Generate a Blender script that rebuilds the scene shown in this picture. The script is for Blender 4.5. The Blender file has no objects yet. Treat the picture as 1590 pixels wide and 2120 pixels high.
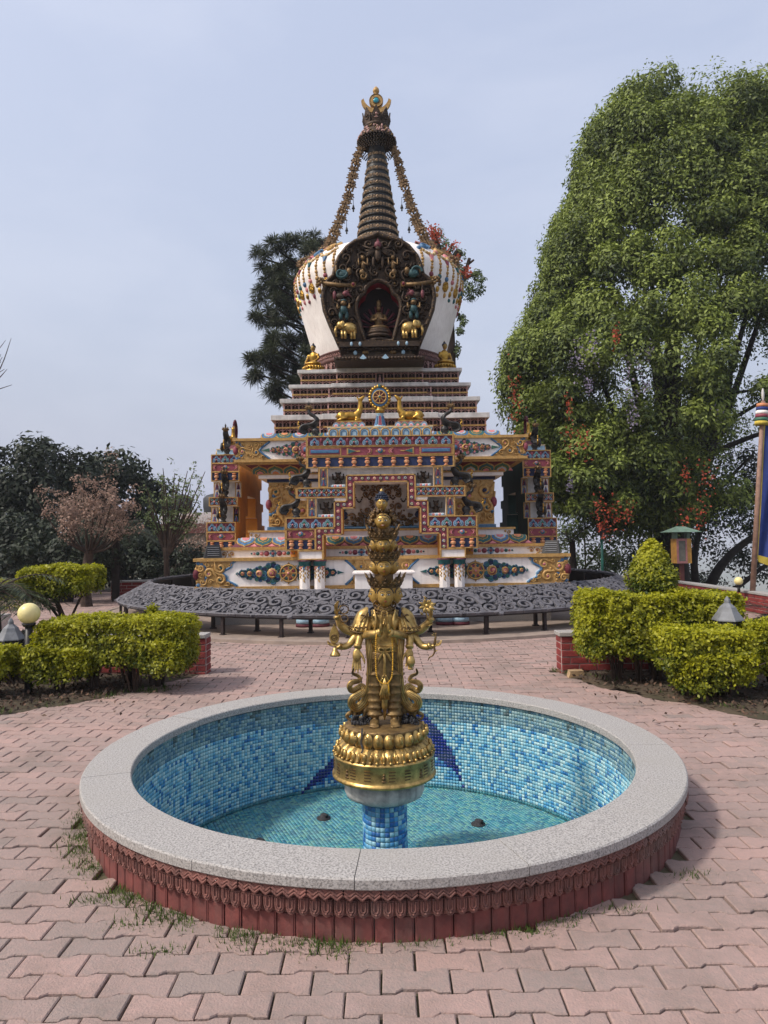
import bpy, math, random
import numpy as np
from mathutils import Matrix, Vector
random.seed(7); RNG = np.random.default_rng(7)
PI = math.pi; R = math.radians
scene = bpy.context.scene
COL = scene.collection

# ------------------------------------------------------------------ camera, sky, sun, exposure
F = 1430.0; PITCH = R(2.55); ROLL = R(0.8); EYE = 1.5
cam_d = bpy.data.cameras.new('camera'); cam = bpy.data.objects.new('camera', cam_d); COL.objects.link(cam)
cam_d.sensor_fit = 'VERTICAL'; cam_d.sensor_height = 36.0; cam_d.lens = 36.0 * F / 2120.0
cam_d.clip_start = 0.05; cam_d.clip_end = 20000
cam.matrix_world = Matrix.Translation((0, 0, EYE)) @ Matrix.Rotation(R(90) + PITCH, 4, 'X') @ Matrix.Rotation(-ROLL, 4, 'Z')
scene.camera = cam
SUN_EL = R(49); SUN_AZ = R(-113)         # sun stands to the left, slightly behind the camera
world = bpy.data.worlds.new('World'); scene.world = world; world.use_nodes = True
wn = world.node_tree.nodes; wl = world.node_tree.links
bg = wn['Background']; sky = wn.new('ShaderNodeTexSky'); sky.sky_type = 'NISHITA'; sky.sun_disc = False
sky.sun_elevation = SUN_EL; sky.sun_rotation = SUN_AZ; sky.air_density = 2.0; sky.dust_density = 10.0; sky.ozone_density = 1.0; sky.altitude = 0
mixn = wn.new('ShaderNodeMix'); mixn.data_type = 'RGBA'; mixn.inputs['Factor'].default_value = 0.6
wl.new(sky.outputs[0], mixn.inputs[6]); mixn.inputs[7].default_value = (4.2, 4.6, 6.1, 1)     # even milky overcast veil
tc = wn.new('ShaderNodeTexCoord'); cmap = wn.new('ShaderNodeMapping'); cmap.inputs['Scale'].default_value = (1.6, 1.6, 4.5); wl.new(tc.outputs['Generated'], cmap.inputs[0])
cn = wn.new('ShaderNodeTexNoise'); cn.inputs['Scale'].default_value = 1.6; cn.inputs['Detail'].default_value = 7; cn.inputs['Roughness'].default_value = .55; cn.inputs['Distortion'].default_value = .4; wl.new(cmap.outputs[0], cn.inputs['Vector'])
cr_ = wn.new('ShaderNodeValToRGB'); cr_.color_ramp.elements[0].position = .42; cr_.color_ramp.elements[1].position = .78; wl.new(cn.outputs['Fac'], cr_.inputs[0])
cm_ = wn.new('ShaderNodeMath'); cm_.operation = 'MULTIPLY'; cm_.inputs[1].default_value = .2; wl.new(cr_.outputs[0], cm_.inputs[0])       # thin veil of high cloud over the whole sky
cx_ = wn.new('ShaderNodeMix'); cx_.data_type = 'RGBA'; wl.new(cm_.outputs[0], cx_.inputs['Factor']); wl.new(mixn.outputs[2], cx_.inputs[6]); cx_.inputs[7].default_value = (6.0, 6.1, 6.7, 1)
wl.new(cx_.outputs[2], bg.inputs[0]); bg.inputs[1].default_value = 0.1
sun_d = bpy.data.lights.new('sun', 'SUN'); sun_d.energy = 1.85; sun_d.angle = R(6.5); sun_d.color = (1.0, 0.96, 0.91)
sun = bpy.data.objects.new('sun', sun_d); COL.objects.link(sun); sun.location = (-20, 30, 40)
sd = Vector((math.sin(SUN_AZ) * math.cos(SUN_EL), math.cos(SUN_AZ) * math.cos(SUN_EL), math.sin(SUN_EL)))
sun.rotation_euler = sd.to_track_quat('Z', 'Y').to_euler()
scene.view_settings.view_transform = 'Standard'; scene.view_settings.look = 'None'
scene.view_settings.exposure = 0.74; scene.view_settings.gamma = 1.0; scene.view_settings.use_curve_mapping = False

# ------------------------------------------------------------------ helpers
def at(px, py, Y):
    "point of the place seen at a pixel of the photograph, at distance Y"
    du, dw = px - 795, 1060 - py
    cr, sr = math.cos(ROLL), math.sin(ROLL)
    u = (du * cr + dw * sr) / F; w = (-du * sr + dw * cr) / F
    c, s = math.cos(PITCH), math.sin(PITCH)
    k = Y / (c - w * s)
    return Vector((u * k, Y, EYE + (s + w * c) * k))
def lin(c):
    return tuple(((v / 255) / 12.92 if v <= 10 else ((v / 255 + .055) / 1.055) ** 2.4) for v in c)
MATS = {}
def mat(name, col, rough=.6, metal=0., var=.25, scale=14., bump=0., bscale=60., col2=None, spec=.4, streak=0., attr=False, trans=0., dirt=None, hard=None, blotch=None):
    "procedural paint: colour with blotches, optional second colour, streaks of dirt and fine relief"
    m = bpy.data.materials.new(name); m.use_nodes = True; n = m.node_tree.nodes; l = m.node_tree.links
    b = n['Principled BSDF']; b.inputs['Roughness'].default_value = rough; b.inputs['Metallic'].default_value = metal
    b.inputs['Specular IOR Level'].default_value = spec
    c = lin(col); c2 = lin(col2) if col2 else tuple(v * (1 - var * 1.6) for v in c)
    geo = n.new('ShaderNodeNewGeometry')
    nz = n.new('ShaderNodeTexNoise'); nz.inputs['Scale'].default_value = scale; nz.inputs['Detail'].default_value = 5; nz.inputs['Roughness'].default_value = .65
    l.new(geo.outputs['Position'], nz.inputs['Vector'])
    rp = n.new('ShaderNodeValToRGB'); rp.color_ramp.elements[0].position = .35; rp.color_ramp.elements[1].position = .68
    if hard: rp.color_ramp.elements[0].position, rp.color_ramp.elements[1].position = hard
    l.new(nz.outputs['Fac'], rp.inputs[0])
    mx = n.new('ShaderNodeMix'); mx.data_type = 'RGBA'; mx.inputs[6].default_value = (*c, 1); mx.inputs[7].default_value = (*c2, 1)
    if attr:
        at_ = n.new('ShaderNodeAttribute'); at_.attribute_name = 'tint'
        mm = n.new('ShaderNodeMath'); mm.operation = 'MULTIPLY_ADD'; mm.inputs[1].default_value = .45
        l.new(rp.outputs[0], mm.inputs[0]); l.new(at_.outputs['Fac'], mm.inputs[2])
        mm.use_clamp = True; l.new(mm.outputs[0], mx.inputs['Factor'])
    else:
        l.new(rp.outputs[0], mx.inputs['Factor'])
    out = mx.outputs[2]
    if streak or dirt:
        sc = n.new('ShaderNodeVectorMath'); sc.operation = 'MULTIPLY'; sc.inputs[1].default_value = (22, 22, 1.2)
        l.new(geo.outputs['Position'], sc.inputs[0])
        n2 = n.new('ShaderNodeTexNoise'); n2.inputs['Scale'].default_value = 1.; n2.inputs['Detail'].default_value = 4
        l.new(sc.outputs[0], n2.inputs['Vector'])
        r2 = n.new('ShaderNodeValToRGB'); r2.color_ramp.elements[0].position = .5; r2.color_ramp.elements[1].position = .78
        l.new(n2.outputs['Fac'], r2.inputs[0])
        ms = n.new('ShaderNodeMath'); ms.operation = 'MULTIPLY'; ms.inputs[1].default_value = streak or .5; l.new(r2.outputs[0], ms.inputs[0])
        m2 = n.new('ShaderNodeMix'); m2.data_type = 'RGBA'; l.new(ms.outputs[0], m2.inputs['Factor']); l.new(out, m2.inputs[6])
        m2.inputs[7].default_value = (*lin(dirt or (60, 55, 50)), 1); out = m2.outputs[2]
    if blotch:
        n3 = n.new('ShaderNodeTexNoise'); n3.inputs['Scale'].default_value = 1.7; n3.inputs['Detail'].default_value = 7; n3.inputs['Roughness'].default_value = .7; l.new(geo.outputs['Position'], n3.inputs['Vector'])
        r3 = n.new('ShaderNodeValToRGB'); r3.color_ramp.elements[0].position = .48; r3.color_ramp.elements[1].position = .72; l.new(n3.outputs['Fac'], r3.inputs[0])
        m3 = n.new('ShaderNodeMath'); m3.operation = 'MULTIPLY'; m3.inputs[1].default_value = .72; l.new(r3.outputs[0], m3.inputs[0])
        x3 = n.new('ShaderNodeMix'); x3.data_type = 'RGBA'; l.new(m3.outputs[0], x3.inputs['Factor']); l.new(out, x3.inputs[6]); x3.inputs[7].default_value = (*lin(blotch), 1); out = x3.outputs[2]
    l.new(out, b.inputs['Base Color'])
    if bump:
        bn = n.new('ShaderNodeTexNoise'); bn.inputs['Scale'].default_value = bscale; bn.inputs['Detail'].default_value = 6
        l.new(geo.outputs['Position'], bn.inputs['Vector'])
        bp = n.new('ShaderNodeBump'); bp.inputs['Strength'].default_value = bump; bp.inputs['Distance'].default_value = .01
        l.new(bn.outputs['Fac'], bp.inputs['Height']); l.new(bp.outputs[0], b.inputs['Normal'])
    if trans:
        tr = n.new('ShaderNodeBsdfTranslucent'); l.new(out, tr.inputs[0]); ad = n.new('ShaderNodeMixShader'); ad.inputs[0].default_value = trans
        l.new(b.outputs[0], ad.inputs[1]); l.new(tr.outputs[0], ad.inputs[2]); l.new(ad.outputs[0], n['Material Output'].inputs[0])
    MATS[name] = m; return m
def tilemat(name, rough=.22, bump=.15):
    "glazed mosaic: the colour of each tile is stored on it"
    m = bpy.data.materials.new(name); m.use_nodes = True; n = m.node_tree.nodes; l = m.node_tree.links
    b = n['Principled BSDF']; b.inputs['Roughness'].default_value = rough
    a = n.new('ShaderNodeAttribute'); a.attribute_name = 'tilecol'
    geo = n.new('ShaderNodeNewGeometry'); nz = n.new('ShaderNodeTexNoise'); nz.inputs['Scale'].default_value = 5; nz.inputs['Detail'].default_value = 6
    l.new(geo.outputs['Position'], nz.inputs['Vector'])
    rp = n.new('ShaderNodeValToRGB'); rp.color_ramp.elements[0].position = .45; rp.color_ramp.elements[1].position = .75; l.new(nz.outputs['Fac'], rp.inputs[0])
    mm = n.new('ShaderNodeMath'); mm.operation = 'MULTIPLY'; mm.inputs[1].default_value = .3; l.new(rp.outputs[0], mm.inputs[0])
    mx = n.new('ShaderNodeMix'); mx.data_type = 'RGBA'; l.new(mm.outputs[0], mx.inputs['Factor']); l.new(a.outputs['Color'], mx.inputs[6]); mx.inputs[7].default_value = (*lin((128, 150, 142)), 1)
    l.new(mx.outputs[2], b.inputs['Base Color']); MATS[name] = m; return m

WORLD = {}
def link(o, parent=None, world=None):
    world = world or Matrix.Identity(4)
    COL.objects.link(o)
    if parent is not None:
        o.parent = parent; o.matrix_parent_inverse = WORLD[parent].inverted()
    o.matrix_basis = world; WORLD[o] = world
    return o
def props(o, label=None, cat=None, group=None, kind=None):
    if label: o['label'] = label
    if cat: o['category'] = cat
    if group: o['group'] = group
    if kind: o['kind'] = kind
    return o
def thing(name, loc, label, cat, group=None, rz=0.):
    o = bpy.data.objects.new(name, None); o.empty_display_size = .1
    link(o, None, Matrix.Translation(loc) @ Matrix.Rotation(rz, 4, 'Z'))
    return props(o, label, cat, group)
class Fr:
    "a flat frame to draw relief on: u right, w up, h out of the face"
    def __init__(s, O, U=(1, 0, 0), W=(0, 0, 1), N=(0, -1, 0)):
        s.O, s.U, s.W, s.N = Vector(O), Vector(U), Vector(W), Vector(N)
    def p(s, u, w, h=0.): return s.O + s.U * u + s.W * w + s.N * h
    def sub(s, u, w, h=0.): return Fr(s.p(u, w, h), s.U, s.W, s.N)
class MB:
    def __init__(s): s.v = []; s.f = []; s.m = []; s.mats = []; s.M = None; s.s = []
    def mi(s, m):
        m = MATS[m] if isinstance(m, str) else m
        if m not in s.mats: s.mats.append(m)
        return s.mats.index(m)
    def add(s, vs, fs, m, sm=False):
        o = len(s.v); k = s.mi(m)
        if s.M is not None: vs = [s.M @ Vector(v) for v in vs]
        s.v.extend([tuple(v) for v in vs])
        for f in fs: s.f.append(tuple(i + o for i in f)); s.m.append(k); s.s.append(sm)
    def box(s, x0, x1, y0, y1, z0, z1, m):
        s.add([(x, y, z) for z in (z0, z1) for y in (y0, y1) for x in (x0, x1)],
              [(0, 2, 3, 1), (4, 5, 7, 6), (0, 1, 5, 4), (2, 6, 7, 3), (0, 4, 6, 2), (1, 3, 7, 5)], m)
    def fbox(s, fr, u0, u1, w0, w1, h0, h1, m, ch=0.):
        a = [fr.p(u, w, h0) for w in (w0, w1) for u in (u0, u1)]; b = [fr.p(u, w, h1) for w in (w0 + ch, w1 - ch) for u in (u0 + ch, u1 - ch)]
        s.add(a + b, [(0, 2, 3, 1), (4, 5, 7, 6), (0, 1, 5, 4), (2, 6, 7, 3), (0, 4, 6, 2), (1, 3, 7, 5)], m)
    def poly(s, fr, pts, h0, h1, m, ch=0., sm=False):
        "raised flat shape"
        n = len(pts); cx = sum(p[0] for p in pts) / n; cy = sum(p[1] for p in pts) / n
        a = [fr.p(u, w, h0) for u, w in pts]
        b = [fr.p(cx + (u - cx) * (1 - ch), cy + (w - cy) * (1 - ch), h1) for u, w in pts]
        s.add(a + b, [tuple(range(n, 2 * n))] + [(i, (i + 1) % n, n + (i + 1) % n, n + i) for i in range(n)], m, sm)
    def ribbon(s, fr, path, wd, h0, h1, m):
        "raised band with a crest, along a flat path"
        n = len(path); vs = []
        for i, (u, w) in enumerate(path):
            a = path[max(0, i - 1)]; b = path[min(n - 1, i + 1)]
            t = (b[0] - a[0], b[1] - a[1]); L = math.hypot(*t) or 1; nx, ny = -t[1] / L, t[0] / L
            k = wd[i] if hasattr(wd, '__len__') else wd
            vs += [fr.p(u + nx * k, w + ny * k, h0), fr.p(u + nx * k * .75, w + ny * k * .75, h0 + (h1 - h0) * .8), fr.p(u, w, h1), fr.p(u - nx * k * .75, w - ny * k * .75, h0 + (h1 - h0) * .8), fr.p(u - nx * k, w - ny * k, h0)]
        fs = [(5 * i + j, 5 * i + j + 1, 5 * i + j + 6, 5 * i + j + 5) for i in range(n - 1) for j in range(4)]
        s.add(vs, fs, m, True)
    def flatband(s, fr, path, wd, h0, h1, m):
        "flat strip cut from plate, with upright edges"
        n = len(path); vs = []
        for i, (u, w) in enumerate(path):
            a = path[max(0, i - 1)]; b = path[min(n - 1, i + 1)]
            t = (b[0] - a[0], b[1] - a[1]); L = math.hypot(*t) or 1; nx, ny = -t[1] / L, t[0] / L; k = wd[i] if hasattr(wd, '__len__') else wd
            vs += [fr.p(u + nx * k, w + ny * k, h0), fr.p(u + nx * k * .9, w + ny * k * .9, h1), fr.p(u, w, h1 + .004), fr.p(u - nx * k * .9, w - ny * k * .9, h1), fr.p(u - nx * k, w - ny * k, h0)]
        s.add(vs, [(5 * i + j, 5 * i + j + 1, 5 * i + j + 6, 5 * i + j + 5) for i in range(n - 1) for j in range(4)], m)
    def dome(s, fr, u, w, r, h0, h, m, n=10, rw=None):
        rw = rw or r; vs = []; rings = ((1., 0.), (.9, .45), (.6, .82))
        for k, hh in rings: vs += [fr.p(u + r * k * math.cos(2 * PI * i / n), w + rw * k * math.sin(2 * PI * i / n), h0 + h * hh) for i in range(n)]
        vs.append(fr.p(u, w, h0 + h)); fs = []
        for j in range(2): fs += [(j * n + i, j * n + (i + 1) % n, (j + 1) * n + (i + 1) % n, (j + 1) * n + i) for i in range(n)]
        fs += [(2 * n + i, 2 * n + (i + 1) % n, 3 * n) for i in range(n)]
        s.add(vs, fs, m, True)
    def ringr(s, fr, u, w, r, wd, h0, h1, m, n=20, a0=0., a1=2 * PI):
        s.ribbon(fr, [(u + r * math.cos(a0 + (a1 - a0) * i / n), w + r * math.sin(a0 + (a1 - a0) * i / n)) for i in range(n + 1)], wd, h0, h1, m)
    def spiral(s, fr, u, w, r, turns, a0, sgn, wd, h0, h1, m, n=26, tail=None):
        pts = []; ws = []
        for i in range(n + 1):
            t = i / n; a = a0 + sgn * turns * 2 * PI * t; rr = r * (1 - .86 * t)
            pts.append((u + rr * math.cos(a), w + rr * math.sin(a))); ws.append(wd * (1 - .45 * t))
        if tail: pts.insert(0, tail); ws.insert(0, wd * .25)
        s.ribbon(fr, pts, ws, h0, h1, m)
    def lathe(s, prof, c, n, m, a0=0., a1=2 * PI, sm=True, sx=1., sy=1.):
        full = abs(a1 - a0 - 2 * PI) < 1e-6; k = n if full else n + 1; vs = []
        for r, z in prof:
            for i in range(k):
                a = a0 + (a1 - a0) * i / n; vs.append((c[0] + r * math.cos(a) * sx, c[1] + r * math.sin(a) * sy, c[2] + z))
        fs = []
        for j in range(len(prof) - 1):
            for i in range(n):
                i2 = (i + 1) % k; fs.append((j * k + i, j * k + i2, (j + 1) * k + i2, (j + 1) * k + i))
        s.add(vs, fs, m, sm)
    def tube(s, pts, rad, n, m, flat=1., ref=(0, 1, 0), cap=True, sm=True):
        pts = [Vector(p) for p in pts]; N = len(pts); vs = []; ref = Vector(ref)
        for i, p in enumerate(pts):
            t = (pts[min(N - 1, i + 1)] - pts[max(0, i - 1)]); t = t.normalized() if t.length > 1e-9 else Vector((0, 0, 1))
            b = ref - t * ref.dot(t)
            if b.length < .05: b = Vector((1, 0, 0)) - t * t.x
            b.normalize(); a = t.cross(b); r = rad[i] if hasattr(rad, '__len__') else rad
            for k in range(n):
                q = 2 * PI * k / n; vs.append(p + a * (r * math.cos(q)) + b * (r * flat * math.sin(q)))
        fs = [(i * n + k, i * n + (k + 1) % n, (i + 1) * n + (k + 1) % n, (i + 1) * n + k) for i in range(N - 1) for k in range(n)]
        if cap: fs += [tuple(range(n))[::-1], tuple(range((N - 1) * n, N * n))]
        s.add(vs, fs, m, sm)
    def ell(s, c, r, m, nu=12, nv=8, rot=None, fn=None):
        r = r if hasattr(r, '__len__') else (r, r, r); c = Vector(c); vs = []
        for j in range(nv + 1):
            th = PI * j / nv
            for i in range(nu):
                ph = 2 * PI * i / nu; d = Vector((math.sin(th) * math.cos(ph), math.sin(th) * math.sin(ph), math.cos(th)))
                p = Vector((d.x * r[0], d.y * r[1], d.z * r[2]))
                if fn: p = fn(d, p)
                if rot is not None: p = rot @ p
                vs.append(c + p)
        fs = [(j * nu + i, (j + 1) * nu + i, (j + 1) * nu + (i + 1) % nu, j * nu + (i + 1) % nu) for j in range(nv) for i in range(nu)]
        s.add(vs, fs, m, True)
    def mesh(s, name):
        me = bpy.data.meshes.new(name); me.from_pydata(s.v, [], s.f)
        for m in s.mats: me.materials.append(m)
        me.polygons.foreach_set('material_index', s.m); me.polygons.foreach_set('use_smooth', s.s)
        me.update(); return me
    def build(s, name, parent=None, label=None, cat=None, group=None, kind=None, bevel=0., loc=None):
        if parent is None:
            a = np.array(s.v); lo = a.min(0); hi = a.max(0); loc = Vector(((lo[0] + hi[0]) / 2, (lo[1] + hi[1]) / 2, lo[2]))
            s.v = [tuple(r) for r in (a - np.array(loc))]
        o = bpy.data.objects.new(name, s.mesh(name)); link(o, parent, Matrix.Translation(loc) if loc is not None else None)
        if bevel:
            b = o.modifiers.new('bevel', 'BEVEL'); b.width = bevel; b.segments = 2; b.limit_method = 'ANGLE'
        return props(o, label, cat, group, kind)
def put(name, me, parent, M, **k):
    o = bpy.data.objects.new(name, me); link(o, parent, M); return props(o, **k)
def TR(x=0, y=0, z=0, rz=0., s=1.): return Matrix.Translation((x, y, z)) @ Matrix.Rotation(rz, 4, 'Z') @ Matrix.Scale(s, 4)
def smooth(pts, k=6):
    "Catmull-Rom through points"
    P = [Vector(p) for p in pts]; out = []
    for i in range(len(P) - 1):
        p0, p1, p2, p3 = P[max(0, i - 1)], P[i], P[i + 1], P[min(len(P) - 1, i + 2)]
        for j in range(k):
            t = j / k; out.append(.5 * ((2 * p1) + (p2 - p0) * t + (2 * p0 - 5 * p1 + 4 * p2 - p3) * t * t + (3 * p1 - p0 - 3 * p2 + p3) * t ** 3))
    return out + [P[-1]]
def lerpl(a, n):
    "stretch a list of numbers to n values"
    return list(np.interp(np.linspace(0, len(a) - 1, n), range(len(a)), a))
def bulk(name, V, Q, m, parent=None, tint=None, world=None, cols=None, smoothf=False, **k):
    "large mesh from arrays: V (n,3), Q (k,4)"
    me = bpy.data.meshes.new(name); V = np.ascontiguousarray(V, np.float32); Q = np.ascontiguousarray(Q, np.int32); nq = Q.shape[1]
    if parent is None:
        loc = np.array([(V[:, 0].min() + V[:, 0].max()) / 2, (V[:, 1].min() + V[:, 1].max()) / 2, V[:, 2].min()], np.float32); V = V - loc; world = Matrix.Translation(loc.tolist())
    me.vertices.add(len(V)); me.vertices.foreach_set('co', V.ravel()); me.loops.add(Q.size); me.loops.foreach_set('vertex_index', Q.ravel())
    me.polygons.add(len(Q)); me.polygons.foreach_set('loop_start', np.arange(0, Q.size, nq, dtype=np.int32)); me.polygons.foreach_set('loop_total', np.full(len(Q), nq, np.int32))
    if tint is not None:
        a = me.attributes.new('tint', 'FLOAT', 'FACE'); a.data.foreach_set('value', np.ascontiguousarray(tint, np.float32))
    if cols is not None:
        a = me.attributes.new('tilecol', 'FLOAT_COLOR', 'FACE'); a.data.foreach_set('color', np.ascontiguousarray(cols, np.float32).ravel())
    me.update(calc_edges=True); me.validate()
    for mm in (m if isinstance(m, (list, tuple)) else [m]): me.materials.append(MATS[mm] if isinstance(mm, str) else mm)
    o = bpy.data.objects.new(name, me); link(o, parent, world); return props(o, **k)
def leaf_arrays(P, N, size, aspect=.5, jit=.7, rng=RNG, droop=0.):
    "one pointed leaf (a quad bent at its stalk) at every point, turned about the given normal"
    n = len(P); P = np.asarray(P, float); N = np.asarray(N, float)
    N = N + rng.normal(0, jit, (n, 3)); N /= np.linalg.norm(N, axis=1)[:, None] + 1e-9
    T = rng.normal(0, 1, (n, 3)); T[:, 2] -= droop; T -= N * (T * N).sum(1)[:, None]; T /= np.linalg.norm(T, axis=1)[:, None] + 1e-9
    B = np.cross(N, T); s = size * rng.uniform(.65, 1.3, (n, 1))
    V = np.empty((n, 4, 3)); V[:, 0] = P; V[:, 1] = P + T * s * .5 + B * s * aspect * .5 + N * s * .08; V[:, 2] = P + T * s; V[:, 3] = P + T * s * .5 - B * s * aspect * .5 + N * s * .08
    return V.reshape(-1, 3), np.arange(4 * n).reshape(-1, 4)

# ------------------------------------------------------------------ materials
mat('granite', (172, 168, 164), .75, var=.3, scale=120, col2=(96, 93, 91), bump=.25, bscale=220, hard=(.42, .68), blotch=(150, 146, 140))
mat('paver', (164, 136, 128), .9, scale=38, col2=(136, 122, 116), bump=.5, bscale=120, attr=True, blotch=(112, 100, 92))
mat('joint', (96, 82, 70), .95, scale=9, col2=(78, 80, 54), bump=.5, bscale=120)
mat('concrete', (150, 134, 122), .9, scale=3, col2=(122, 108, 100), bump=.3, bscale=60)
mat('capcrete', (206, 202, 195), .9, scale=9, col2=(140, 138, 136), bump=.5, bscale=50, streak=.5, dirt=(60, 60, 62))
mat('redclay', (124, 68, 63), .75, scale=9, col2=(86, 50, 48), bump=.25, bscale=50, streak=.45, dirt=(92, 72, 68), blotch=(120, 96, 88))
mat('redtrim', (132, 88, 80), .85, scale=10, col2=(94, 66, 61), bump=.45, bscale=90, streak=.4, dirt=(84, 70, 66), blotch=(122, 108, 102))
mat('brickred', (134, 50, 46), .75, scale=6, col2=(104, 44, 44), bump=.45, bscale=40)
mat('mortar', (196, 184, 176), .9, scale=20, bump=.3)
tilemat('mosaic')
mat('grout', (96, 132, 134), .8, scale=20, col2=(70, 104, 110))
mat('patina_shade', (140, 114, 72), .5, .5, scale=22, col2=(84, 66, 44), bump=.2, bscale=50)  # tarnished brown brass, darkened further to carry painted shade
mat('facegold', (180, 146, 76), .42, .35, scale=24, col2=(150, 118, 60))
mat('brass', (206, 172, 104), .36, .72, scale=16, col2=(120, 98, 58), bump=.15, bscale=30)
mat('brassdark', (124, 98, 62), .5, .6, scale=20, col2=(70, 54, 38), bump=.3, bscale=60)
mat('bronze', (78, 62, 48), .6, .55, scale=18, col2=(42, 34, 30), bump=.3, bscale=50)
mat('gilt', (190, 150, 70), .34, .85, scale=10, col2=(130, 96, 40))
mat('yellowbead', (214, 160, 40), .4, scale=40)
mat('blueblack', (30, 40, 62), .55, scale=30)
mat('eyewhite', (206, 200, 180), .4); mat('lip', (150, 72, 52), .45)
mat('copper', (184, 158, 128), .55, .1, scale=30, col2=(112, 92, 74))
mat('dteal', (44, 84, 88), .6, scale=30, col2=(30, 52, 56)); mat('dred', (120, 58, 66), .6, scale=30, col2=(80, 40, 46))
mat('cbronze', (140, 112, 78), .6, .35, scale=16, col2=(88, 70, 54))
mat('soot', (30, 29, 30), .7, scale=60, col2=(58, 58, 62), bump=.6, bscale=120)
mat('white', (240, 234, 230), .7, scale=2.2, col2=(222, 214, 210), streak=.30, dirt=(168, 158, 152))
mat('slabgrey', (205, 202, 200), .8, scale=4, col2=(160, 157, 156), streak=.4, dirt=(110, 106, 104))
mat('goldpaint', (190, 152, 90), .5, .12, scale=20, col2=(150, 114, 64))
mat('ochre', (206, 140, 56), .75, scale=3, col2=(184, 122, 48))
mat('green_wall', (34, 66, 60), .7, scale=3, col2=(26, 48, 46))
mat('magenta', (138, 62, 76), .6, scale=18, col2=(108, 48, 60)); mat('maroon', (104, 46, 58), .65, scale=18)
mat('navy', (28, 42, 84), .6, scale=14, col2=(22, 32, 60)); mat('sky_blue', (72, 114, 150), .55, scale=20, col2=(50, 86, 122))
mat('pale_blue', (158, 186, 204), .55, scale=20, col2=(126, 156, 176)); mat('teal', (44, 98, 98), .55, scale=20, col2=(26, 76, 84))
mat('pinkp', (206, 134, 134), .55, scale=20, col2=(168, 96, 102)); mat('cream', (222, 200, 158), .6, scale=20)
mat('salmon', (208, 140, 96), .55, scale=20, col2=(166, 104, 70)); mat('leafgreen', (58, 104, 84), .55, scale=20)
mat('black', (34, 33, 34), .45, .2, scale=30, col2=(52, 50, 48)); mat('nichebrown', (112, 74, 68), .7, scale=40, col2=(60, 38, 38)); mat('nichedark', (34, 22, 24), .8)
mat('niche_rose', (194, 154, 146), .7, scale=30, col2=(150, 112, 106)); mat('crimson', (150, 26, 46), .6, scale=10)
mat('railgrey', (104, 102, 107), .7, scale=7, col2=(74, 73, 78), bump=.3, bscale=60); mat('raildark', (40, 39, 43), .8); mat('legdark', (44, 32, 32), .6, scale=20)
mat('turq', (34, 150, 170), .15); mat('bark', (74, 58, 48), .9, scale=9, col2=(44, 35, 30), bump=.8, bscale=24)
mat('barkdark', (44, 36, 32), .95, scale=9, col2=(28, 23, 21), bump=.8, bscale=20)
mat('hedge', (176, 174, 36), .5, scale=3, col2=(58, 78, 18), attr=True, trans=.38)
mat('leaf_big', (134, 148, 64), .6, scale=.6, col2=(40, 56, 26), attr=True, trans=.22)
mat('leaf_dark', (44, 54, 34), .65, scale=.5, col2=(16, 24, 18), attr=True, trans=.15)
mat('leaf_mid', (116, 130, 82), .6, scale=.8, col2=(66, 82, 50), attr=True, trans=.3)
mat('needle', (82, 90, 62), .7, scale=.8, col2=(38, 45, 34), attr=True, trans=.15)
mat('blossom', (166, 138, 122), .7, scale=1, col2=(116, 98, 86), attr=True, trans=.3)
mat('orangeflower', (196, 86, 54), .6, scale=3, col2=(150, 62, 42), attr=True, trans=.3); mat('wisteria', (164, 152, 176), .6, scale=3, col2=(120, 112, 132), attr=True, trans=.3)
mat('frond', (84, 92, 62), .6, scale=2, col2=(48, 58, 42), attr=True, trans=.2); mat('frond_dark', (48, 58, 50), .5, scale=2, col2=(28, 36, 34), attr=True, trans=.1)
mat('grassblade', (92, 112, 44), .7, scale=3, col2=(64, 84, 34), attr=True, trans=.3)
mat('litter', (112, 86, 68), .85, scale=6, col2=(58, 46, 38), attr=True); mat('soil', (82, 68, 56), .95, scale=2.2, col2=(58, 54, 38), bump=.8, bscale=30)
mat('terrain', (92, 98, 66), .95, scale=.3, col2=(84, 78, 62), bump=.5, bscale=8); mat('valley', (96, 112, 84), .95, scale=.02, col2=(120, 116, 100))
mat('globe', (226, 212, 150), .35, scale=3, col2=(212, 196, 132)); mat('leadgrey', (124, 126, 130), .55, scale=12)
mat('polegreen', (24, 92, 78), .5, scale=10); mat('polewood', (150, 118, 102), .7, scale=10); mat('flagblue', (34, 54, 122), .75, scale=4); mat('flagyellow', (200, 176, 70), .75, scale=4)
mat('roofgreen', (120, 146, 130), .6, scale=10); mat('boxyellow', (196, 146, 70), .65, scale=8); mat('boxpink', (176, 118, 116), .65, scale=8); mat('glasspane', (112, 108, 100), .12, scale=6)
mat('housered', (110, 62, 58), .8, scale=2); mat('housewall', (150, 138, 124), .85, scale=1.5); mat('tankblack', (52, 54, 58), .6); mat('logwood', (176, 148, 112), .85, scale=12, bump=.5)
mat('railwhite', (214, 208, 204), .6)
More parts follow.
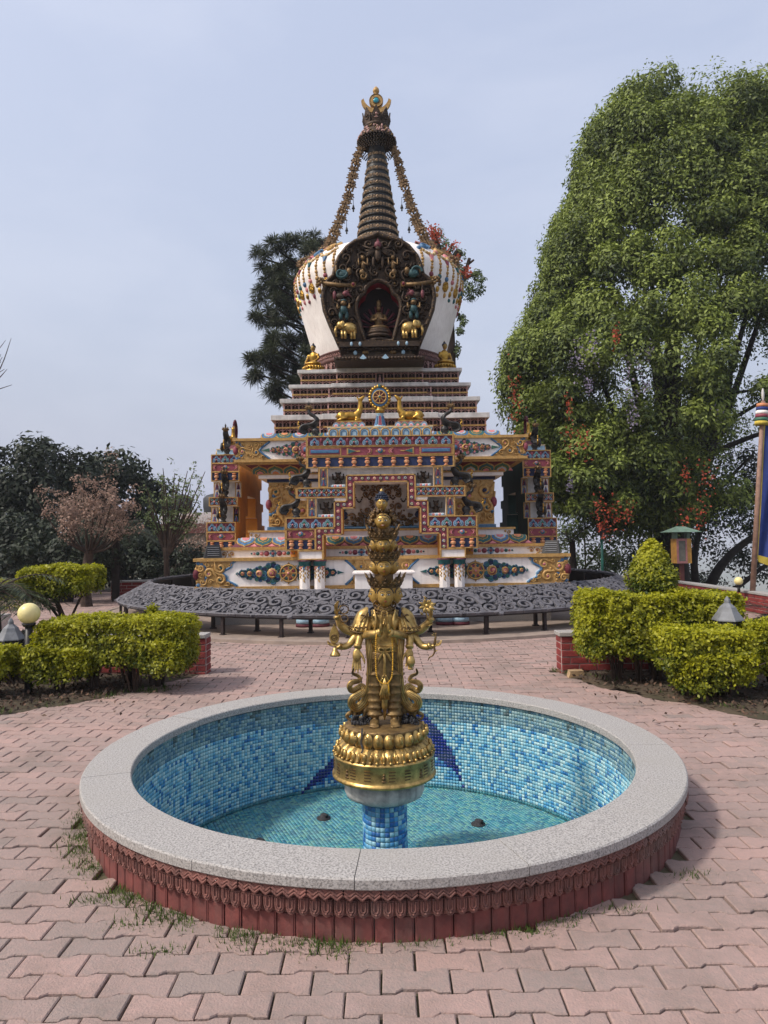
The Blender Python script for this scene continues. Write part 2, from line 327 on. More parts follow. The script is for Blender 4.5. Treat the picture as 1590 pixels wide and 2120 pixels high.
# water: clear, only the mirror of its surface and a slight tint
wm = bpy.data.materials.new('water'); wm.use_nodes = True; n = wm.node_tree.nodes; l = wm.node_tree.links; n.remove(n['Principled BSDF'])
tp = n.new('ShaderNodeBsdfTransparent'); tp.inputs[0].default_value = (.80, .93, .90, 1); gl = n.new('ShaderNodeBsdfGlossy'); gl.inputs['Roughness'].default_value = .03
fr_ = n.new('ShaderNodeFresnel'); fr_.inputs[0].default_value = 1.33; ms_ = n.new('ShaderNodeMixShader'); nz = n.new('ShaderNodeTexNoise'); nz.inputs['Scale'].default_value = 5
bp = n.new('ShaderNodeBump'); bp.inputs['Strength'].default_value = .04; l.new(nz.outputs['Fac'], bp.inputs['Height']); l.new(bp.outputs[0], gl.inputs['Normal'])
l.new(fr_.outputs[0], ms_.inputs[0]); l.new(tp.outputs[0], ms_.inputs[1]); l.new(gl.outputs[0], ms_.inputs[2]); l.new(ms_.outputs[0], n['Material Output'].inputs[0]); MATS['water'] = wm
# ------------------------------------------------------------------ ground, pavement
FC = Vector((-.021, 4.364, 0)); FR = 1.736; SC = Vector((-.05, 15.9, 0)); RC = Vector((-.03, 16.7, 0))
def rect_hit(th, x0, x1, y0, y1, c):
    dx, dy = math.cos(th), math.sin(th); t = 1e9
    if dx > 1e-9: t = min(t, (x1 - c[0]) / dx)
    if dx < -1e-9: t = min(t, (x0 - c[0]) / dx)
    if dy > 1e-9: t = min(t, (y1 - c[1]) / dy)
    if dy < -1e-9: t = min(t, (y0 - c[1]) / dy)
    return c[0] + dx * t, c[1] + dy * t
NA = 96; angs = sorted(set([2 * PI * i / NA for i in range(NA)] + [math.atan2(y - FC.y, x - FC.x) % (2 * PI) for x in (-14, 8.1) for y in (-3, 27)])); NA = len(angs)
def strip(rings, m, name):
    b = MB(); k = len(rings)
    b.add([p for r in rings for p in r], [(j * NA + i, j * NA + (i + 1) % NA, (j + 1) * NA + (i + 1) % NA, (j + 1) * NA + i) for j in range(k - 1) for i in range(NA)], m)
    return b.build(name, kind='structure')
r0 = [(FC.x + 1.6 * math.cos(a), FC.y + 1.6 * math.sin(a), -.018) for a in angs]
r1 = [(*rect_hit(a, -14, 8.1, -3, 27, FC), -.018) for a in angs]
pavement = strip([r0, r1], 'joint', 'pavement')
def midr(a):
    k = max(0., min(1., (math.cos(a - R(20)) + .15) / .6)); x, y = rect_hit(a, -60, 16, -40, 60, FC); return (x, y, -.2 - 5 * k)
def outr(a):
    return (FC.x + 7000 * math.cos(a), FC.y + 7000 * math.sin(a), -90.)
def farm(a):
    k = max(0., min(1., (math.cos(a - R(20)) + .15) / .6)); return (FC.x + 160 * math.cos(a), FC.y + 160 * math.sin(a), -1. - 60 * k)
strip([[(x, y, -.04) for x, y, z in r1], [midr(a) for a in angs]], 'terrain', 'ground')
strip([[(x, y, z - .02) for x, y, z in [midr(a) for a in angs]], [farm(a) for a in angs], [outr(a) for a in angs]], 'valley', 'hillside')
# concrete apron round the stupa, with a raised edge
b = MB(); b.lathe([(.01, .03), (6.32, .03), (6.33, .045), (6.45, .045), (6.46, -.02)], RC, 96, 'concrete', sm=False); apron = b.build('apron', kind='structure')

PW, RP = .238, .116
def paver_pts(gx=.0036, gy=.0042, a=.0085, s=.012):
    L = PW / 2 - gx; q = PW / 4; h = RP / 2 - gy
    top = [(-L, h + a), (-q - s, h + a), (-q + s, h - a), (q - s, h - a), (q + s, h + a), (L, h + a)]
    return top + [(x, -y) for x, y in top[::-1]]
PP = np.array(paver_pts()[::-1]); PI_ = PP * np.array([1 - .0045 / PW * 2, 1 - .0042 / RP * 2])
LB = [(-16, 4.6), (-3.6, 6.2), (-2.86, 6.9), (-2.25, 8.0), (-2.1, 8.35), (-16, 8.35)]
RB = [(1.95, 7.8), (2.2, 7.1), (2.67, 6.4), (3.2, 5.65), (9, 3.6), (9, 8.05), (1.95, 8.05)]
def inside(x, y, poly):
    c = False; j = len(poly) - 1
    for i in range(len(poly)):
        if (poly[i][1] > y) != (poly[j][1] > y) and x < (poly[j][0] - poly[i][0]) * (y - poly[i][1]) / (poly[j][1] - poly[i][1]) + poly[i][0]: c = not c
        j = i
    return c
cells = []
for k in range(int(1.3 / RP), int(24 / RP)):
    y = k * RP
    for i in range(-60, 62):
        x = i * PW + (PW / 2 if k % 2 else 0) - .03
        if abs(x) > .62 * y + .8 or x < -12 or x > 7.3: continue
        rf = math.hypot(x - FC.x, y - FC.y); rs = math.hypot(x - RC.x, y - RC.y)
        if rf < 1.648 or rs < 6.33: continue
        if inside(x, y - .15, LB) and inside(x, y, LB) or inside(x, y - .15, RB) and inside(x, y, RB): continue
        cells.append((x, y))
cells.sort(key=lambda c: c[1])
def paver_arr(x, y, far):
    th = random.gauss(0, .006); c, s = math.cos(th), math.sin(th); dz = random.gauss(0, .0022); tx, ty = random.gauss(0, .008), random.gauss(0, .01)
    dx, dy = random.gauss(0, .001), random.gauss(0, .001)
    def ring(P, z):
        q = P @ np.array([[c, s], [-s, c]]); return np.column_stack([q[:, 0] + x + dx, q[:, 1] + y + dy, z + dz + q[:, 0] * tx + q[:, 1] * ty])
    return [ring(PI_, 0.), ring(PP, -.0038)] + ([] if far else [ring(PP, -.034)])
def paver_tint(x, y):
    d = math.hypot(x - FC.x, y - FC.y); v = random.gauss(.22, .18)
    if x < .6 and y < 4.5: v += .3 * max(0, 1 - abs(d - 2.0) / .7)
    return v
inframe = [c for c in cells if abs(c[0]) < .565 * c[1] and c[1] > 2.1]
near = set(inframe[:300])
SIDE = [(i, (i + 1) % 12, 12 + (i + 1) % 12, 12 + i) for i in range(12)]
V = []; FT = []; tints = []; off = 0
for c in cells:
    far = c[1] > 7.5; rg = paver_arr(*c, far and c not in near); t = paver_tint(*c)
    if c in near:
        me = bpy.data.meshes.new('paver'); v = np.vstack(rg) - np.array([c[0], c[1], 0]); me.from_pydata([tuple(q) for q in v], [], [tuple(range(12))[::-1]] + SIDE + [tuple(12 + i for i in f) for f in SIDE])
        a = me.attributes.new('tint', 'FLOAT', 'FACE'); a.data.foreach_set('value', [t] * len(me.polygons)); me.materials.append(MATS['paver']); me.update()
        put('paver', me, pavement, TR(c[0], c[1], 0)); continue
    V.append(np.vstack(rg)); fs = [tuple(range(12))[::-1]] + SIDE + ([] if far else [tuple(12 + i for i in f) for f in SIDE])
    FT.extend([tuple(i + off for i in f) for f in fs]); tints.extend([t] * len(fs)); off += 12 * len(rg)
me = bpy.data.meshes.new('paver'); me.from_pydata(np.vstack(V).tolist(), [], FT); a = me.attributes.new('tint', 'FLOAT', 'FACE'); a.data.foreach_set('value', tints)
me.materials.append(MATS['paver']); me.update(); put('paver_field', me, pavement, Matrix.Identity(4), kind='stuff')

# garden beds: slightly mounded soil
def bed(name, poly, z=.012):
    b = MB(); n = len(poly); cx = sum(p[0] for p in poly) / n; cy = sum(p[1] for p in poly) / n
    pts = []
    for i in range(n):
        p, q = poly[i], poly[(i + 1) % n]; L = max(1, int(math.hypot(q[0] - p[0], q[1] - p[1]) / .12)); 
        for k in range(L):
            t = k / L; w = .05 * math.sin(7.3 * (p[0] + t * 9) + i) if L > 2 else 0; pts.append((p[0] + (q[0] - p[0]) * t + random.gauss(0, .025), p[1] + (q[1] - p[1]) * t + w - .06 * (q[1] != 8.35 and q[1] != 8.05) + random.gauss(0, .025)))
    m = len(pts); vs = [(x, y, .0015) for x, y in pts] + [(cx + (x - cx) * .96, cy + (y - cy) * .92, z + .008) for x, y in pts]
    b.add(vs, [(i, (i + 1) % m, m + (i + 1) % m, m + i) for i in range(m)] + [tuple(range(m, 2 * m))], 'soil', True); return b.build(name, kind='structure')
bed('garden_bed', LB); bed('garden_bed', RB)

# ------------------------------------------------------------------ fountain
RIMZ = .25; WALLR = 1.69; INR = 1.50; FLOORZ = -.53
fountain = thing('fountain_basin', FC, 'round fountain basin with granite rim, red clay sides and blue mosaic inside', 'fountain')
T0 = Matrix.Translation(FC)
def arc_slab(ri, ro, z0, z1, a0, a1, n, m, ch=.006):
    b = MB(); prof = [(ri, z0), (ri, z1 - ch), (ri + ch, z1), (ro - ch, z1), (ro, z1 - ch), (ro, z0 + ch), (ro - ch, z0)]; k = len(prof)
    vs = [(r * math.cos(a0 + (a1 - a0) * i / n), r * math.sin(a0 + (a1 - a0) * i / n), z) for i in range(n + 1) for r, z in prof]
    fs = [(i * k + j, i * k + (j + 1) % k, (i + 1) * k + (j + 1) % k, (i + 1) * k + j) for i in range(n) for j in range(k)] + [tuple(range(k))[::-1], tuple(range(n * k, n * k + k))]
    b.add(vs, fs, m); return b
sl = arc_slab(1.477, FR, .204, RIMZ, .0009, 2 * PI / 16 - .0009, 12, 'granite').mesh('rim_slab')
for i in range(16): put('rim_slab', sl, fountain, T0 @ Matrix.Translation((0, 0, random.gauss(0, .0012))) @ Matrix.Rotation(R(-93.6 + 22.5 * i), 4, 'Z'))
b = MB(); b.lathe([(1.506, FLOORZ), (1.506, .203), (1.668, .203), (1.668, -.03), (1.60, -.03), (1.60, -.6)], FC, 128, 'grout'); b.build('wall_core', fountain)
fr = Fr((0, 0, 0)); da = 2 * PI / 140
def cyl(b, r0=WALLR):
    "bend a flat piece round the basin"
    b.v = [((r0 - y - 0.) * math.sin(x / r0), -(r0 - y) * math.cos(x / r0), z) for x, y, z in b.v]; return b
tiles = []
for q in range(4):
    b = MB(); w = da * WALLR / 2 - .0022; k = random.uniform(.6, 1)
    b.fbox(fr, -w, w, -.03, .092 + random.gauss(0, .002), -.02, .003, 'redclay'); b.fbox(fr, -w + .004, w - .004, -.025, .088, .003, .003 + .004 * k, 'redclay', .003); tiles.append(cyl(b).mesh('wall_tile'))
for i in range(140): put('wall_tile', random.choice(tiles), fountain, T0 @ Matrix.Rotation(da * i, 4, 'Z') @ Matrix.Scale(1 + random.gauss(0, .0012), 4))
dn = 2 * PI / 77; W3 = dn * WALLR - .003
b = MB(); b.fbox(fr, -W3 / 2, W3 / 2, .094, .160, -.02, .008, 'redtrim'); b.fbox(fr, -W3 / 2, W3 / 2, .118, .160, .008, .017, 'redtrim')
for j in range(3):
    u = (j - 1) * W3 / 3; r = W3 / 6 - .001
    pts = [(u - r, .160), (u - r, .122)] + [(u + r * math.cos(t), .122 + .030 * math.sin(t)) for t in np.linspace(PI, 2 * PI, 9)[1:-1]] + [(u + r, .122), (u + r, .160)]
    b.poly(fr, pts[::-1] if False else pts, .008, .022, 'redtrim', .05)
    for kk, hh in ((.74, .027), (.38, .029)):
        b.ribbon(fr, [(u - r * kk, .154)] + [(u + r * kk * math.cos(t), .124 + .026 * kk * math.sin(t)) for t in np.linspace(PI, 2 * PI, 9)] + [(u + r * kk, .154)], .004, .018, hh, 'redtrim')
    b.dome(fr, u, .108, .005, .024, .010, 'redtrim', 6)
scal = cyl(b).mesh('scallop_tile')
b = MB(); b.fbox(fr, -W3 / 2, W3 / 2, .162, .2035, -.02, .016, 'redtrim')
xs = np.linspace(-W3 / 2, W3 / 2, 25); tri = lambda x: abs(((x / (W3 / 3) + .5) % 1) - .5) * 2
b.poly(fr, [(x, .158 + .020 * tri(x)) for x in xs] + [(W3 / 2, .202), (-W3 / 2, .202)], .012, .034, 'redtrim', .0)
for dz, hh in ((.008, .042), (.020, .040)): b.ribbon(fr, [(x, .159 + dz + .019 * tri(x)) for x in xs], .005, .032, hh, 'redtrim')
wav = cyl(b).mesh('wave_tile')
for i in range(77):
    put('scallop_tile', scal, fountain, T0 @ Matrix.Rotation(dn * i + .01, 4, 'Z') @ Matrix.Scale(1 + random.gauss(0, .001), 4))
    put('wave_tile', wav, fountain, T0 @ Matrix.Rotation(dn * i + .035, 4, 'Z') @ Matrix.Scale(1 + random.gauss(0, .0012), 4))
def mosaic(name, C, Uv, Wv, Nv, su, sw, cols, parent, th=.0028):
    "tiles as small bevelled plates: centre, directions, half sizes"
    n = len(C); V = np.empty((n, 8, 3))
    for k, (a, c) in enumerate(((-1, -1), (1, -1), (1, 1), (-1, 1))):
        V[:, k] = C + Uv * (a * su)[:, None] + Wv * (c * sw)[:, None] - Nv * th
        V[:, 4 + k] = C + Uv * (a * (su - .0012))[:, None] + Wv * (c * (sw - .0012))[:, None] + Nv * RNG.normal(0, .0003, (n, 1))
    base = np.arange(n)[:, None] * 8
    Q = np.concatenate([base + np.array([[4, 5, 6, 7]])] + [base + np.array([[i, (i + 1) % 4, 4 + (i + 1) % 4, 4 + i]]) for i in range(4)])
    cc = np.concatenate([cols] * 5); return bulk(name, V.reshape(-1, 3), Q, 'mosaic', parent, cols=np.column_stack([cc, np.ones(len(cc))]), kind='stuff')
def pal(*cs): return np.array([lin(c) for c in cs])
NT = 377; NR = 29; th, zz = np.meshgrid(np.arange(NT) * 2 * PI / NT, FLOORZ + .0125 + np.arange(NR) * .0250); th = th.ravel(); zz = zz.ravel(); nT = len(th)
Nn = np.column_stack([-np.cos(th), -np.sin(th), 0 * th]); Uu = np.column_stack([-np.sin(th), np.cos(th), 0 * th]); Ww = np.tile([0, 0, 1.], (nT, 1))
C = np.column_stack([FC.x + 1.5 * np.cos(th), FC.y + 1.5 * np.sin(th), zz])
lowp = pal((172, 208, 214), (140, 192, 208), (104, 170, 200), (66, 138, 188), (42, 108, 166)); topp = pal((140, 168, 172), (112, 148, 160), (92, 132, 152), (70, 112, 140), (120, 150, 152))
r1_ = RNG.random(nT); idx = np.where(r1_ < .28, 0, np.where(r1_ < .60, 1, np.where(r1_ < .82, 2, np.where(r1_ < .95, 3, 4)))); dk = RNG.random(nT) < np.clip((-zz - .25) * 1.2, 0, .5); idx = np.where(dk, np.maximum(idx, 2), idx)
cols = np.where((zz > .02 + .03 * np.sin(th * 3))[:, None], topp[RNG.integers(0, 5, nT)], lowp[idx])
cols = np.where((zz < FLOORZ + .03)[:, None], pal((70, 130, 140), (50, 110, 125))[RNG.integers(0, 2, nT)], cols)
ss = PI / 2 - th; so = [-.47, -.40, -.30, -.2, 0, .22, .33, .40, .44]; zo = [-.52, -.40, -.30, -.10, .12, .06, -.10, -.30, -.50]; si = [-.47, -.36, -.26, -.12, .08, .26, .34, .40, .44]; zi = [-.53, -.45, -.36, -.34, -.30, -.26, -.33, -.40, -.52]
isd = (np.abs(ss + .015) < .455) & (zz < np.interp(ss, so, zo)) & (zz > np.interp(ss, si, zi))
cols = np.where(isd[:, None], pal((18, 34, 116), (24, 44, 130), (16, 30, 100))[RNG.integers(0, 3, nT)], cols)
belly = (np.abs(ss + .015) < .455) & (zz <= np.interp(ss, si, zi)) & (zz > FLOORZ + .06) & (zz > -.5 + .25 * np.abs(ss + .28)) & (RNG.random(nT) < .75)
cols = np.where(belly[:, None], pal((28, 96, 168), (40, 112, 176), (24, 76, 150))[RNG.integers(0, 3, nT)], cols)
mold = (zz > .13) & (np.sin(th * 31 + 2 * np.sin(th * 7)) > .8) & (RNG.random(nT) < .55); cols = np.where(mold[:, None], pal((84, 102, 104), (60, 76, 80))[RNG.integers(0, 2, nT)], cols)
mosaic('mosaic_wall', C, Uu, Ww, Nn, np.full(nT, .0114), np.full(nT, .0114), cols, fountain)
g = np.arange(-62, 63) * .025; gx, gy = np.meshgrid(g, g); gx = gx.ravel(); gy = gy.ravel(); ok = np.hypot(gx, gy) < 1.492; gx = gx[ok]; gy = gy[ok]; ca, sa = math.cos(R(24)), math.sin(R(24)); nf = len(gx)
C = np.column_stack([FC.x + gx * ca - gy * sa, FC.y + gx * sa + gy * ca, np.full(nf, FLOORZ + .004)])
mosaic('mosaic_floor', C, np.tile([ca, sa, 0], (nf, 1)), np.tile([-sa, ca, 0], (nf, 1)), np.tile([0, 0, 1.], (nf, 1)), np.full(nf, .0114), np.full(nf, .0114), pal((60, 130, 142), (88, 150, 154), (48, 108, 130), (100, 154, 146), (72, 134, 152))[RNG.integers(0, 5, nf)], fountain)
b = MB(); b.lathe([(.001, FLOORZ), (1.505, FLOORZ)], FC, 96, 'grout'); b.build('basin_floor', fountain)
# column and its cap
ncol = 30; th, zz = np.meshgrid(np.arange(ncol) * 2 * PI / ncol, FLOORZ + .0145 + np.arange(17) * .029); th = th.ravel(); zz = zz.ravel(); k = len(th)
mosaic('mosaic_column', np.column_stack([FC.x + .1385 * np.cos(th), FC.y + .1385 * np.sin(th), zz]), np.column_stack([-np.sin(th), np.cos(th), 0 * th]), np.tile([0, 0, 1.], (k, 1)), np.column_stack([np.cos(th), np.sin(th), 0 * th]), np.full(k, .0133), np.full(k, .0133),
       pal((112, 172, 208), (74, 146, 200), (46, 116, 186), (150, 196, 214), (30, 92, 164))[RNG.integers(0, 5, k)], fountain)
b = MB(); b.lathe([(.1355, FLOORZ), (.1355, -.05)], FC, 40, 'grout'); b.build('column', fountain)
b = MB(); b.lathe([(.13, -.07), (.20, -.066), (.236, -.048), (.247, -.02), (.25, .068), (.1, .069)], FC, 64, 'capcrete'); b.build('column_cap', fountain)
for px, py in ((670, 1690), (990, 1702), (537, 1742)):
    a = at(px, py, 1.); k = (FLOORZ + .02 - EYE) / (a.z - EYE); x, y = a.x * k, k
    b = MB(); b.lathe([(.001, .035), (.022, .032), (.03, .012), (.05, .006), (.052, 0)], (x, y, FLOORZ + .006), 16, 'soot'); b.tube([(x, y, FLOORZ + .03), (x + .03, y - .02, FLOORZ + .03)], .014, 8, 'soot'); b.build('floor_fitting', fountain)
# grass along the foot of the basin
P = []; 
for i in range(5200):
    a = R(random.uniform(-172, -60)); t = (math.degrees(a) + 172) / 112; w = .5 + .5 * math.sin(a * 23) * math.sin(a * 9.1 + 1)
    if random.random() > w * (1.25 if t < .72 else .35): continue
    r = WALLR + .012 + abs(random.gauss(0, .045)) * (1.2 if t < .7 else .5); P.append((FC.x + r * math.cos(a), FC.y + r * math.sin(a), -.006))
for i in range(500):
    cx_, cy_ = random.choice([(-1.25, 3.0), (-1.02, 2.8), (-.85, 2.62), (.95, 2.87), (.55, 2.70), (1.35, 3.15), (.7, 2.78)]); P.append((cx_ + random.gauss(0, .05), cy_ + random.gauss(0, .02), -.006))
P = np.array(P); V, Q = leaf_arrays(P, np.tile([0., -.3, .2], (len(P), 1)), .020, .22, .8); 
V[2::4, 2] = np.abs(V[2::4, 2]) + .007; V[1::4, 2] = np.maximum(V[1::4, 2], .004); V[3::4, 2] = np.maximum(V[3::4, 2], .004)
bulk('grass', V, Q, 'grassblade', tint=RNG.random(len(Q)) * .8, kind='stuff', label='short green grass growing along the foot of the fountain', cat='grass')
# ------------------------------------------------------------------ lotus pedestal and the gilded statue
SY = FC.y
def S(px, py, dy=0.): return at(px, py, SY + dy)
ped = thing('lotus_pedestal', (FC.x, FC.y, .07), 'round brass lotus pedestal on the fountain column', 'pedestal')
c0 = Vector((FC.x, FC.y, 0))
b = MB(); b.lathe([(.10, .069), (.312, .069), (.322, .076), (.322, .088), (.312, .094), (.309, .10), (.309, .19), (.315, .196), (.316, .206), (.306, .212)], c0, 72, 'brass'); b.lathe([(.306, .212), (.27, .222), (.235, .262), (.222, .28), (.232, .288), (.238, .31), (.238, .36), (.243, .372), (.236, .378), (.001, .376)], c0, 72, 'patina_shade'); b.build('drum', ped)  # tarnish tone behind the petals, with gap darkness painted in
def petal_mesh(name, w, h, tip, lean0, lean1, up=1):
    "bulged lotus petal with a raised jewel; local x right, z up, -y outward"
    b = MB(); nu, nv = 9, 8; vs = []
    for j in range(nv + 1):
        t = j / nv; half = w / 2 * (math.sin(PI * (.22 + .68 * t)) ** .7) * (1 - .0 * t) if t < .98 else w * .04
        for i in range(nu):
            s = -1 + 2 * i / (nu - 1); rim = .012 if abs(s) > .85 else 0
            o = .03 * (1 - s * s) * math.sin(PI * min(1, .15 + .9 * t)) + rim * .35
            y = -(lean0 + (lean1 - lean0) * t + o); vs.append((half * s, y, up * h * t))
    b.add(vs, [(j * nu + i, j * nu + i + 1, (j + 1) * nu + i + 1, (j + 1) * nu + i) for j in range(nv) for i in range(nu - 1)], 'brass', True)
    for sd3 in (0, nu - 1): b.tube([vs[j * nu + sd3] for j in range(nv + 1)], .0028, 5, 'patina_shade')
    b.ell((0, -(lean0 + lean1) / 2 - .028, up * h * .52), (w * .2, .016, h * .30), 'brass', 10, 8)
    b.ell((0, -(lean0 * .3 + lean1 * .7) - .032, up * h * .72), (w * .13, .012, h * .10), 'brass', 8, 6)
    return b.mesh(name)
pu = petal_mesh('petal', .064, .088, 1, .005, .0, 1); pl = petal_mesh('petal', .076, .095, 1, .0, .075, -1); pb = petal_mesh('petal', .05, .086, 1, -.004, .066, -1)
for i in range(24):
    a = 2 * PI * (i + .5) / 24
    put('petal', pu, ped, Matrix.Translation((c0.x, c0.y, .288)) @ Matrix.Rotation(a, 4, 'Z') @ Matrix.Translation((0, -.236, 0)))
    put('petal', pl, ped, Matrix.Translation((c0.x, c0.y, .290)) @ Matrix.Rotation(a, 4, 'Z') @ Matrix.Translation((0, -.226, 0)))
    put('petal', pb, ped, Matrix.Translation((c0.x, c0.y, .284)) @ Matrix.Rotation(a + PI / 24, 4, 'Z') @ Matrix.Translation((0, -.226, 0)))
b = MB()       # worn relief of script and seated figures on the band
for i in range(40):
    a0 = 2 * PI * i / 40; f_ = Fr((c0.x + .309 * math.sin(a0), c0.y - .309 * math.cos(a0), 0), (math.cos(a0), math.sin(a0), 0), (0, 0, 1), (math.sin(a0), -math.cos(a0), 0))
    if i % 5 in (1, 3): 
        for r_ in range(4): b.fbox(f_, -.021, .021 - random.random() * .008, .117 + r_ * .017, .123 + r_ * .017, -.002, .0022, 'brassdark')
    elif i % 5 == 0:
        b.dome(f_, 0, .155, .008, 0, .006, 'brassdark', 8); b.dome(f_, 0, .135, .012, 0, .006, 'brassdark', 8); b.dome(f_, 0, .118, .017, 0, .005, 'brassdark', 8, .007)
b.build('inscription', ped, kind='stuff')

statue = thing('deity_statue', (FC.x, FC.y, .376), 'gilded standing statue with stacked heads and eight arms in the fountain', 'statue')
def organic(b, name, vox, parent=statue, it=4):
    "fuse the modelled volumes into one continuous cast surface"
    o = b.build(name, parent); r = o.modifiers.new('cast', 'REMESH'); r.mode = 'VOXEL'; r.voxel_size = vox; r.use_smooth_shade = True
    s = o.modifiers.new('soften', 'SMOOTH'); s.iterations = it; s.factor = .5; return o
X0 = 796.5
def mir(px): return 2 * 795.5 - px
b = MB()
b.tube([S(X0, 1362, -.01), S(X0, 1350, -.01), S(X0, 1332, -.012), S(X0, 1310), S(X0, 1288), S(X0, 1271), S(X0, 1262), S(X0, 1250, -.01), S(X0, 1235, -.01)],
       [.085, .088, .082, .098, .118, .118, .07, .036, .036], 20, 'brass', .68)
for s in (-1, 1):
    x = lambda v: X0 + s * v
    b.ell(S(x(34), 1276), (.05, .05, .045), 'brass'); b.ell(S(x(14), 1292, -.055), (.042, .022, .035), 'brass')
b.tube([S(X0 - 26, 1336, -.03), S(X0 - 12, 1341, -.07), S(X0, 1343, -.08), S(X0 + 12, 1341, -.07), S(X0 + 26, 1336, -.03)], .012, 8, 'brass')
organic(b, 'body', .0058)
b = MB(); b.tube([S(X0, 1402), S(X0, 1380), S(X0, 1360, -.005), S(X0, 1346, -.01)], [.10, .108, .104, .094], 20, 'patina_shade', .72)  # skirt and legs: patina brown plus the lower figure's shade as colour
for s in (-1, 1):
    x = lambda v: X0 + s * v
    b.tube([S(x(17), 1368), S(x(19), 1400, -.01), S(x(19), 1425, -.012), S(x(19), 1450, -.012), S(x(20), 1470, -.012), S(x(20), 1481, -.012)], [.06, .058, .052, .044, .043, .05], 16, 'patina_shade', .95)
    for yy, rr in ((1395, .06), (1418, .056), (1434, .05), (1450, .047), (1464, .046), (1478, .052)):
        b.tube([S(x(19) + 18 * math.cos(t), yy + 3 * math.sin(t), -.012 + .055 * math.sin(t)) if False else S(x(19), yy, -.012) + Vector((rr * math.cos(t), rr * .95 * math.sin(t), -.006 * math.sin(t))) for t in np.linspace(0, 2 * PI, 17)], .0065, 6, 'patina_shade', ref=(0, 0, 1))
    f0 = S(x(20), 1490, -.02); f0.z = .40; b.tube([f0 + Vector((0, 0, .05)), f0, f0 + Vector((s * .004, -.045, -.008)), f0 + Vector((s * .008, -.085, -.016))], [.026, .03, .03, .024], 12, 'patina_shade', .8, ref=(0, 0, 1))
    for k in range(5): b.tube([f0 + Vector((s * (.004 + (k - 2) * .0125), -.08, -.012)), f0 + Vector((s * (.006 + (k - 2) * .013), -.115 + abs(k - 1.2) * .005, -.017))], [.0085, .006], 7, 'patina_shade')
organic(b, 'skirt', .0058)
# robe falling behind the legs, with a ruffled foot
b = MB(); f_ = Fr((0, SY + .09, 0)); pts = [(757, 1345), (770, 1325), (823, 1325), (835, 1345), (839, 1420), (848, 1464), (858, 1472), (864, 1468), (873, 1474), (877, 1482), (868, 1489), (820, 1486), (772, 1486), (726, 1489), (717, 1482), (722, 1474), (730, 1468), (737, 1472), (746, 1464), (753, 1420)]
b.poly(f_, [(S(p[0], p[1], .06).x, S(p[0], p[1], .06).z) for p in pts[::-1]], 0, .05, 'patina_shade', .02)
for s in (-1, 1):
    for k, px in enumerate((27, 33, 39, 48, 58, 68)):
        yy = 1478 - (2 if k % 2 else -2); b.tube([S(X0 + s * (px - 7), 1440 - k * 2, .03), S(X0 + s * px, yy - 8, .02), S(X0 + s * (px + 5), yy + 6, .03)], [.006, .012, .008], 8, 'brass', .7)
    b.tube(smooth([S(X0 + s * v, y, .036) for v, y in ((36, 1463), (44, 1474), (54, 1470), (62, 1478), (72, 1474), (80, 1482), (72, 1490), (50, 1490), (30, 1492))], 4), .009, 8, 'brass')
organic(b, 'robe', .006)
b = MB()   # pleats, sash and bow of the skirt
for s in (-1, 1):
    for k in range(4): b.tube(smooth([S(X0 + s * (6 + 6 * k), 1350, -.075 + .012 * k), S(X0 + s * (12 + 5 * k), 1372 - 4 * k, -.085 + .012 * k), S(X0 + s * (26 + 2 * k), 1388 - 12 * k, -.06 + .01 * k)], 4), .0042, 6, 'brassdark')
    b.tube(smooth([S(X0, 1347, -.1), S(X0 + s * 8, 1341, -.11), S(X0 + s * 13, 1345, -.11), S(X0 + s * 8, 1350, -.11), S(X0, 1347, -.1)], 4), .005, 6, 'brass')
    b.tube(smooth([S(X0, 1349, -.1), S(X0 + s * 7, 1356, -.1), S(X0 + s * 13, 1368, -.095)], 4), [.004, .006, .007, .008, .008, .008, .008, .008, .006], 6, 'brass', .5)
    b.tube(smooth([S(X0 + s * 2, 1398, -.09), S(X0 + s * 9, 1414, -.08), S(X0 + s * 6, 1424, -.08), S(X0 + s * 10, 1440, -.08)], 4), .0055, 6, 'brass', .5)
b.tube([S(X0, 1349, -.09), S(X0, 1380, -.085), S(X0, 1400, -.08), S(X0, 1430, -.07), S(X0, 1460, -.05), S(X0, 1490, -.04)], [.008, .009, .012, .015, .02, .004], 10, 'brass', .5)
for k in range(5): b.tube([S(X0, 1402, -.085), S(X0 + (k - 2) * 3.2, 1432, -.085), S(X0 + (k - 2) * 4.2, 1448, -.075)], [.003, .004, .006], 6, 'brass')
b.build('sash', statue)
def scarf(s):
    P = [(732.5, 1384), (730.5, 1394), (742, 1400), (744.5, 1409), (729, 1413), (723.5, 1421), (728.5, 1430), (740, 1425), (748.5, 1421), (752.5, 1431), (742, 1439), (730.5, 1447), (728.5, 1459), (739, 1466), (752.5, 1456), (760, 1441), (765.5, 1420), (767, 1380), (764.5, 1350), (762, 1318)]
    Q = smooth([S(p[0] if s < 0 else mir(p[0]) + 3, p[1], -.03 + .02 * math.sin(i)) for i, p in enumerate(P)], 6); n = len(Q); w = lerpl([.005, .009, .012, .014, .017, .018, .018, .019, .021, .023, .023, .025, .026, .027, .028, .028, .026, .022, .021, .02], n)
    b = MB(); b.tube(Q, w, 12, 'brass', .34)
    for o in (-.45, 0, .45):
        L = []
        for i in range(n):
            t = (Q[min(n - 1, i + 1)] - Q[max(0, i - 1)]).normalized(); a = Vector((t.z, 0, -t.x)); L.append(Q[i] + a * w[i] * o + Vector((0, -w[i] * .31, 0)))
        b.tube(L, .0022, 5, 'brassdark')
    b.build('scarf', statue)
scarf(-1); scarf(1)
